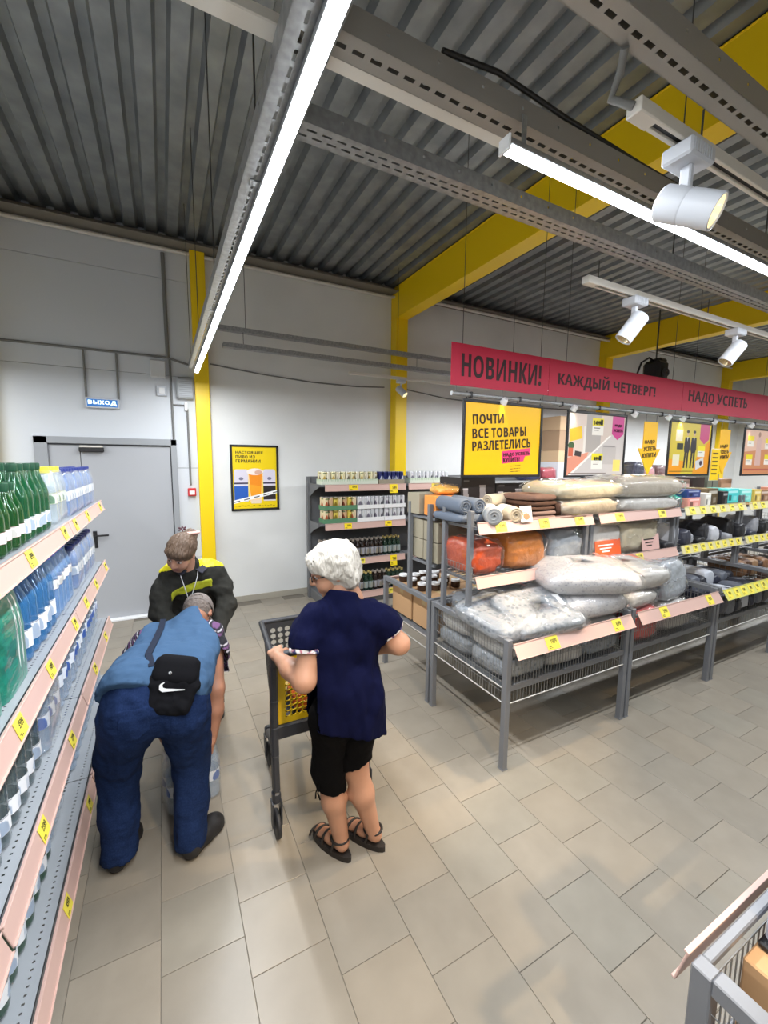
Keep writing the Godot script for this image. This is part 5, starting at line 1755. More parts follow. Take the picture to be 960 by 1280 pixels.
func build_signs() -> void:
	var z := -2.6
	# long red banner in panels
	var panels := [[1.91, 2.925, "НОВИНКИ!", 0.83, 2.42], [2.93, 4.95, "КАЖДЫЙ ЧЕТВЕРГ!", 1.42, 3.75], [4.955, 6.98, "НАДО УСПЕТЬ", 1.3, 5.72], [6.985, 9.0, "КУПИТЬ!", 1.0, 7.9]]
	var names := ["short red hanging banner panel with one black word at the aisle end", "long red hanging banner panel with two black words above the room poster", "red hanging banner panel cut by the picture edge above the suit poster", "last red hanging banner panel beyond the rose coloured poster"]
	for k in 4:
		var q: Array = panels[k]
		var t := thing("banner_panel", names[k], "banner", Vector3((q[0] + q[1]) / 2, 2.657, z), 0, "red hanging banner")
		var g := Mb.new()
		g.cbox(Vector3.ZERO, Vector3(q[1] - q[0], 0.305, 0.006), 0.001)
		part(t, "panel", g.mesh(M.banner))
		g = Mb.new()
		text_fit(g, q[2], q[3], 0.165 if k == 0 else 0.15, Vector3(q[4] - (q[0] + q[1]) / 2, 0.0, 0.004))
		part(t, "lettering", g.mesh(mat(c8(46, 12, 18), 0.6)))
		for s: float in [-0.4, 0.4]:
			g = Mb.new()
			g.rod(Vector3(s * (q[1] - q[0]), 0.15, 0), Vector3(s * (q[1] - q[0]), 1.84, 0), 0.0025, 5)
			part(t, "wire", g.mesh(M.steel_wire))
		for s: float in [-0.45, 0.0, 0.45]:
			g = Mb.new()
			g.tube([Vector3(s * (q[1] - q[0]), -0.15, 0), Vector3(s * (q[1] - q[0]), -0.195, 0)], 0.003, 5)
			part(t, "loop", g.mesh(M.steel_wire))
	var t0 := thing("sign_rail", "thin metal rail under the red banner that the posters hang from", "rail", Vector3(5.4, 2.445, z))
	var g0 := Mb.new()
	g0.tube([Vector3(-3.48, 0, 0), Vector3(3.5, 0, 0)], 0.017, 10)
	part(t0, "pipe", g0.mesh(M.galv))
	for k in 14:
		g0 = Mb.new()
		g0.tube([Vector3(-3.3 + k * 0.5, 0.0, 0), Vector3(-3.3 + k * 0.5, 0.0, 0.001)], 0.021, 10)
		g0.cbox(Vector3(-3.3 + k * 0.5, 0, 0), Vector3(0.022, 0.044, 0.044), 0.006)
		part(t0, "clamp", g0.mesh(M.black))
	# small picture lamps on the rail
	var li := 0
	for x: float in [2.42, 3.24, 4.12, 4.7, 4.97, 5.62, 6.5]:
		var t := thing("rail_lamp", "small lit picture lamp on the sign rail, %s from the aisle end" % ORD[li], "lamp", Vector3(x, 2.425, z + 0.03), 0, "small lamps on the sign rail")
		var g := Mb.new()
		var b := Basis.from_euler(Vector3(0.75, 0, 0))
		g.lathe([[0.0, 0.0], [0.02, 0.0], [0.024, -0.01], [0.03, -0.045], [0.024, -0.045]], 14, Vector3(0, 0.01, 0.01), b)
		part(t, "shade", g.mesh(M.white))
		g = Mb.new()
		g.lathe([[0.0235, -0.041], [0.012, -0.047], [0.0, -0.049]], 12, Vector3(0, 0.01, 0.01), b)
		part(t, "bulb", g.mesh(glow(c8(255, 246, 226), 3.0)))
		var s := SpotLight3D.new()
		s.name = "lamp_glow"
		s.spot_angle = 48.0
		s.spot_angle_attenuation = 0.8
		s.spot_range = 20.0
		s.spot_attenuation = 2.0
		s.light_energy = 0.35
		s.light_size = 0.02
		s.light_color = c8(255, 240, 214)
		s.shadow_enabled = true
		t.add_child(s, true)
		s.position = Vector3(0, 0.01, 0.01) + b * Vector3(0, -0.06, 0)
		s.basis = Basis.looking_at(Vector3(0, -0.9, -0.25 if li % 3 == 1 else 0.45).normalized(), Vector3.RIGHT)
		li += 1
	# 1: yellow slogan poster
	var yel := c8(252, 196, 0)
	var p := Print.new(320, 226, yel)
	p.poly([[0.48, 0.66], [0.87, 0.6], [0.875, 0.71], [0.8, 0.725], [0.78, 0.8], [0.485, 0.84]], c8(236, 64, 130))
	for k in 3:
		p.poly([[0.6 - k * 0.005, 0.875 + k * 0.04], [0.74, 0.855 + k * 0.045], [0.74, 0.861 + k * 0.045], [0.6 - k * 0.005, 0.882 + k * 0.04]], c8(60, 44, 10))
	var t1 := frame_sign("hanging_poster", "yellow framed poster with a black slogan hanging at the banner's aisle end", "poster", Vector3(2.455, 2.115, z), 0.845, 0.6, print_mat(p))
	var rot := Basis.from_euler(Vector3(0, 0, 0.07))
	g0 = Mb.new()
	text_fit(g0, "ПОЧТИ", 0.315, 0.075, Vector3(-0.17, 0.16, 0.003), rot)
	text_fit(g0, "ВСЕ ТОВАРЫ", 0.565, 0.075, Vector3(-0.045, 0.06, 0.003), rot)
	text_fit(g0, "РАЗЛЕТЕЛИСЬ", 0.62, 0.075, Vector3(-0.015, -0.035, 0.003), rot)
	text_fit(g0, "НАДО УСПЕТЬ", 0.29, 0.036, Vector3(0.145, -0.112, 0.003), rot)
	text_fit(g0, "КУПИТЬ!", 0.18, 0.036, Vector3(0.09, -0.155, 0.003), rot)
	part(t1, "lettering", g0.mesh(mat(c8(50, 28, 12), 0.6)))
	# 2: interior picture
	p = Print.new(320, 226, c8(214, 196, 184))
	p.poly([[0, 0], [0.34, 0], [0.3, 0.95], [0, 1]], c8(226, 208, 196))
	p.rect(0.3, 0.0, 0.56, 0.62, c8(178, 170, 164))
	p.rect(0.26, 0.2, 0.3, 0.65, c8(236, 228, 220))
	p.poly([[0, 0.72], [0.36, 0.62], [0.3, 0.82], [0.06, 1], [0, 1]], c8(226, 150, 124))
	p.poly([[0.75, 0.34], [1, 0.12], [1, 1], [0.06, 1]], c8(204, 196, 192))
	p.poly([[0.72, 0.33], [0.76, 0.33], [0.08, 1], [0.03, 1]], c8(242, 236, 228))
	p.rect(0.6, 0.5, 0.86, 0.82, c8(190, 182, 178))
	p.rect(0.62, 0.5, 0.84, 0.53, c8(150, 144, 142))
	p.poly([[0.02, 0.26], [0.22, 0.2], [0.24, 0.4], [0.03, 0.46]], c8(244, 200, 40))
	p.oval(0.06, 0.52, 0.05, 0.06, c8(70, 100, 60))
	p.rect(0.02, 0.56, 0.1, 0.7, c8(214, 104, 72))
	p.poly([[0.13, 0.6], [0.24, 0.62], [0.23, 0.7], [0.12, 0.68]], c8(60, 52, 50))
	price_patch(p, 0.4, 0.06, 0.2, 0.28)
	price_patch(p, 0.42, 0.64, 0.2, 0.26)
	p.poly([[0.76, 0.0], [0.98, 0.0], [0.98, 0.3], [0.87, 0.4], [0.76, 0.3]], c8(200, 52, 134))
	p.rect(0.82, 0.74, 0.96, 0.94, c8(240, 214, 110))
	p.rect(0.04, 0.965, 0.7, 0.98, c8(120, 104, 96))
	var t2 := frame_sign("hanging_poster", "framed poster of a bright room with two price patches, second from the aisle", "poster", Vector3(3.61, 2.105, z), 0.845, 0.6, print_mat(p))
	g0 = Mb.new()
	text_fit(g0, "1499₽", 0.13, 0.05, Vector3(0.0, 0.21, 0.003))
	text_fit(g0, "499₽", 0.11, 0.045, Vector3(0.02, -0.12, 0.003))
	text_fit(g0, "НАДО", 0.11, 0.028, Vector3(0.3, 0.19, 0.003))
	text_fit(g0, "УСПЕТЬ", 0.14, 0.028, Vector3(0.3, 0.145, 0.003))
	part(t2, "lettering", g0.mesh(M.ink))
	# 3: two figures in dark suits
	p = Print.new(320, 226, c8(214, 190, 60))
	p.poly([[0, 0.7], [0.4, 0.75], [0.3, 1], [0, 1]], c8(244, 158, 20))
	p.poly([[0.7, 0.6], [1, 0.3], [1, 1], [0.6, 1]], c8(236, 150, 30))
	for q: Array in [[0.42, 0.0], [0.58, -0.02]]:
		var x: float = q[0]
		p.oval(x, 0.2, 0.028, 0.05, c8(206, 170, 140))
		p.oval(x, 0.165, 0.034, 0.028, c8(40, 34, 34))
		p.poly([[x - 0.06, 0.28], [x + 0.06, 0.28], [x + 0.075, 0.5], [x + 0.05, 0.58], [x - 0.05, 0.58], [x - 0.075, 0.5]], c8(44, 40, 44))
		p.poly([[x - 0.05, 0.56], [x - 0.005, 0.56], [x - 0.025, 0.88], [x - 0.06, 0.88]], c8(40, 36, 40))
		p.poly([[x + 0.005, 0.56], [x + 0.05, 0.56], [x + 0.05, 0.88], [x + 0.015, 0.88]], c8(40, 36, 40))
		p.poly([[x - 0.012, 0.27], [x + 0.012, 0.27], [x, 0.36]], c8(230, 230, 226))
	p.rect(0.14, 0.14, 0.3, 0.36, c8(226, 218, 190))
	p.rect(0.18, 0.4, 0.33, 0.52, c8(40, 46, 30))
	p.rect(0.1, 0.62, 0.26, 0.84, c8(232, 222, 190))
	price_patch(p, 0.7, 0.44, 0.18, 0.22)
	p.poly([[0.66, 0.74], [0.86, 0.66], [0.88, 0.84], [0.68, 0.92]], c8(216, 210, 210))
	p.oval(0.8, 0.78, 0.035, 0.05, c8(70, 50, 70))
	p.poly([[0.72, 0.0], [0.96, 0.0], [0.96, 0.3], [0.84, 0.4], [0.72, 0.3]], c8(196, 70, 120))
	p.rect(0.04, 0.94, 0.62, 0.96, c8(150, 110, 20))
	frame_sign("hanging_poster", "yellow framed poster with two standing figures in dark suits", "poster", Vector3(5.2, 2.105, z), 0.86, 0.6, print_mat(p))
	# 4: rose coloured poster
	p = Print.new(320, 226, c8(226, 186, 164))
	p.poly([[0, 0.5], [1, 0.4], [1, 1], [0, 1]], c8(206, 140, 96))
	p.poly([[0.4, 0.2], [0.46, 0.12], [0.54, 0.2], [0.58, 0.8], [0.38, 0.8]], c8(214, 178, 168))
	p.oval(0.47, 0.1, 0.04, 0.06, c8(170, 130, 110))
	for q: Array in [[0.1, 0.14], [0.68, 0.18], [0.1, 0.56], [0.7, 0.55]]:
		price_patch(p, q[0], q[1], 0.2, 0.24)
	p.rect(0.06, 0.88, 0.9, 0.92, c8(180, 90, 70))
	frame_sign("hanging_poster", "rose coloured framed poster cut by the picture edge", "poster", Vector3(6.82, 2.095, z), 0.86, 0.6, print_mat(p))
	# arrow signs
	var k2 := 0
	for q: Array in [[4.44, 2.36, 0.54], [5.93, 2.345, 0.52]]:
		var t := thing("arrow_sign", ["yellow arrow sign pointing down between the room poster and suit poster", "yellow arrow sign pointing down beside the suit poster's far side"][k2], "sign", Vector3(q[0], q[1], z), 0, "yellow arrow signs")
		var g := Mb.new()
		var h: float = q[2]
		g.prism([Vector2(-0.115, 0), Vector2(0.115, 0), Vector2(0.115, -h * 0.5), Vector2(0.19, -h * 0.5), Vector2(0.0, -h), Vector2(-0.19, -h * 0.5), Vector2(-0.115, -h * 0.5)], -0.004, 0.004)
		part(t, "panel", g.mesh(mat(c8(250, 190, 10), 0.5)))
		g = Mb.new()
		text_fit(g, "НАДО", 0.17, 0.045, Vector3(-0.01, -h * 0.38, 0.006), rot)
		text_fit(g, "УСПЕТЬ", 0.21, 0.045, Vector3(0.0, -h * 0.5, 0.006), rot)
		text_fit(g, "КУПИТЬ!", 0.23, 0.045, Vector3(0.0, -h * 0.62, 0.006), rot)
		part(t, "lettering", g.mesh(mat(c8(60, 36, 8), 0.6)))
		g = Mb.new()
		for s: int in [-1, 1]:
			g.rod(Vector3(s * 0.09, 0.0, 0), Vector3(s * 0.09, 2.445 - q[1], 0), 0.003, 5)
		part(t, "wire", g.mesh(M.steel_wire))
		k2 += 1
	p = Print.new(64, 128, c8(250, 206, 20))
	for k in 6:
		p.rect(0.15, 0.12 + k * 0.13, 0.8, 0.17 + k * 0.13, c8(90, 70, 20))
	var tc := thing("notice_card", "small yellow notice card standing beside the second arrow sign", "notice", Vector3(5.72, 1.752, z + 0.02))
	part(tc, "sheet", picture(0.19, 0.36, print_mat(p)), at(Vector3(0, 0.18, 0)))
	g0 = Mb.new()
	g0.cbox(Vector3(0, 0.18, -0.004), Vector3(0.2, 0.37, 0.004), 0.001)
	part(tc, "backing", g0.mesh(M.white))
	g0 = Mb.new()
	g0.rod(Vector3(0, -0.24, -0.006), Vector3(0, 0.02, -0.006), 0.004, 6)
	g0.cbox(Vector3(0, -0.236, -0.006), Vector3(0.1, 0.008, 0.08), 0.002)
	part(tc, "stand", g0.mesh(M.steel_wire))
	# black projector above the banner
	var tp := thing("projector", "black box projector with a curved cable above the red banner by the far yellow column", "projector", Vector3(7.5, 3.45, -4.4))
	g0 = Mb.new()
	g0.cbox(Vector3(0, 0, 0), Vector3(0.3, 0.42, 0.3), 0.05)
	g0.cbox(Vector3(0.05, 0.2, 0), Vector3(0.2, 0.12, 0.22), 0.03)
	part(tp, "case", g0.mesh(M.black))
	g0 = Mb.new()
	g0.lathe([[0.0, 0.0], [0.07, 0.0], [0.08, 0.02], [0.06, 0.05], [0.0, 0.03]], 16, Vector3(0, 0, 0.15), Basis.from_euler(Vector3(PI / 2, 0, 0)))
	part(tp, "lens", g0.mesh(M.gasket))
	g0 = Mb.new()
	g0.tube([Vector3(0, 0.2, 0), Vector3(-0.2, 0.25, 0), Vector3(-0.4, 0.15, 0), Vector3(-0.5, -0.05, 0), Vector3(-0.5, -0.35, 0)], 0.016, 6)
	part(tp, "cable", g0.mesh(M.black))
	g0 = Mb.new()
	g0.rod(Vector3(0, 0.2, 0), Vector3(0, 1.05, 0), 0.012, 6)
	part(tp, "hanger_rod", g0.mesh(M.steel_wire))

# ---------------------------------------------------------------- bodies: a distance field meshed as surface nets
class Blob:
	var o: Vector3
	var cs: float
	var nx: int
	var ny: int
	var nz: int
	var g := PackedFloat32Array()
	func _init(lo: Vector3, hi: Vector3, cell: float) -> void:
		o = lo; cs = cell
		nx = int((hi.x - lo.x) / cs) + 2
		ny = int((hi.y - lo.y) / cs) + 2
		nz = int((hi.z - lo.z) / cs) + 2
		g.resize(nx * ny * nz)
		g.fill(0.5)
	func copy() -> Blob:
		var b := Blob.new(o, o + Vector3.ONE * cs, cs)
		b.nx = nx; b.ny = ny; b.nz = nz
		b.g = g.duplicate()
		return b
	func cap(a: Vector3, b: Vector3, ra: float, rb: float, k := 0.02) -> void:
		var m := maxf(ra, rb) + k + cs * 2.5
		var lo := (a.min(b) - Vector3.ONE * m - o) / cs
		var hi := (a.max(b) + Vector3.ONE * m - o) / cs
		var ba := b - a
		var l2 := maxf(ba.length_squared(), 1e-9)
		for z in range(maxi(int(lo.z), 0), mini(int(hi.z) + 1, nz)):
			for y in range(maxi(int(lo.y), 0), mini(int(hi.y) + 1, ny)):
				var i := (z * ny + y) * nx
				for x in range(maxi(int(lo.x), 0), mini(int(hi.x) + 1, nx)):
					var p := o + Vector3(x, y, z) * cs - a
					var t := clampf(p.dot(ba) / l2, 0.0, 1.0)
					var d := (p - ba * t).length() - ra - (rb - ra) * t
					var e := g[i + x]
					var h := k - absf(d - e)
					g[i + x] = minf(d, e) - (h * h / (4.0 * k) if h > 0.0 else 0.0)
	func ell(c: Vector3, r: Vector3, bs := Basis(), k := 0.02, cut := false) -> void:
		var m := maxf(r.x, maxf(r.y, r.z)) + k + cs * 2.5
		var lo := (c - Vector3.ONE * m - o) / cs
		var hi := (c + Vector3.ONE * m - o) / cs
		var inv := bs.inverse()
		for z in range(maxi(int(lo.z), 0), mini(int(hi.z) + 1, nz)):
			for y in range(maxi(int(lo.y), 0), mini(int(hi.y) + 1, ny)):
				var i := (z * ny + y) * nx
				for x in range(maxi(int(lo.x), 0), mini(int(hi.x) + 1, nx)):
					var p := inv * (o + Vector3(x, y, z) * cs - c)
					var q := p / r
					var k0 := q.length()
					var k1 := (q / r).length()
					var d := k0 * (k0 - 1.0) / k1 if k1 > 1e-6 else -0.05
					var e := g[i + x]
					if cut:
						var h := k - absf(-d - e)
						g[i + x] = maxf(-d, e) + (h * h / (4.0 * k) if h > 0.0 else 0.0)
					else:
						var h := k - absf(d - e)
						g[i + x] = minf(d, e) - (h * h / (4.0 * k) if h > 0.0 else 0.0)
	func chain(pts: Array, k := 0.02) -> void:      # [[point, radius], ...]
		for i in pts.size() - 1:
			cap(pts[i][0], pts[i + 1][0], pts[i][1], pts[i + 1][1], k)
	func keep(n: Vector3, d: float) -> void:        # keeps the side where n.p < d
		n = n.normalized()
		var i := 0
		for z in nz:
			for y in ny:
				var s := n.dot(o + Vector3(0, y, z) * cs) - d
				var st := n.x * cs
				for x in nx:
					if s > g[i]:
						g[i] = s
					s += st
					i += 1
	func keep_at(n: Vector3, p: Vector3) -> void:
		keep(n, n.normalized().dot(p))
	func grow(a: float) -> void:
		for i in g.size():
			g[i] -= a
	func folds(sd: int, freq: float, amp: float, stretch := Vector3.ONE) -> void:
		var f := FastNoiseLite.new()
		f.seed = sd
		f.frequency = freq
		f.fractal_octaves = 2
		var i := 0
		for z in nz:
			for y in ny:
				for x in nx:
					if absf(g[i]) < 0.05:
						var p := Vector3(x, y, z) * cs
						g[i] += f.get_noise_3dv(p * stretch) * amp
					i += 1
	func nets(mb: Mb, xf := Transform3D(), cf: Variant = null) -> void:
		var id := PackedInt32Array()
		id.resize(g.size())
		id.fill(-1)
		var off := [0, 1, nx, nx + 1, nx * ny, nx * ny + 1, nx * ny + nx, nx * ny + nx + 1]
		var lim := cs * 2.6
		for z in nz - 1:
			for y in ny - 1:
				var row := (z * ny + y) * nx
				for x in nx - 1:
					var i := row + x
					if absf(g[i]) > lim:
						continue
					var v := [g[i], g[i + off[1]], g[i + off[2]], g[i + off[3]], g[i + off[4]], g[i + off[5]], g[i + off[6]], g[i + off[7]]]
					var neg := 0
					for q: float in v:
						if q < 0.0:
							neg += 1
					if neg == 0 or neg == 8:
						continue
					var s := Vector3.ZERO
					var n := 0
					for e: Array in EDGES:
						var a: float = v[e[0]]
						var b: float = v[e[1]]
						if (a < 0.0) != (b < 0.0):
							s += (CORNER[e[0]] as Vector3).lerp(CORNER[e[1]], a / (a - b))
							n += 1
					var p := o + (Vector3(x, y, z) + s / n) * cs
					var nn := Vector3(v[1] + v[3] + v[5] + v[7] - v[0] - v[2] - v[4] - v[6], v[2] + v[3] + v[6] + v[7] - v[0] - v[1] - v[4] - v[5], v[4] + v[5] + v[6] + v[7] - v[0] - v[1] - v[2] - v[3])
					if cf != null:
						mb.tint = cf.call(p)
					id[i] = mb.put(xf * p, (xf.basis * nn).normalized(), Vector2(p.x, p.y))
		for z in range(1, nz - 1):
			for y in range(1, ny - 1):
				var row := (z * ny + y) * nx
				for x in range(1, nx - 1):
					var i := row + x
					if id[i] < 0:
						continue
					var a := g[i] < 0.0
					for ax in 3:
						var st: int = [1, nx, nx * ny][ax]
						if a == (g[i + st] < 0.0):
							continue
						var u: int = [nx, nx * ny, 1][ax]
						var w: int = [nx * ny, 1, nx][ax]
						var q := [id[i], id[i - u], id[i - u - w], id[i - w]]
						if q.min() < 0:
							continue
						if a:
							mb.ix.append_array([q[0], q[3], q[1], q[1], q[3], q[2]])
						else:
							mb.ix.append_array([q[0], q[1], q[3], q[1], q[2], q[3]])
const CORNER := [Vector3(0, 0, 0), Vector3(1, 0, 0), Vector3(0, 1, 0), Vector3(1, 1, 0), Vector3(0, 0, 1), Vector3(1, 0, 1), Vector3(0, 1, 1), Vector3(1, 1, 1)]
const EDGES := [[0, 1], [2, 3], [4, 5], [6, 7], [0, 2], [1, 3], [4, 6], [5, 7], [0, 4], [1, 5], [2, 6], [3, 7]]

func garment(parent: Node3D, called: String, b: Blob, m: Material, label := "", cf: Variant = null) -> MeshInstance3D:
	var mb := Mb.new()
	mb.coloured = cf != null
	b.nets(mb, Transform3D(), cf)
	return part(parent, called, mb.mesh(m), Transform3D(), label)

func skin_mat(c: Color) -> StandardMaterial3D:
	var m := mat(Color.WHITE, 0.5)
	m.vertex_color_use_as_albedo = true
	m.subsurf_scatter_enabled = true
	m.subsurf_scatter_strength = 0.06
	return m

func hair_mat(c: Color) -> StandardMaterial3D:
	var m := mat(c, 0.6)
	m.normal_enabled = true
	m.normal_texture = M.strands
	m.normal_scale = 0.4
	m.uv1_triplanar = true
	m.uv1_scale = Vector3(7.0, 0.9, 7.0)
	return m

func frame(f: Vector3, up := Vector3.UP) -> Basis:      # +z looks along f
	var z := f.normalized()
	var x := up.cross(z).normalized()
	return Basis(x, z.cross(x), z)

func head(mb: Mb, c: Vector3, bs: Basis, s: float, skin: Color, lips: Color, brow: Color, glasses := false) -> void:
	var b := Blob.new(Vector3(-0.105, -0.19, -0.13), Vector3(0.105, 0.13, 0.135), 0.0042)
	b.ell(Vector3(0, 0.03, -0.015), Vector3(0.074, 0.088, 0.095), Basis(), 0.03)
	b.ell(Vector3(0, -0.03, 0.022), Vector3(0.06, 0.086, 0.066), Basis(), 0.03)
	b.cap(Vector3(-0.03, -0.045, 0.05), Vector3(0.03, -0.045, 0.05), 0.03, 0.03, 0.03)
	b.cap(Vector3(-0.012, -0.098, 0.058), Vector3(0.012, -0.098, 0.058), 0.018, 0.018, 0.025)
	b.cap(Vector3(-0.035, 0.025, 0.072), Vector3(0.035, 0.025, 0.072), 0.013, 0.013, 0.02)
	for q: int in [-1, 1]:
		b.ell(Vector3(0.031 * q, 0.004, 0.094), Vector3(0.017, 0.011, 0.014), Basis(), 0.012, true)
		b.ell(Vector3(0.031 * q, 0.004, 0.074), Vector3(0.0135, 0.0125, 0.0135), Basis(), 0.004)
		b.cap(Vector3(0.018 * q, 0.013, 0.083), Vector3(0.044 * q, 0.011, 0.075), 0.004, 0.004, 0.006)
		b.ell(Vector3(0.077 * q, -0.002, -0.012), Vector3(0.011, 0.031, 0.019), Basis.from_euler(Vector3(0.15, 0.35 * q, 0)), 0.006)
		b.ell(Vector3(0.084 * q, 0.0, -0.006), Vector3(0.006, 0.017, 0.009), Basis(), 0.005, true)
	b.chain([[Vector3(0, 0.012, 0.084), 0.009], [Vector3(0, -0.014, 0.097), 0.011], [Vector3(0, -0.03, 0.104), 0.0125]], 0.012)
	for q: int in [-1, 1]:
		b.cap(Vector3(0.012 * q, -0.034, 0.093), Vector3(0.013 * q, -0.034, 0.09), 0.008, 0.008, 0.008)
	b.cap(Vector3(-0.02, -0.061, 0.079), Vector3(0.02, -0.061, 0.079), 0.0065, 0.0065, 0.008)
	b.cap(Vector3(-0.016, -0.073, 0.079), Vector3(0.016, -0.073, 0.079), 0.0075, 0.0075, 0.008)
	b.ell(Vector3(0, -0.0665, 0.092), Vector3(0.024, 0.0022, 0.012), Basis(), 0.003, true)
	b.chain([[Vector3(0, -0.05, -0.03), 0.055], [Vector3(0, -0.17, -0.05), 0.056]], 0.03)
	var cf := func(p: Vector3) -> Color:
		if p.z > 0.06 and absf(absf(p.x) - 0.031) < 0.0125 and absf(p.y - 0.004) < 0.0075 and p.z < 0.092:
			return Color(0.03, 0.02, 0.02) if absf(absf(p.x) - 0.031) < 0.006 else Color(0.6, 0.58, 0.55)
		if p.z > 0.062 and absf(p.x) < 0.026 and p.y < -0.055 and p.y > -0.082:
			return lips
		if p.z > 0.055 and absf(absf(p.x) - 0.032) < 0.02 and absf(p.y - 0.03 + absf(absf(p.x) - 0.03) * 0.2) < 0.005:
			return brow
		return skin
	b.nets(mb, Transform3D(bs * Basis.from_scale(Vector3.ONE * s), c), cf)
	mb.tint = skin

func hand(mb: Mb, wrist: Vector3, d: Vector3, nrm: Vector3, curl: float, side: float, s: float, skin: Color) -> void:   # nrm = back of the hand, side = +1 when the thumb lies towards d x nrm
	d = d.normalized()
	nrm = (nrm - d * nrm.dot(d)).normalized()
	var ax := d.cross(nrm).normalized()
	var b := Blob.new(wrist - Vector3.ONE * 0.17 * s, wrist + Vector3.ONE * 0.17 * s, 0.0036)
	for k in 4:
		var off := ax * side * (0.03 - 0.02 * k) * s
		var base := wrist + off + d * (0.085 - 0.004 * absf(k - 1.2)) * s
		b.cap(wrist + off * 0.6 + d * 0.012 * s, base, 0.015 * s, 0.0125 * s, 0.012)
		var lens: Array = [[0.04, 0.024, 0.02], [0.045, 0.028, 0.021], [0.041, 0.026, 0.02], [0.032, 0.02, 0.018]][k]
		var p: Vector3 = base
		var dir := d
		for j in 3:
			dir = dir.rotated(ax, -curl * [0.8, 1.0, 0.75][j])
			var q: Vector3 = p + dir * lens[j] * s
			b.cap(p, q, (0.0098 - 0.0009 * j) * s, (0.0089 - 0.0009 * j) * s, 0.004)
			p = q
	var t0 := wrist + ax * side * 0.024 * s + d * 0.025 * s
	var t1 := t0 + (ax * side * 0.75 + d * 0.6 - nrm * 0.35).normalized() * 0.038 * s
	var t2 := t1 + (d * 0.85 + ax * side * 0.2 - nrm * (0.4 + 0.4 * curl)).normalized() * 0.032 * s
	var t3 := t2 + (d * 0.9 - nrm * (0.3 + 0.6 * curl) - ax * side * 0.1).normalized() * 0.025 * s
	b.chain([[t0, 0.016 * s], [t1, 0.0118 * s], [t2, 0.0105 * s], [t3, 0.009 * s]], 0.006)
	b.cap(wrist - d * 0.02 * s, wrist + d * 0.03 * s, 0.024 * s, 0.022 * s, 0.02)
	mb.tint = skin
	b.nets(mb)

func shoe(parent: Node3D, heel: Vector3, toe: Vector3, w: float, m: Material, sole: Material) -> void:
	var d := (toe - heel).normalized()
	var lo := heel.min(toe) - Vector3(0.1, 0.02, 0.1)
	var hi := heel.max(toe) + Vector3(0.1, 0.16, 0.1)
	var b := Blob.new(lo, hi, 0.007)
	var y := Vector3.UP
	b.chain([[heel + d * 0.035 + y * 0.045, w * 0.85], [heel + d * 0.13 + y * 0.04, w * 0.9], [toe - d * 0.06 + y * 0.032, w], [toe - d * 0.04 + y * 0.026, w * 0.85]], 0.03)
	b.cap(heel + d * 0.045 + y * 0.06, heel + d * 0.055 + y * 0.1, w * 0.85, w * 0.8, 0.03)
	var s := b.copy()
	b.keep(Vector3(0, -1, 0), -0.014)
	b.keep(Vector3(0, 1, 0), 0.115)
	garment(parent, "shoe", b, m)
	s.grow(0.004)
	s.keep(Vector3(0, 1, 0), 0.02)
	s.keep(Vector3(0, -1, 0), -0.001)
	garment(parent, "shoe_sole", s, sole)

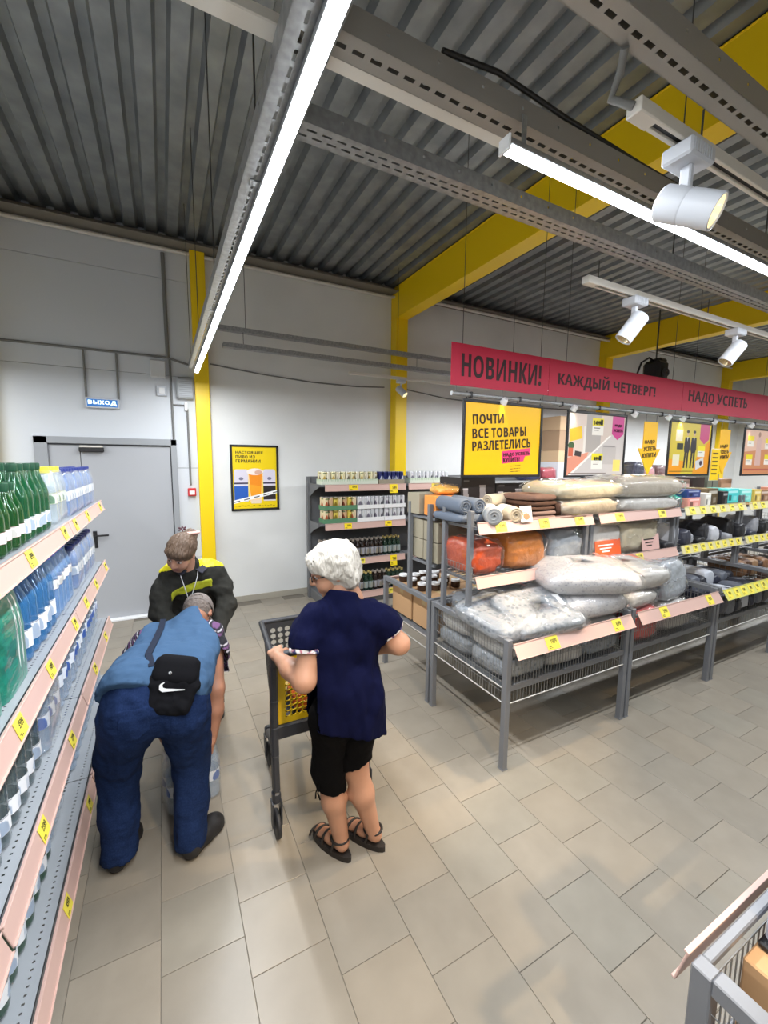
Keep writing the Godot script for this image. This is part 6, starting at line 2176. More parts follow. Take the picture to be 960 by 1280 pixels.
func build_shopper() -> void:        # the white-haired woman at the cart
	var t := thing("person", "woman with short white hair in a navy tunic, pushing the shopping cart", "person")
	var skin := Color(0.44, 0.225, 0.14)
	var mb := Mb.new()
	mb.coloured = true
	mb.tint = skin
	var b := Blob.new(Vector3(0.38, 0.0, -2.06), Vector3(1.06, 1.42, -1.5), 0.012)
	b.chain([[Vector3(0.7, 0.8, -1.72), 0.085], [Vector3(0.7, 1.17, -1.75), 0.07], [Vector3(0.705, 1.28, -1.75), 0.05], [Vector3(0.69, 1.36, -1.775), 0.05]], 0.03)
	b.chain([[Vector3(0.565, 1.215, -1.755), 0.045], [Vector3(0.498, 0.99, -1.68), 0.05], [Vector3(0.47, 0.995, -1.80), 0.045], [Vector3(0.445, 1.0, -1.93), 0.028]], 0.025)
	b.chain([[Vector3(0.85, 1.205, -1.7), 0.045], [Vector3(0.955, 1.075, -1.655), 0.05], [Vector3(0.91, 1.03, -1.78), 0.045], [Vector3(0.84, 1.01, -1.93), 0.028]], 0.025)
	b.chain([[Vector3(0.64, 0.74, -1.73), 0.09], [Vector3(0.635, 0.46, -1.765), 0.058], [Vector3(0.655, 0.31, -1.745), 0.056], [Vector3(0.69, 0.09, -1.735), 0.036]], 0.03)
	b.chain([[Vector3(0.77, 0.74, -1.7), 0.09], [Vector3(0.765, 0.46, -1.735), 0.058], [Vector3(0.79, 0.32, -1.71), 0.056], [Vector3(0.848, 0.095, -1.705), 0.036]], 0.03)
	for q: Array in [[Vector3(0.698, 0, -1.72), Vector3(-0.4, 0, -0.92)], [Vector3(0.868, 0, -1.692), Vector3(-0.5, 0, -0.86)]]:
		var h: Vector3 = q[0]
		var d: Vector3 = (q[1] as Vector3).normalized()
		b.chain([[h + d * 0.01 + Vector3(0, 0.062, 0), 0.03], [h + d * 0.09 + Vector3(0, 0.06, 0), 0.03], [h + d * 0.16 + Vector3(0, 0.048, 0), 0.024], [h + d * 0.2 + Vector3(0, 0.042, 0), 0.016]], 0.03)
	b.nets(mb, Transform3D(), func(_p: Vector3) -> Color: return skin)
	var hb := frame(Vector3(-0.93, -0.27, -0.25), Vector3(-0.12, 1, 0.05))
	var hc := Vector3(0.672, 1.432, -1.792)
	head(mb, hc, hb, 1.0, skin, Color(0.42, 0.17, 0.14), Color(0.4, 0.36, 0.32))
	hand(mb, Vector3(0.445, 1.0, -1.93), Vector3(0.02, 0.06, -1.0), Vector3(-0.35, 1, 0.05), 0.75, 1.0, 0.92, skin)
	hand(mb, Vector3(0.84, 1.01, -1.93), Vector3(-0.05, 0.0, -1.0), Vector3(0.3, 1, 0), 0.75, -1.0, 0.92, skin)
	part(t, "body", mb.mesh(skin_mat(skin)))
	# hair
	var h := Blob.new(Vector3(-0.125, -0.13, -0.15), Vector3(0.125, 0.16, 0.13), 0.0055)
	h.ell(Vector3(0, 0.042, -0.022), Vector3(0.1, 0.1, 0.12), Basis(), 0.02)
	h.ell(Vector3(0, -0.03, -0.062), Vector3(0.086, 0.085, 0.066), Basis(), 0.03)
	h.ell(Vector3(0, 0.075, 0.045), Vector3(0.07, 0.03, 0.05), Basis(), 0.03)
	h.ell(Vector3(0, -0.06, 0.085), Vector3(0.11, 0.09, 0.092), Basis(), 0.02, true)
	h.folds(5, 16.0, 0.014, Vector3(1.0, 0.4, 0.8))
	h.folds(9, 42.0, 0.007, Vector3(1.0, 0.3, 0.5))
	mb = Mb.new()
	h.nets(mb, Transform3D(hb, hc))
	var hm := hair_mat(c8(188, 182, 172))
	part(t, "hair", mb.mesh(hm), Transform3D(), "short wavy white hair")
	mb = Mb.new()
	for q: int in [-1, 1]:
		mb.tube([hc + hb * Vector3(0.05 * q, 0.008, 0.088), hc + hb * Vector3(0.078 * q, 0.012, 0.06), hc + hb * Vector3(0.083 * q, 0.012, -0.01)], 0.003, 5)
		var ring := []
		for k in 13:
			ring.append(hc + hb * Vector3(0.031 * q + 0.022 * cos(TAU * k / 12), 0.003 + 0.017 * sin(TAU * k / 12), 0.1))
		mb.tube(ring, 0.0025, 5, false)
		mb.disc(hc + hb * Vector3(0.031 * q, 0.003, 0.1), hb.z, 0.019)
	part(t, "glasses", mb.mesh(mat(c8(28, 24, 26), 0.25)), Transform3D(), "dark glasses")
	# tunic
	var c := Blob.new(Vector3(0.4, 0.62, -1.98), Vector3(1.04, 1.36, -1.48), 0.0105)
	c.chain([[Vector3(0.6, 1.225, -1.755), 0.075], [Vector3(0.81, 1.215, -1.715), 0.075]], 0.05)
	c.chain([[Vector3(0.63, 1.1, -1.75), 0.115], [Vector3(0.77, 1.09, -1.725), 0.115]], 0.08)
	c.chain([[Vector3(0.645, 0.93, -1.735), 0.118], [Vector3(0.765, 0.92, -1.71), 0.118]], 0.08)
	c.chain([[Vector3(0.645, 0.8, -1.73), 0.13], [Vector3(0.765, 0.79, -1.7), 0.128]], 0.08)
	c.chain([[Vector3(0.65, 0.66, -1.73), 0.134], [Vector3(0.765, 0.66, -1.7), 0.13]], 0.08)
	c.cap(Vector3(0.705, 1.25, -1.742), Vector3(0.702, 1.34, -1.752), 0.085, 0.072, 0.05)
	c.chain([[Vector3(0.6, 1.23, -1.75), 0.075], [Vector3(0.525, 1.16, -1.735), 0.07], [Vector3(0.49, 1.06, -1.705), 0.064]], 0.04)
	c.chain([[Vector3(0.82, 1.225, -1.71), 0.075], [Vector3(0.885, 1.18, -1.69), 0.07], [Vector3(0.945, 1.09, -1.66), 0.063]], 0.04)
	c.folds(21, 7.0, 0.02, Vector3(1.0, 0.45, 1.0))
	c.folds(22, 16.0, 0.006, Vector3(1.2, 0.5, 1.2))
	c.keep_at(Vector3(0.25, 1.0, -0.25), Vector3(0.7, 1.345, -1.745))
	c.keep_at(Vector3(-0.28, -1.0, 0.0), Vector3(0.7, 0.705, -1.72))
	var el := Vector3(-0.2, -0.93, 0.3)
	var er := Vector3(0.56, -0.8, 0.23)

	# sleeves end at a hem: trim only outside the trunk
	var i := 0
	for z in c.nz:
		for y in c.ny:
			for x in c.nx:
				var p := c.o + Vector3(x, y, z) * c.cs
				var dd := -1.0
				if p.x < 0.545:
					dd = el.normalized().dot(p - Vector3(0.518, 1.11, -1.72))
				elif p.x > 0.875:
					dd = er.normalized().dot(p - Vector3(0.915, 1.135, -1.675))
				if dd > c.g[i]:
					c.g[i] = dd
				i += 1
	var navy := cloth(c8(9, 12, 40), 10.0)
	navy.rim = 0.04
	garment(t, "tunic", c, navy, "navy short-sleeved tunic")
	# flowered cuffs
	for q: Array in [[Vector3(0.514, 1.105, -1.715), el, 0.071, -1.0], [Vector3(0.917, 1.135, -1.675), er, 0.0735, 1.0]]:
		var u := Blob.new((q[0] as Vector3) - Vector3.ONE * 0.11, (q[0] as Vector3) + Vector3.ONE * 0.11, 0.007)
		var dn: Vector3 = (q[1] as Vector3).normalized()
		u.cap((q[0] as Vector3) - dn * 0.06, (q[0] as Vector3) + dn * 0.06, q[2], q[2] - 0.002, 0.01)
		u.keep_at(dn, (q[0] as Vector3) + dn * 0.008)
		u.keep_at(-dn, (q[0] as Vector3) - dn * 0.014)
		var fn := FastNoiseLite.new()
		fn.frequency = 30.0
		var cm := mat(Color.WHITE, 0.8)
		cm.vertex_color_use_as_albedo = true
		garment(t, "sleeve_cuff", u, cm, "pale flower-print sleeve cuff", func(p: Vector3) -> Color:
			var w := fn.get_noise_3dv(p)
			return Color(0.7, 0.66, 0.66) if w > 0.05 else (Color(0.5, 0.16, 0.2) if w > -0.1 else Color(0.02, 0.025, 0.1)))
	# capri trousers
	var pn := Blob.new(Vector3(0.48, 0.28, -1.95), Vector3(0.95, 0.86, -1.5), 0.0105)
	pn.chain([[Vector3(0.64, 0.76, -1.73), 0.105], [Vector3(0.765, 0.76, -1.7), 0.105]], 0.06)
	pn.chain([[Vector3(0.645, 0.72, -1.735), 0.1], [Vector3(0.635, 0.48, -1.765), 0.076], [Vector3(0.655, 0.32, -1.75), 0.07]], 0.04)
	var pr := pn.copy()
	pn.keep_at(Vector3(-0.15, -1, 0), Vector3(0.65, 0.372, -1.75))
	pr = Blob.new(Vector3(0.6, 0.36, -1.95), Vector3(0.95, 0.86, -1.5), 0.0105)
	pr.chain([[Vector3(0.765, 0.74, -1.7), 0.1], [Vector3(0.76, 0.5, -1.725), 0.075], [Vector3(0.78, 0.36, -1.71), 0.07]], 0.04)
	pr.keep_at(Vector3(0.32, -1, 0.1), Vector3(0.755, 0.5, -1.72))
	pn.folds(4, 14.0, 0.006)
	pr.folds(6, 14.0, 0.006)
	mb = Mb.new()
	pn.nets(mb)
	pr.nets(mb)
	mb.tube([Vector3(0.575, 0.44, -1.72), Vector3(0.565, 0.4, -1.71), Vector3(0.572, 0.375, -1.7)], 0.004, 5)
	mb.tube([Vector3(0.575, 0.44, -1.72), Vector3(0.555, 0.41, -1.71), Vector3(0.55, 0.39, -1.7)], 0.004, 5)
	part(t, "capri_trousers", mb.mesh(cloth(c8(10, 9, 10), 10.0)), Transform3D(), "black capri trousers")
	# sandals
	for q: Array in [[Vector3(0.698, 0, -1.72), Vector3(-0.4, 0, -0.92)], [Vector3(0.868, 0, -1.692), Vector3(-0.5, 0, -0.86)]]:
		var hp: Vector3 = q[0]
		var d: Vector3 = (q[1] as Vector3).normalized()
		var sx := Vector3.UP.cross(d)
		mb = Mb.new()
		var outl := []
		for k in 20:
			var a := TAU * k / 20
			var tt := 0.5 - 0.5 * cos(a)
			outl.append(Vector2(sin(a) * (0.036 + 0.012 * tt), -0.045 + tt * 0.265))
		mb.prism(outl, 0.001, 0.03, Transform3D(Basis(sx, d, Vector3.UP), hp))
		var sandal := mat(c8(34, 29, 26), 0.6)
		var sole := part(t, "sandal_sole", mb.mesh(sandal))
		mb = Mb.new()
		var ring := []
		for k in 17:
			ring.append(hp + d * (0.028 - cos(TAU * k / 16) * 0.045) + sx * sin(TAU * k / 16) * 0.041 + Vector3(0, 0.092 + 0.006 * cos(TAU * k / 16), 0))
		mb.tube(ring, 0.0075, 6, false)
		for q2: int in [-1, 1]:
			mb.tube([hp + d * 0.05 + sx * 0.04 * q2 + Vector3(0, 0.03, 0), hp + d * 0.03 + sx * 0.043 * q2 + Vector3(0, 0.09, 0)], 0.0065, 6)
		part(sole, "ankle_strap", mb.mesh(sandal))
		for st: Array in [[0.1, 0.093, 0.042, 0.0075], [0.15, 0.08, 0.043, 0.007], [0.185, 0.066, 0.044, 0.006]]:
			mb = Mb.new()
			var path := []
			for k in 11:
				var a := PI * k / 10
				path.append(hp + d * (st[0] + (0.0 if st[0] < 0.05 else 0.015 * cos(a))) + sx * cos(a) * st[2] + Vector3(0, 0.03 + sin(a) * (st[1] - 0.03), 0) + (-d * sin(a) * 0.045 if st[0] < 0.05 else Vector3.ZERO))
			mb.tube(path, st[3], 6)
			part(sole, "sandal_strap", mb.mesh(sandal))

func build_bender() -> void:         # the man bending over the water pack
	var t := thing("person", "man in a grey cap and blue denim vest bending over the water pack", "person")
	var skin := Color(0.4, 0.19, 0.12)
	var mb := Mb.new()
	mb.coloured = true
	mb.tint = skin
	var b := Blob.new(Vector3(-0.45, 0.03, -2.98), Vector3(0.34, 1.12, -1.9), 0.013)
	var hl := Vector3(-0.185, 0.79, -2.14)
	var hr := Vector3(0.025, 0.745, -2.15)
	b.chain([[Vector3(-0.08, 0.8, -2.15), 0.085], [Vector3(-0.02, 0.84, -2.38), 0.085], [Vector3(0.03, 0.87, -2.58), 0.075], [Vector3(0.1, 0.95, -2.7), 0.055], [Vector3(0.13, 0.965, -2.78), 0.055]], 0.06)
	b.chain([[Vector3(0.215, 0.905, -2.62), 0.06], [Vector3(0.21, 0.62, -2.48), 0.047], [Vector3(0.2, 0.5, -2.465), 0.046], [Vector3(0.178, 0.36, -2.44), 0.03]], 0.025)
	b.chain([[Vector3(-0.14, 0.9, -2.66), 0.06], [Vector3(-0.14, 0.62, -2.6), 0.045], [Vector3(-0.07, 0.39, -2.52), 0.03]], 0.025)
	b.chain([[hl, 0.09], [Vector3(-0.255, 0.43, -2.27), 0.06], [Vector3(-0.272, 0.09, -2.18), 0.042]], 0.03)
	b.chain([[hr, 0.09], [Vector3(0.055, 0.41, -2.23), 0.06], [Vector3(0.036, 0.09, -2.1), 0.042]], 0.03)
	b.nets(mb, Transform3D(), func(_p: Vector3) -> Color: return skin)
	var hb := frame(Vector3(0.12, -0.93, -0.36), Vector3(0.25, 0.1, -1))
	var hc := Vector3(0.152, 0.945, -2.86)
	head(mb, hc, hb, 1.0, skin, Color(0.38, 0.16, 0.13), Color(0.15, 0.13, 0.12))
	hand(mb, Vector3(0.178, 0.36, -2.44), Vector3(-0.12, -1, 0.0), Vector3(1, -0.1, 0.15), 0.55, 1.0, 1.0, skin)
	hand(mb, Vector3(-0.07, 0.39, -2.52), Vector3(0.25, -1, 0.05), Vector3(-1, -0.2, 0.1), 0.55, -1.0, 1.0, skin)
	part(t, "body", mb.mesh(skin_mat(skin)))
	# hair and cap
	var h := Blob.new(Vector3(-0.11, -0.12, -0.14), Vector3(0.11, 0.14, 0.13), 0.006)
	h.ell(Vector3(0, 0.02, -0.025), Vector3(0.081, 0.088, 0.098), Basis(), 0.02)
	h.ell(Vector3(0, -0.05, 0.09), Vector3(0.08, 0.09, 0.085), Basis(), 0.02, true)
	h.folds(5, 60.0, 0.006)
	mb = Mb.new()
	h.nets(mb, Transform3D(hb, hc))
	part(t, "hair", mb.mesh(mat(c8(110, 100, 94), 0.8)), Transform3D(), "short grey hair")
	h = Blob.new(Vector3(-0.12, -0.05, -0.15), Vector3(0.12, 0.16, 0.21), 0.006)
	h.ell(Vector3(0, 0.04, -0.012), Vector3(0.092, 0.096, 0.112), Basis(), 0.02)
	h.ell(Vector3(0, 0.03, -0.01), Vector3(0.085, 0.088, 0.104), Basis(), 0.005, true)
	h.keep(Vector3(0, -1, 0.12), -0.025)
	h.ell(Vector3(0, 0.03, -0.12), Vector3(0.042, 0.036, 0.05), Basis(), 0.004, true)
	var br := Blob.new(Vector3(-0.12, -0.05, -0.15), Vector3(0.12, 0.16, 0.21), 0.006)
	br.ell(Vector3(0, 0.035, 0.1), Vector3(0.075, 0.014, 0.09), Basis.from_euler(Vector3(0.2, 0, 0)), 0.01)
	br.keep(Vector3(0, 0, -1), -0.06)
	mb = Mb.new()
	h.nets(mb, Transform3D(hb, hc))
	br.nets(mb, Transform3D(hb, hc))
	var capm := cloth(c8(128, 120, 116), 16.0)
	var cp := part(t, "cap", mb.mesh(capm), Transform3D(), "grey baseball cap")
	mb = Mb.new()
	var path := []
	for k in 9:
		var a := PI * (k / 8.0)
		path.append(hc + hb * Vector3(cos(a) * 0.06, 0.022, -0.055 - sin(a) * 0.068))
	mb.tube(path, 0.008, 6)
	part(cp, "cap_strap", mb.mesh(capm))
	# jeans
	var j := Blob.new(Vector3(-0.45, 0.03, -2.5), Vector3(0.26, 1.02, -1.86), 0.011)
	j.chain([[Vector3(-0.17, 0.81, -2.14), 0.142], [Vector3(0.015, 0.77, -2.15), 0.138]], 0.05)
	j.chain([[Vector3(-0.165, 0.8, -2.24), 0.125], [Vector3(0.03, 0.78, -2.24), 0.125]], 0.05)
	j.chain([[Vector3(-0.19, 0.75, -2.12), 0.128], [Vector3(-0.245, 0.55, -2.21), 0.1], [Vector3(-0.258, 0.42, -2.255), 0.088], [Vector3(-0.268, 0.22, -2.21), 0.078], [Vector3(-0.272, 0.06, -2.18), 0.078]], 0.035)
	j.chain([[Vector3(0.03, 0.71, -2.13), 0.124], [Vector3(0.05, 0.53, -2.19), 0.1], [Vector3(0.056, 0.41, -2.215), 0.088], [Vector3(0.045, 0.22, -2.15), 0.078], [Vector3(0.036, 0.07, -2.1), 0.078]], 0.035)
	j.keep_at(Vector3(0.28, 0.6, -1.0), Vector3(-0.08, 0.9, -2.2))
	j.folds(31, 7.0, 0.012, Vector3(1.4, 0.7, 1.2))
	j.folds(32, 17.0, 0.004, Vector3(1.0, 1.5, 1.0))
	j.keep(Vector3(0, -1, 0), -0.05)
	var denim := cloth(c8(38, 55, 92), 20.0)
	denim.albedo_texture = noise_tex(0.02, [Color(0.62, 0.66, 0.72), Color(1, 1, 1)], 256, 4, false, 21)
	var jeans := garment(t, "jeans", j, denim, "dark blue jeans")
	for q: Array in [[Vector3(-0.17, 0.8, -1.99), Vector3(-0.1, 0.2, 1)], [Vector3(0.03, 0.74, -2.0), Vector3(0.15, 0.2, 1)]]:
		var pk := j.copy()
		pk.grow(0.004)
		var pb := frame(q[1])
		for e: Array in [[Vector3(1, 0, 0), 0.06], [Vector3(-1, 0, 0), 0.06], [Vector3(0, 1, 0), 0.065], [Vector3(0.6, -1, 0), 0.075], [Vector3(-0.6, -1, 0), 0.075], [Vector3(0, 0, -1), 0.05]]:
			pk.keep_at(pb * (e[0] as Vector3), (q[0] as Vector3) + pb * ((e[0] as Vector3).normalized() * e[1]))
		garment(jeans, "back_pocket", pk, denim)
	# denim vest
	var v := Blob.new(Vector3(-0.42, 0.66, -2.88), Vector3(0.38, 1.14, -1.9), 0.0115)
	v.chain([[Vector3(-0.18, 0.87, -2.16), 0.135], [Vector3(0.03, 0.82, -2.17), 0.13]], 0.06)
	v.chain([[Vector3(-0.14, 0.875, -2.32), 0.14], [Vector3(0.07, 0.845, -2.33), 0.136]], 0.08)
	v.chain([[Vector3(-0.1, 0.885, -2.5), 0.135], [Vector3(0.11, 0.87, -2.48), 0.13]], 0.08)
	v.chain([[Vector3(-0.1, 0.915, -2.63), 0.1], [Vector3(0.17, 0.905, -2.59), 0.095]], 0.07)
	v.cap(Vector3(0.07, 0.95, -2.64), Vector3(0.12, 0.985, -2.735), 0.085, 0.066, 0.05)
	v.keep_at(Vector3(-0.28, -0.62, 1.0), Vector3(-0.09, 0.92, -2.06))
	v.keep_at(Vector3(0.4, 0.3, -1), Vector3(0.11, 0.985, -2.745))
	v.keep_at(Vector3(1.0, 0.0, -0.35), Vector3(0.2, 0.9, -2.55))
	v.keep_at(Vector3(-1.0, 0.0, -0.5), Vector3(-0.15, 0.9, -2.55))
	v.folds(41, 6.0, 0.018, Vector3(1.0, 1.0, 0.6))
	v.folds(42, 17.0, 0.006, Vector3(0.7, 1.0, 1.2))
	var vestm := cloth(c8(66, 92, 122), 18.0)
	garment(t, "denim_vest", v, vestm, "washed blue denim vest")
	# striped sleeves
	var stripes := mat(Color.WHITE, 0.85)
	stripes.vertex_color_use_as_albedo = true
	for q: Array in [[Vector3(0.2, 0.905, -2.6), Vector3(0.222, 0.8, -2.56), Vector3(0.212, 0.7, -2.515)], [Vector3(-0.13, 0.9, -2.65), Vector3(-0.17, 0.84, -2.64), Vector3(-0.16, 0.7, -2.62)]]:
		var s := Blob.new((q[2] as Vector3) - Vector3.ONE * 0.12, (q[0] as Vector3) + Vector3(0.13, 0.12, 0.1), 0.0075)
		s.chain([[q[0], 0.08], [q[1], 0.075], [q[2], 0.068], [q[2] + ((q[2] as Vector3) - (q[1] as Vector3)) * 0.5, 0.068]], 0.03)
		s.keep_at((q[2] as Vector3) - (q[1] as Vector3), q[2])
		s.folds(51, 14.0, 0.008)
		garment(t, "striped_sleeve", s, stripes, "dark sleeve with pale and purple stripes", func(p: Vector3) -> Color:
			var w := fposmod(p.y * 1.0 + p.z * 0.5 + p.x * 0.7 + 0.01 * sin(p.y * 60.0), 0.042)
			return Color(0.55, 0.52, 0.58) if w < 0.006 else (Color(0.14, 0.06, 0.16) if w > 0.02 and w < 0.03 else Color(0.012, 0.012, 0.02)))
	shoe(t, Vector3(-0.293, 0, -2.115), Vector3(-0.215, 0, -2.37), 0.045, mat(c8(26, 24, 24), 0.6), mat(c8(34, 30, 28), 0.7))
	shoe(t, Vector3(0.01, 0, -2.035), Vector3(0.185, 0, -2.225), 0.046, mat(c8(30, 28, 28), 0.6), mat(c8(34, 30, 28), 0.7))
	# black shoulder bag lying on his back: a thing he carries
	var bag_ := thing("shoulder_bag", "black shoulder bag with a white swoosh resting on the bending man's back", "bag", Vector3(-0.005, 0.905, -2.075))
	var bb := frame(Vector3(-0.1, 0.42, 0.9), Vector3(0.3, 1, -0.3))
	bag_.basis = bb
	var bg := Blob.new(Vector3(-0.16, -0.18, -0.08), Vector3(0.16, 0.18, 0.09), 0.0075)
	bg.chain([[Vector3(-0.06, -0.09, 0), 0.045], [Vector3(0.06, -0.09, 0), 0.045]], 0.04)
	bg.chain([[Vector3(-0.07, 0.0, 0), 0.045], [Vector3(0.07, 0.0, 0), 0.045]], 0.06)
	bg.chain([[Vector3(-0.06, 0.085, -0.005), 0.035], [Vector3(0.06, 0.085, -0.005), 0.035]], 0.06)
	bg.folds(61, 14.0, 0.01)
	var bm := cloth(c8(24, 24, 27), 14.0)
	garment(bag_, "pouch", bg, bm)
	var fl := Blob.new(Vector3(-0.16, -0.18, -0.08), Vector3(0.16, 0.18, 0.09), 0.0075)
	fl.chain([[Vector3(-0.06, 0.03, 0.012), 0.04], [Vector3(0.06, 0.03, 0.012), 0.04]], 0.05)
	fl.chain([[Vector3(-0.055, 0.09, 0.005), 0.036], [Vector3(0.055, 0.09, 0.005), 0.036]], 0.05)
	fl.keep(Vector3(0, 0.0, -1), 0.0)
	garment(bag_, "flap", fl, bm)
	mb = Mb.new()
	mb.prism([Vector2(-0.052, 0.004), Vector2(-0.046, -0.014), Vector2(-0.03, -0.02), Vector2(0.058, 0.006), Vector2(0.056, 0.009), Vector2(-0.02, -0.003), Vector2(-0.034, -0.002), Vector2(-0.04, 0.008), Vector2(-0.034, 0.022), Vector2(-0.047, 0.014)], 0.0, 0.002, at(Vector3(0.0, -0.02, 0.052), Vector3(0.1, 0, -0.12)))
	part(bag_, "swoosh", mb.mesh(M.white), Transform3D(), "white swoosh emblem")
	mb = Mb.new()
	mb.lathe([[0.0, 0.0], [0.008, 0.0], [0.007, 0.004], [0.0, 0.005]], 12, Vector3(-0.02, 0.045, 0.053), Basis.from_euler(Vector3(PI / 2, 0, 0)))
	part(bag_, "snap_button", mb.mesh(M.galv))
	mb = Mb.new()
	var inv := bag_.transform.affine_inverse()
	for e: Array in [[Vector3(-0.09, 0.985, -2.13), Vector3(-0.105, 1.01, -2.22), Vector3(-0.075, 1.022, -2.36), Vector3(-0.05, 1.03, -2.5), Vector3(-0.04, 1.03, -2.62), Vector3(-0.045, 0.99, -2.72), Vector3(-0.05, 0.9, -2.745)]]:
		var up := Vector3(0.1, 1, 0.15)
		for k in e.size() - 1:
			var a: Vector3 = e[k]
			var c: Vector3 = e[k + 1]
			var d := c - a
			var sb := Basis.looking_at(d, up)
			mb.box(inv * ((a + c) / 2), Vector3(0.03, 0.004, d.length() + 0.006), inv.basis * sb)
	part(bag_, "strap", mb.mesh(cloth(c8(40, 46, 60), 14.0)))

func build_clerk() -> void:           # the shop assistant behind him
	var t := thing("person", "shop assistant with brown hair in a dark jacket with yellow shoulders, leaning forward", "person")
	var skin := Color(0.47, 0.25, 0.17)
	var mb := Mb.new()
	mb.coloured = true
	mb.tint = skin
	var b := Blob.new(Vector3(-0.16, 0.03, -3.5), Vector3(0.48, 1.36, -2.72), 0.013)
	b.chain([[Vector3(0.165, 0.85, -3.33), 0.08], [Vector3(0.15, 1.07, -3.2), 0.075], [Vector3(0.135, 1.19, -3.09), 0.06], [Vector3(0.11, 1.27, -3.03), 0.05]], 0.05)
	b.chain([[Vector3(-0.01, 1.15, -3.1), 0.055], [Vector3(-0.055, 0.94, -3.03), 0.045], [Vector3(0.05, 0.82, -2.86), 0.028]], 0.02)
	b.chain([[Vector3(0.3, 1.14, -3.12), 0.055], [Vector3(0.345, 0.92, -3.05), 0.045], [Vector3(0.26, 0.77, -2.9), 0.028]], 0.02)
	b.chain([[Vector3(0.09, 0.82, -3.33), 0.085], [Vector3(0.08, 0.45, -3.3), 0.055], [Vector3(0.07, 0.09, -3.34), 0.038]], 0.03)
	b.chain([[Vector3(0.24, 0.82, -3.33), 0.085], [Vector3(0.26, 0.45, -3.3), 0.055], [Vector3(0.27, 0.09, -3.34), 0.038]], 0.03)
	b.nets(mb, Transform3D(), func(_p: Vector3) -> Color: return skin)
	var hb := frame(Vector3(-0.5, -0.52, 0.7), Vector3(0.12, 1, 0.35))
	var hc := Vector3(0.075, 1.335, -2.97)
	head(mb, hc, hb, 1.0, skin, Color(0.4, 0.16, 0.14), Color(0.12, 0.08, 0.06))
	hand(mb, Vector3(0.05, 0.82, -2.86), Vector3(0.4, -0.8, 0.4), Vector3(-0.6, 0, 0.7), 0.5, -1.0, 0.92, skin)
	hand(mb, Vector3(0.26, 0.77, -2.9), Vector3(-0.4, -0.8, 0.4), Vector3(0.6, 0, 0.7), 0.5, 1.0, 0.92, skin)
	part(t, "body", mb.mesh(skin_mat(skin)))
	var h := Blob.new(Vector3(-0.125, -0.14, -0.19), Vector3(0.125, 0.16, 0.13), 0.0055)
	h.ell(Vector3(0, 0.036, -0.02), Vector3(0.088, 0.094, 0.108), Basis(), 0.02)
	h.ell(Vector3(0, 0.06, 0.06), Vector3(0.068, 0.036, 0.04), Basis(), 0.02)
	h.ell(Vector3(0, 0.04, -0.135), Vector3(0.045, 0.045, 0.045), Basis(), 0.03)
	h.ell(Vector3(0, -0.065, 0.085), Vector3(0.07, 0.09, 0.085), Basis(), 0.012, true)
	h.folds(15, 50.0, 0.005, Vector3(1.3, 0.35, 0.5))
	mb = Mb.new()
	h.nets(mb, Transform3D(hb, hc))
	var hm := hair_mat(c8(92, 72, 56))
	var hair := part(t, "hair", mb.mesh(hm), Transform3D(), "brown hair pinned up with a fringe")
	mb = Mb.new()
	mb.cbox(hc + hb * Vector3(0.03, 0.1, -0.1), Vector3(0.1, 0.02, 0.035), 0.008, hb * Basis.from_euler(Vector3(-0.6, 0.3, 0.2)))
	part(hair, "hair_clip", mb.mesh(mat(c8(214, 170, 160), 0.3)), Transform3D(), "pale pink hair clip")
	mb = Mb.new()
	for k in 6:
		var a := TAU * k / 6
		mb.cbox(hc + hb * (Vector3(-0.035, 0.108, -0.105) + Vector3(cos(a) * 0.016, 0.004, sin(a) * 0.016)), Vector3(0.02, 0.012, 0.01), 0.003, hb * Basis.from_euler(Vector3(0, -a, 0)))
	part(hair, "hair_flower", mb.mesh(mat(c8(70, 24, 36), 0.5)), Transform3D(), "dark red hair flower")
	# jacket
	var j := Blob.new(Vector3(-0.2, 0.68, -3.52), Vector3(0.52, 1.32, -2.78), 0.0105)
	j.chain([[Vector3(0.1, 0.82, -3.32), 0.125], [Vector3(0.23, 0.82, -3.32), 0.125]], 0.06)
	j.chain([[Vector3(0.1, 0.95, -3.26), 0.125], [Vector3(0.22, 0.95, -3.26), 0.125]], 0.07)
	j.chain([[Vector3(0.07, 1.08, -3.17), 0.122], [Vector3(0.23, 1.08, -3.18), 0.122]], 0.07)
	j.chain([[Vector3(0.03, 1.16, -3.11), 0.08], [Vector3(0.26, 1.155, -3.12), 0.08]], 0.06)
	j.cap(Vector3(0.13, 1.18, -3.1), Vector3(0.115, 1.25, -3.045), 0.075, 0.066, 0.03)
	j.chain([[Vector3(0.02, 1.15, -3.11), 0.078], [Vector3(-0.045, 1.05, -3.08), 0.07], [Vector3(-0.06, 0.94, -3.03), 0.062], [Vector3(0.04, 0.83, -2.88), 0.048]], 0.035)
	j.chain([[Vector3(0.27, 1.145, -3.12), 0.078], [Vector3(0.335, 1.04, -3.1), 0.07], [Vector3(0.35, 0.92, -3.05), 0.062], [Vector3(0.27, 0.79, -2.92), 0.048]], 0.035)
	j.ell(hc + Vector3(0.03, -0.07, -0.01), Vector3(0.066, 0.075, 0.07), Basis(), 0.01, true)
	j.folds(71, 8.0, 0.014)
	j.folds(72, 22.0, 0.005)
	var jm := cloth(c8(50, 50, 47), 14.0)
	garment(t, "work_jacket", j, jm, "dark grey work jacket")
	var ym := mat(c8(236, 226, 10), 0.6)
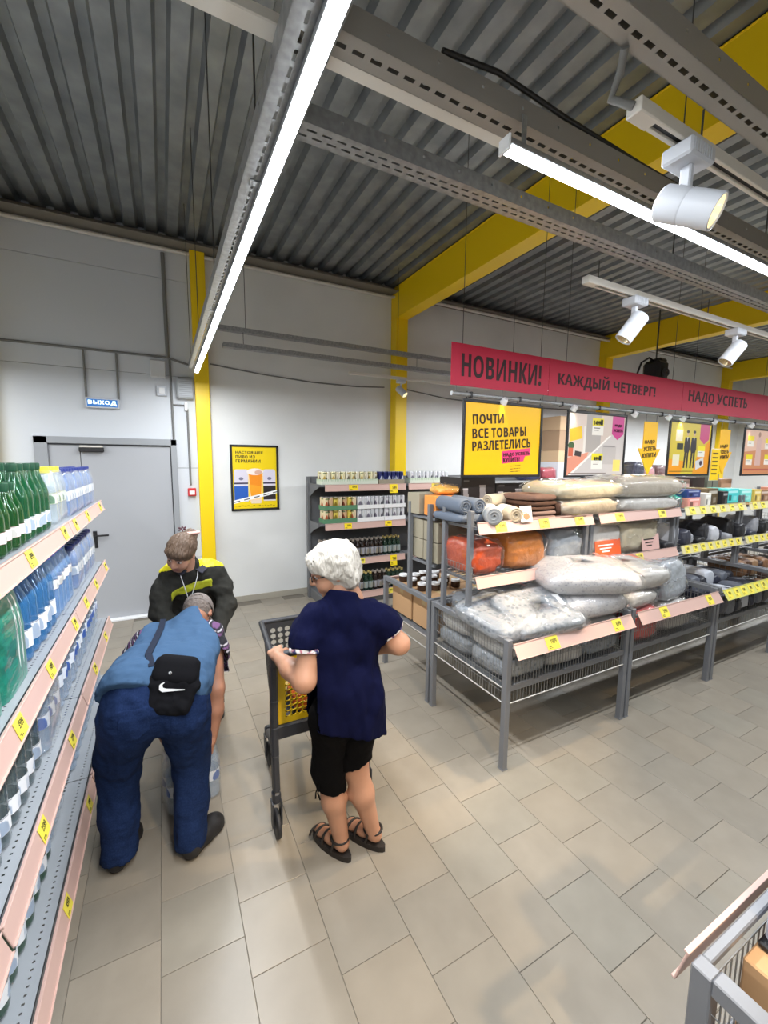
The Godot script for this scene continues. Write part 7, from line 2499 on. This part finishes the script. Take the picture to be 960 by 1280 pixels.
	for s: int in [-1, 1]:
		var yk := j.copy()
		yk.grow(0.003)
		var sc := Vector3(0.145 + 0.13 * s, 1.2, -3.12)
		yk.keep_at(Vector3(0.0, -1.0, 0.35), sc + Vector3(0, -0.022, 0))
		yk.keep_at(Vector3(s * 1.0, 0.25, 0.0), sc + Vector3(0.075 * s, 0, 0))
		yk.keep_at(Vector3(-s * 1.0, 0.0, 0.0), sc - Vector3(0.09 * s, 0, 0))
		garment(t, "shoulder_yoke", yk, ym, "bright yellow shoulder panel")
	mb = Mb.new()
	for s: int in [-1, 1]:
		mb.cbox(Vector3(0.135 + 0.055 * s, 1.21, -3.03), Vector3(0.07, 0.075, 0.008), 0.003, Basis.from_euler(Vector3(-0.9, 0.5 * s, 0.5 * s)))
	part(t, "collar", mb.mesh(cloth(c8(58, 58, 66), 14.0)), Transform3D(), "dark blue-grey collar")
	var bd := j.copy()
	bd.grow(0.003)
	var n := Vector3(-0.2, 1.0, 0.5).normalized()
	var bc := Vector3(0.13, 1.075, -3.05)
	bd.keep_at(n, bc + n * 0.032)
	bd.keep_at(-n, bc - n * 0.032)
	bd.keep_at(Vector3(0, 0, -1), Vector3(0, 0, -3.12))
	bd.keep_at(Vector3(1, 0, 0), Vector3(0.265, 0, 0))
	bd.keep_at(Vector3(-1, 0, 0), Vector3(0.005, 0, 0))
	garment(t, "chest_band", bd, mat(c8(176, 180, 40), 0.6), "yellow-green chest band")
	mb = Mb.new()
	var cw := Vector3(0.115, 1.02, -3.015)
	for s: int in [-1, 1]:
		mb.tube([Vector3(0.12 + 0.06 * s, 1.24, -3.06), Vector3(0.12 + 0.05 * s, 1.17, -2.99), Vector3(0.118 + 0.03 * s, 1.1, -2.985), cw + Vector3(0.004 * s, -0.02, 0.005), cw + Vector3(0, -0.08, 0.0)], 0.003, 5)
	mb.cbox(cw + Vector3(0, -0.1, -0.005), Vector3(0.02, 0.04, 0.008), 0.003)
	part(t, "lanyard", mb.mesh(mat(c8(206, 206, 210), 0.5)), Transform3D(), "pale lanyard cord")
	var p := Blob.new(Vector3(-0.06, 0.03, -3.5), Vector3(0.4, 0.86, -3.15), 0.0125)
	p.chain([[Vector3(0.1, 0.8, -3.33), 0.105], [Vector3(0.23, 0.8, -3.33), 0.105]], 0.05)
	p.chain([[Vector3(0.095, 0.76, -3.33), 0.1], [Vector3(0.08, 0.45, -3.3), 0.075], [Vector3(0.07, 0.05, -3.34), 0.07]], 0.03)
	p.chain([[Vector3(0.24, 0.76, -3.33), 0.1], [Vector3(0.26, 0.45, -3.3), 0.075], [Vector3(0.27, 0.05, -3.34), 0.07]], 0.03)
	p.keep(Vector3(0, -1, 0), -0.045)
	p.folds(81, 12.0, 0.008)
	garment(t, "trousers", p, cloth(c8(24, 24, 26), 12.0), "black trousers")
	shoe(t, Vector3(0.072, 0, -3.39), Vector3(0.04, 0, -3.15), 0.042, M.black, M.black)
	shoe(t, Vector3(0.268, 0, -3.39), Vector3(0.28, 0, -3.15), 0.042, M.black, M.black)

# ---------------------------------------------------------------- shopping cart
func hex_panel(quad: Array, cell: float, hole: float, thick: float, border: float, skip := 0.0) -> Mb:   # honeycomb sheet across the four corners given (bl, br, tr, tl)
	var g := Mb.new()
	var bl: Vector3 = quad[0]
	var br: Vector3 = quad[1]
	var tr: Vector3 = quad[2]
	var tl: Vector3 = quad[3]
	var w := (br - bl).length()
	var h := (tl - bl).length()
	var n := (br - bl).cross(tl - bl).normalized()
	var map := func(p: Vector2, z: float) -> Vector3:
		var u := p.x / w
		var v := p.y / h
		return bl.lerp(br, u).lerp(tl.lerp(tr, u), v) + n * z
	var quad_at := func(a: Vector2, b: Vector2, c: Vector2, d: Vector2) -> void:
		for s: int in [-1, 1]:
			g.face([map.call(a, s * thick / 2), map.call(b, s * thick / 2), map.call(c, s * thick / 2), map.call(d, s * thick / 2)], n * s)
	# border strips
	for q: Array in [[0.0, 0.0, w, border], [0.0, h - border - skip, w, h], [0.0, border, border, h - border - skip], [w - border, border, w, h - border - skip]]:
		quad_at.call(Vector2(q[0], q[1]), Vector2(q[2], q[1]), Vector2(q[2], q[3]), Vector2(q[0], q[3]))
	var iw := w - 2 * border
	var ih := h - 2 * border - skip
	var nx := maxi(2, int(iw / cell))
	var ny := maxi(2, int(ih / (cell * 0.866)))
	var sx := iw / nx
	var sy := ih / ny
	for j in ny:
		for i in nx:
			var c := Vector2(border + (i + 0.5) * sx, border + (j + 0.5) * sy)
			if j % 2 == 1 and i < nx - 1:
				c.x += sx * 0.0
			var corners := [Vector2(-sx / 2, -sy / 2), Vector2(0, -sy / 2), Vector2(sx / 2, -sy / 2), Vector2(sx / 2, sy / 2), Vector2(0, sy / 2), Vector2(-sx / 2, sy / 2)]
			var hx := []
			for k in 6:
				var an := -PI * 5.0 / 6.0 + TAU * k / 6.0
				hx.append(c + Vector2(cos(an) * sx, sin(an) * sy * 1.1) * 0.5 * hole)
			for k in 6:
				var k2 := (k + 1) % 6
				quad_at.call(c + corners[k], c + corners[k2], hx[k2], hx[k])
				g.face([map.call(hx[k], -thick / 2), map.call(hx[k2], -thick / 2), map.call(hx[k2], thick / 2), map.call(hx[k], thick / 2)], (map.call(c, 0.0) as Vector3) - (map.call((hx[k] + hx[k2]) / 2, 0.0) as Vector3))
	return g

func build_cart() -> void:
	var t := thing("shopping_cart", "dark grey and yellow plastic shopping cart the white-haired woman is pushing", "shopping cart")
	var grey := mat(c8(46, 48, 54), 0.45)
	var yel := mat(c8(222, 182, 12), 0.42)
	var zl := -2.0
	var zf := -2.62
	var xl := 0.435
	var xr := 0.945
	var fl := 0.515
	var fr := 0.865
	# rear posts sweep down to the rear casters
	for s: int in [0, 1]:
		var x: float = [xl, xr][s]
		var g := Mb.new()
		var pts := [Vector3(x, 1.0, zl + 0.04), Vector3(x, 0.93, zl + 0.01), Vector3(x, 0.75, zl - 0.0), Vector3(x, 0.6, zl - 0.01), Vector3(x, 0.45, zl), Vector3(x, 0.26, zl + 0.01)]
		var wd := [0.05, 0.055, 0.055, 0.06, 0.05, 0.042]
		for k in pts.size() - 1:
			var a: Vector3 = pts[k]
			var b: Vector3 = pts[k + 1]
			g.cbox((a + b) / 2, Vector3(0.034, (a - b).length() + 0.01, wd[k]), 0.009, Basis(Vector3.RIGHT, (a - b).normalized(), Vector3.RIGHT.cross((a - b).normalized())))
		part(t, "rear_post", g.mesh(grey))
		g = Mb.new()

		var fx: float = [fl, fr][s]
		g.tube([Vector3(x, 0.5, zl), Vector3(lerpf(x, fx, 0.5), 0.36, (zl + zf) / 2), Vector3(fx, 0.22, zf + 0.08)], 0.02, 8)
		part(t, "side_frame", g.mesh(grey))
	for q: Array in [[xl, zl + 0.01, 0.26], [xr, zl + 0.01, 0.26], [fl, zf + 0.08, 0.24], [fr, zf + 0.08, 0.24]]:
		var g := Mb.new()
		var c := Vector3(q[0], 0.07, q[1])
		g.cbox(c + Vector3(0, 0.15, -0.005), Vector3(0.042, 0.07, 0.05), 0.012)
		for s: int in [-1, 1]:
			g.prism([Vector2(-0.03, 0.13), Vector2(0.025, 0.13), Vector2(0.02, 0.0), Vector2(0.0, -0.025), Vector2(-0.02, 0.0)], -0.004, 0.004, Transform3D(Basis(Vector3(0, 0, 1), Vector3(0, 1, 0), Vector3(-1, 0, 0)), c + Vector3(0.021 * s, 0, 0.0)))
		var fork := part(t, "caster", g.mesh(grey))
		g = Mb.new()
		g.lathe([[0.0, -0.013], [0.045, -0.013], [0.066, -0.011], [0.07, -0.004], [0.07, 0.004], [0.066, 0.011], [0.045, 0.013], [0.0, 0.013]], 22, c, Basis.from_euler(Vector3(0, 0, PI / 2)))
		part(fork, "wheel", g.mesh(mat(c8(40, 40, 43), 0.6)))
	# handle
	var h := Mb.new()
	h.tube([Vector3(xl, 0.985, zl + 0.03), Vector3(xl + 0.03, 1.0, zl + 0.055), Vector3(xr - 0.03, 1.0, zl + 0.055), Vector3(xr, 0.985, zl + 0.03)], 0.017, 10)
	part(t, "push_handle", h.mesh(grey))
	# basket
	var y0 := 0.6
	var y1 := 0.955
	part(t, "rear_panel", hex_panel([Vector3(xl + 0.022, y0, zl - 0.005), Vector3(xr - 0.022, y0, zl - 0.005), Vector3(xr - 0.022, y1, zl + 0.0), Vector3(xl + 0.022, y1, zl + 0.0)], 0.03, 0.94, 0.006, 0.035, 0.03).mesh(yel), Transform3D(), "yellow honeycomb rear panel")
	part(t, "front_panel", hex_panel([Vector3(fl + 0.02, 0.5, zf + 0.03), Vector3(fr - 0.02, 0.5, zf + 0.03), Vector3(fr, 0.9, zf), Vector3(fl, 0.9, zf)], 0.04, 0.82, 0.006, 0.03).mesh(grey), Transform3D(), "dark grey honeycomb front panel")
	part(t, "side_panel", hex_panel([Vector3(xl + 0.02, 0.58, zl), Vector3(fl + 0.02, 0.5, zf + 0.03), Vector3(fl, 0.9, zf), Vector3(xl + 0.005, 0.955, zl)], 0.04, 0.8, 0.006, 0.03).mesh(grey))
	part(t, "side_panel", hex_panel([Vector3(xr - 0.02, 0.58, zl), Vector3(fr - 0.02, 0.5, zf + 0.03), Vector3(fr, 0.9, zf), Vector3(xr - 0.005, 0.955, zl)], 0.04, 0.8, 0.006, 0.03).mesh(grey))
	h = Mb.new()
	h.face([Vector3(xl + 0.02, 0.582, zl), Vector3(xr - 0.02, 0.582, zl), Vector3(fr - 0.02, 0.502, zf + 0.03), Vector3(fl + 0.02, 0.502, zf + 0.03)], Vector3.UP)
	h.face([Vector3(xl + 0.02, 0.574, zl), Vector3(xr - 0.02, 0.574, zl), Vector3(fr - 0.02, 0.494, zf + 0.03), Vector3(fl + 0.02, 0.494, zf + 0.03)], Vector3.DOWN)
	part(t, "basket_base", h.mesh(grey))
	h = Mb.new()
	var rim := [Vector3(xl, 0.965, zl), Vector3(fl - 0.01, 0.91, zf - 0.01), Vector3(fr + 0.01, 0.91, zf - 0.01), Vector3(xr, 0.965, zl)]
	for k in 3:
		h.tube([rim[k], rim[k + 1]], 0.016, 8)
	part(t, "basket_rim", h.mesh(grey))
	h = Mb.new()
	h.cbox(Vector3((xl + xr) / 2, 0.565, zl + 0.0), Vector3(xr - xl, 0.075, 0.03), 0.008)
	part(t, "rear_crossbar", h.mesh(grey))
	# groceries in it
	bag("grocery_bag", "orange packet lying in the shopping cart behind the yellow panel", "packet", Vector3(0.66, 0.585, -2.16), Vector3(0.2, 0.13, 0.16), film(c8(226, 110, 40), 0.8), Vector3.ZERO, 0.5, 0.4, 201, 0.02)
	bag("grocery_bag", "pale yellow packet lying in the shopping cart farther forward", "packet", Vector3(0.62, 0.57, -2.36), Vector3(0.2, 0.12, 0.17), film(c8(232, 214, 130), 0.8), Vector3.ZERO, 0.5, 0.4, 202, 0.02)
	bag("grocery_bag", "green packet lying in the shopping cart beside the orange packet", "packet", Vector3(0.83, 0.585, -2.2), Vector3(0.14, 0.16, 0.16), film(c8(110, 160, 80), 0.8), Vector3.ZERO, 0.5, 0.4, 203, 0.02)
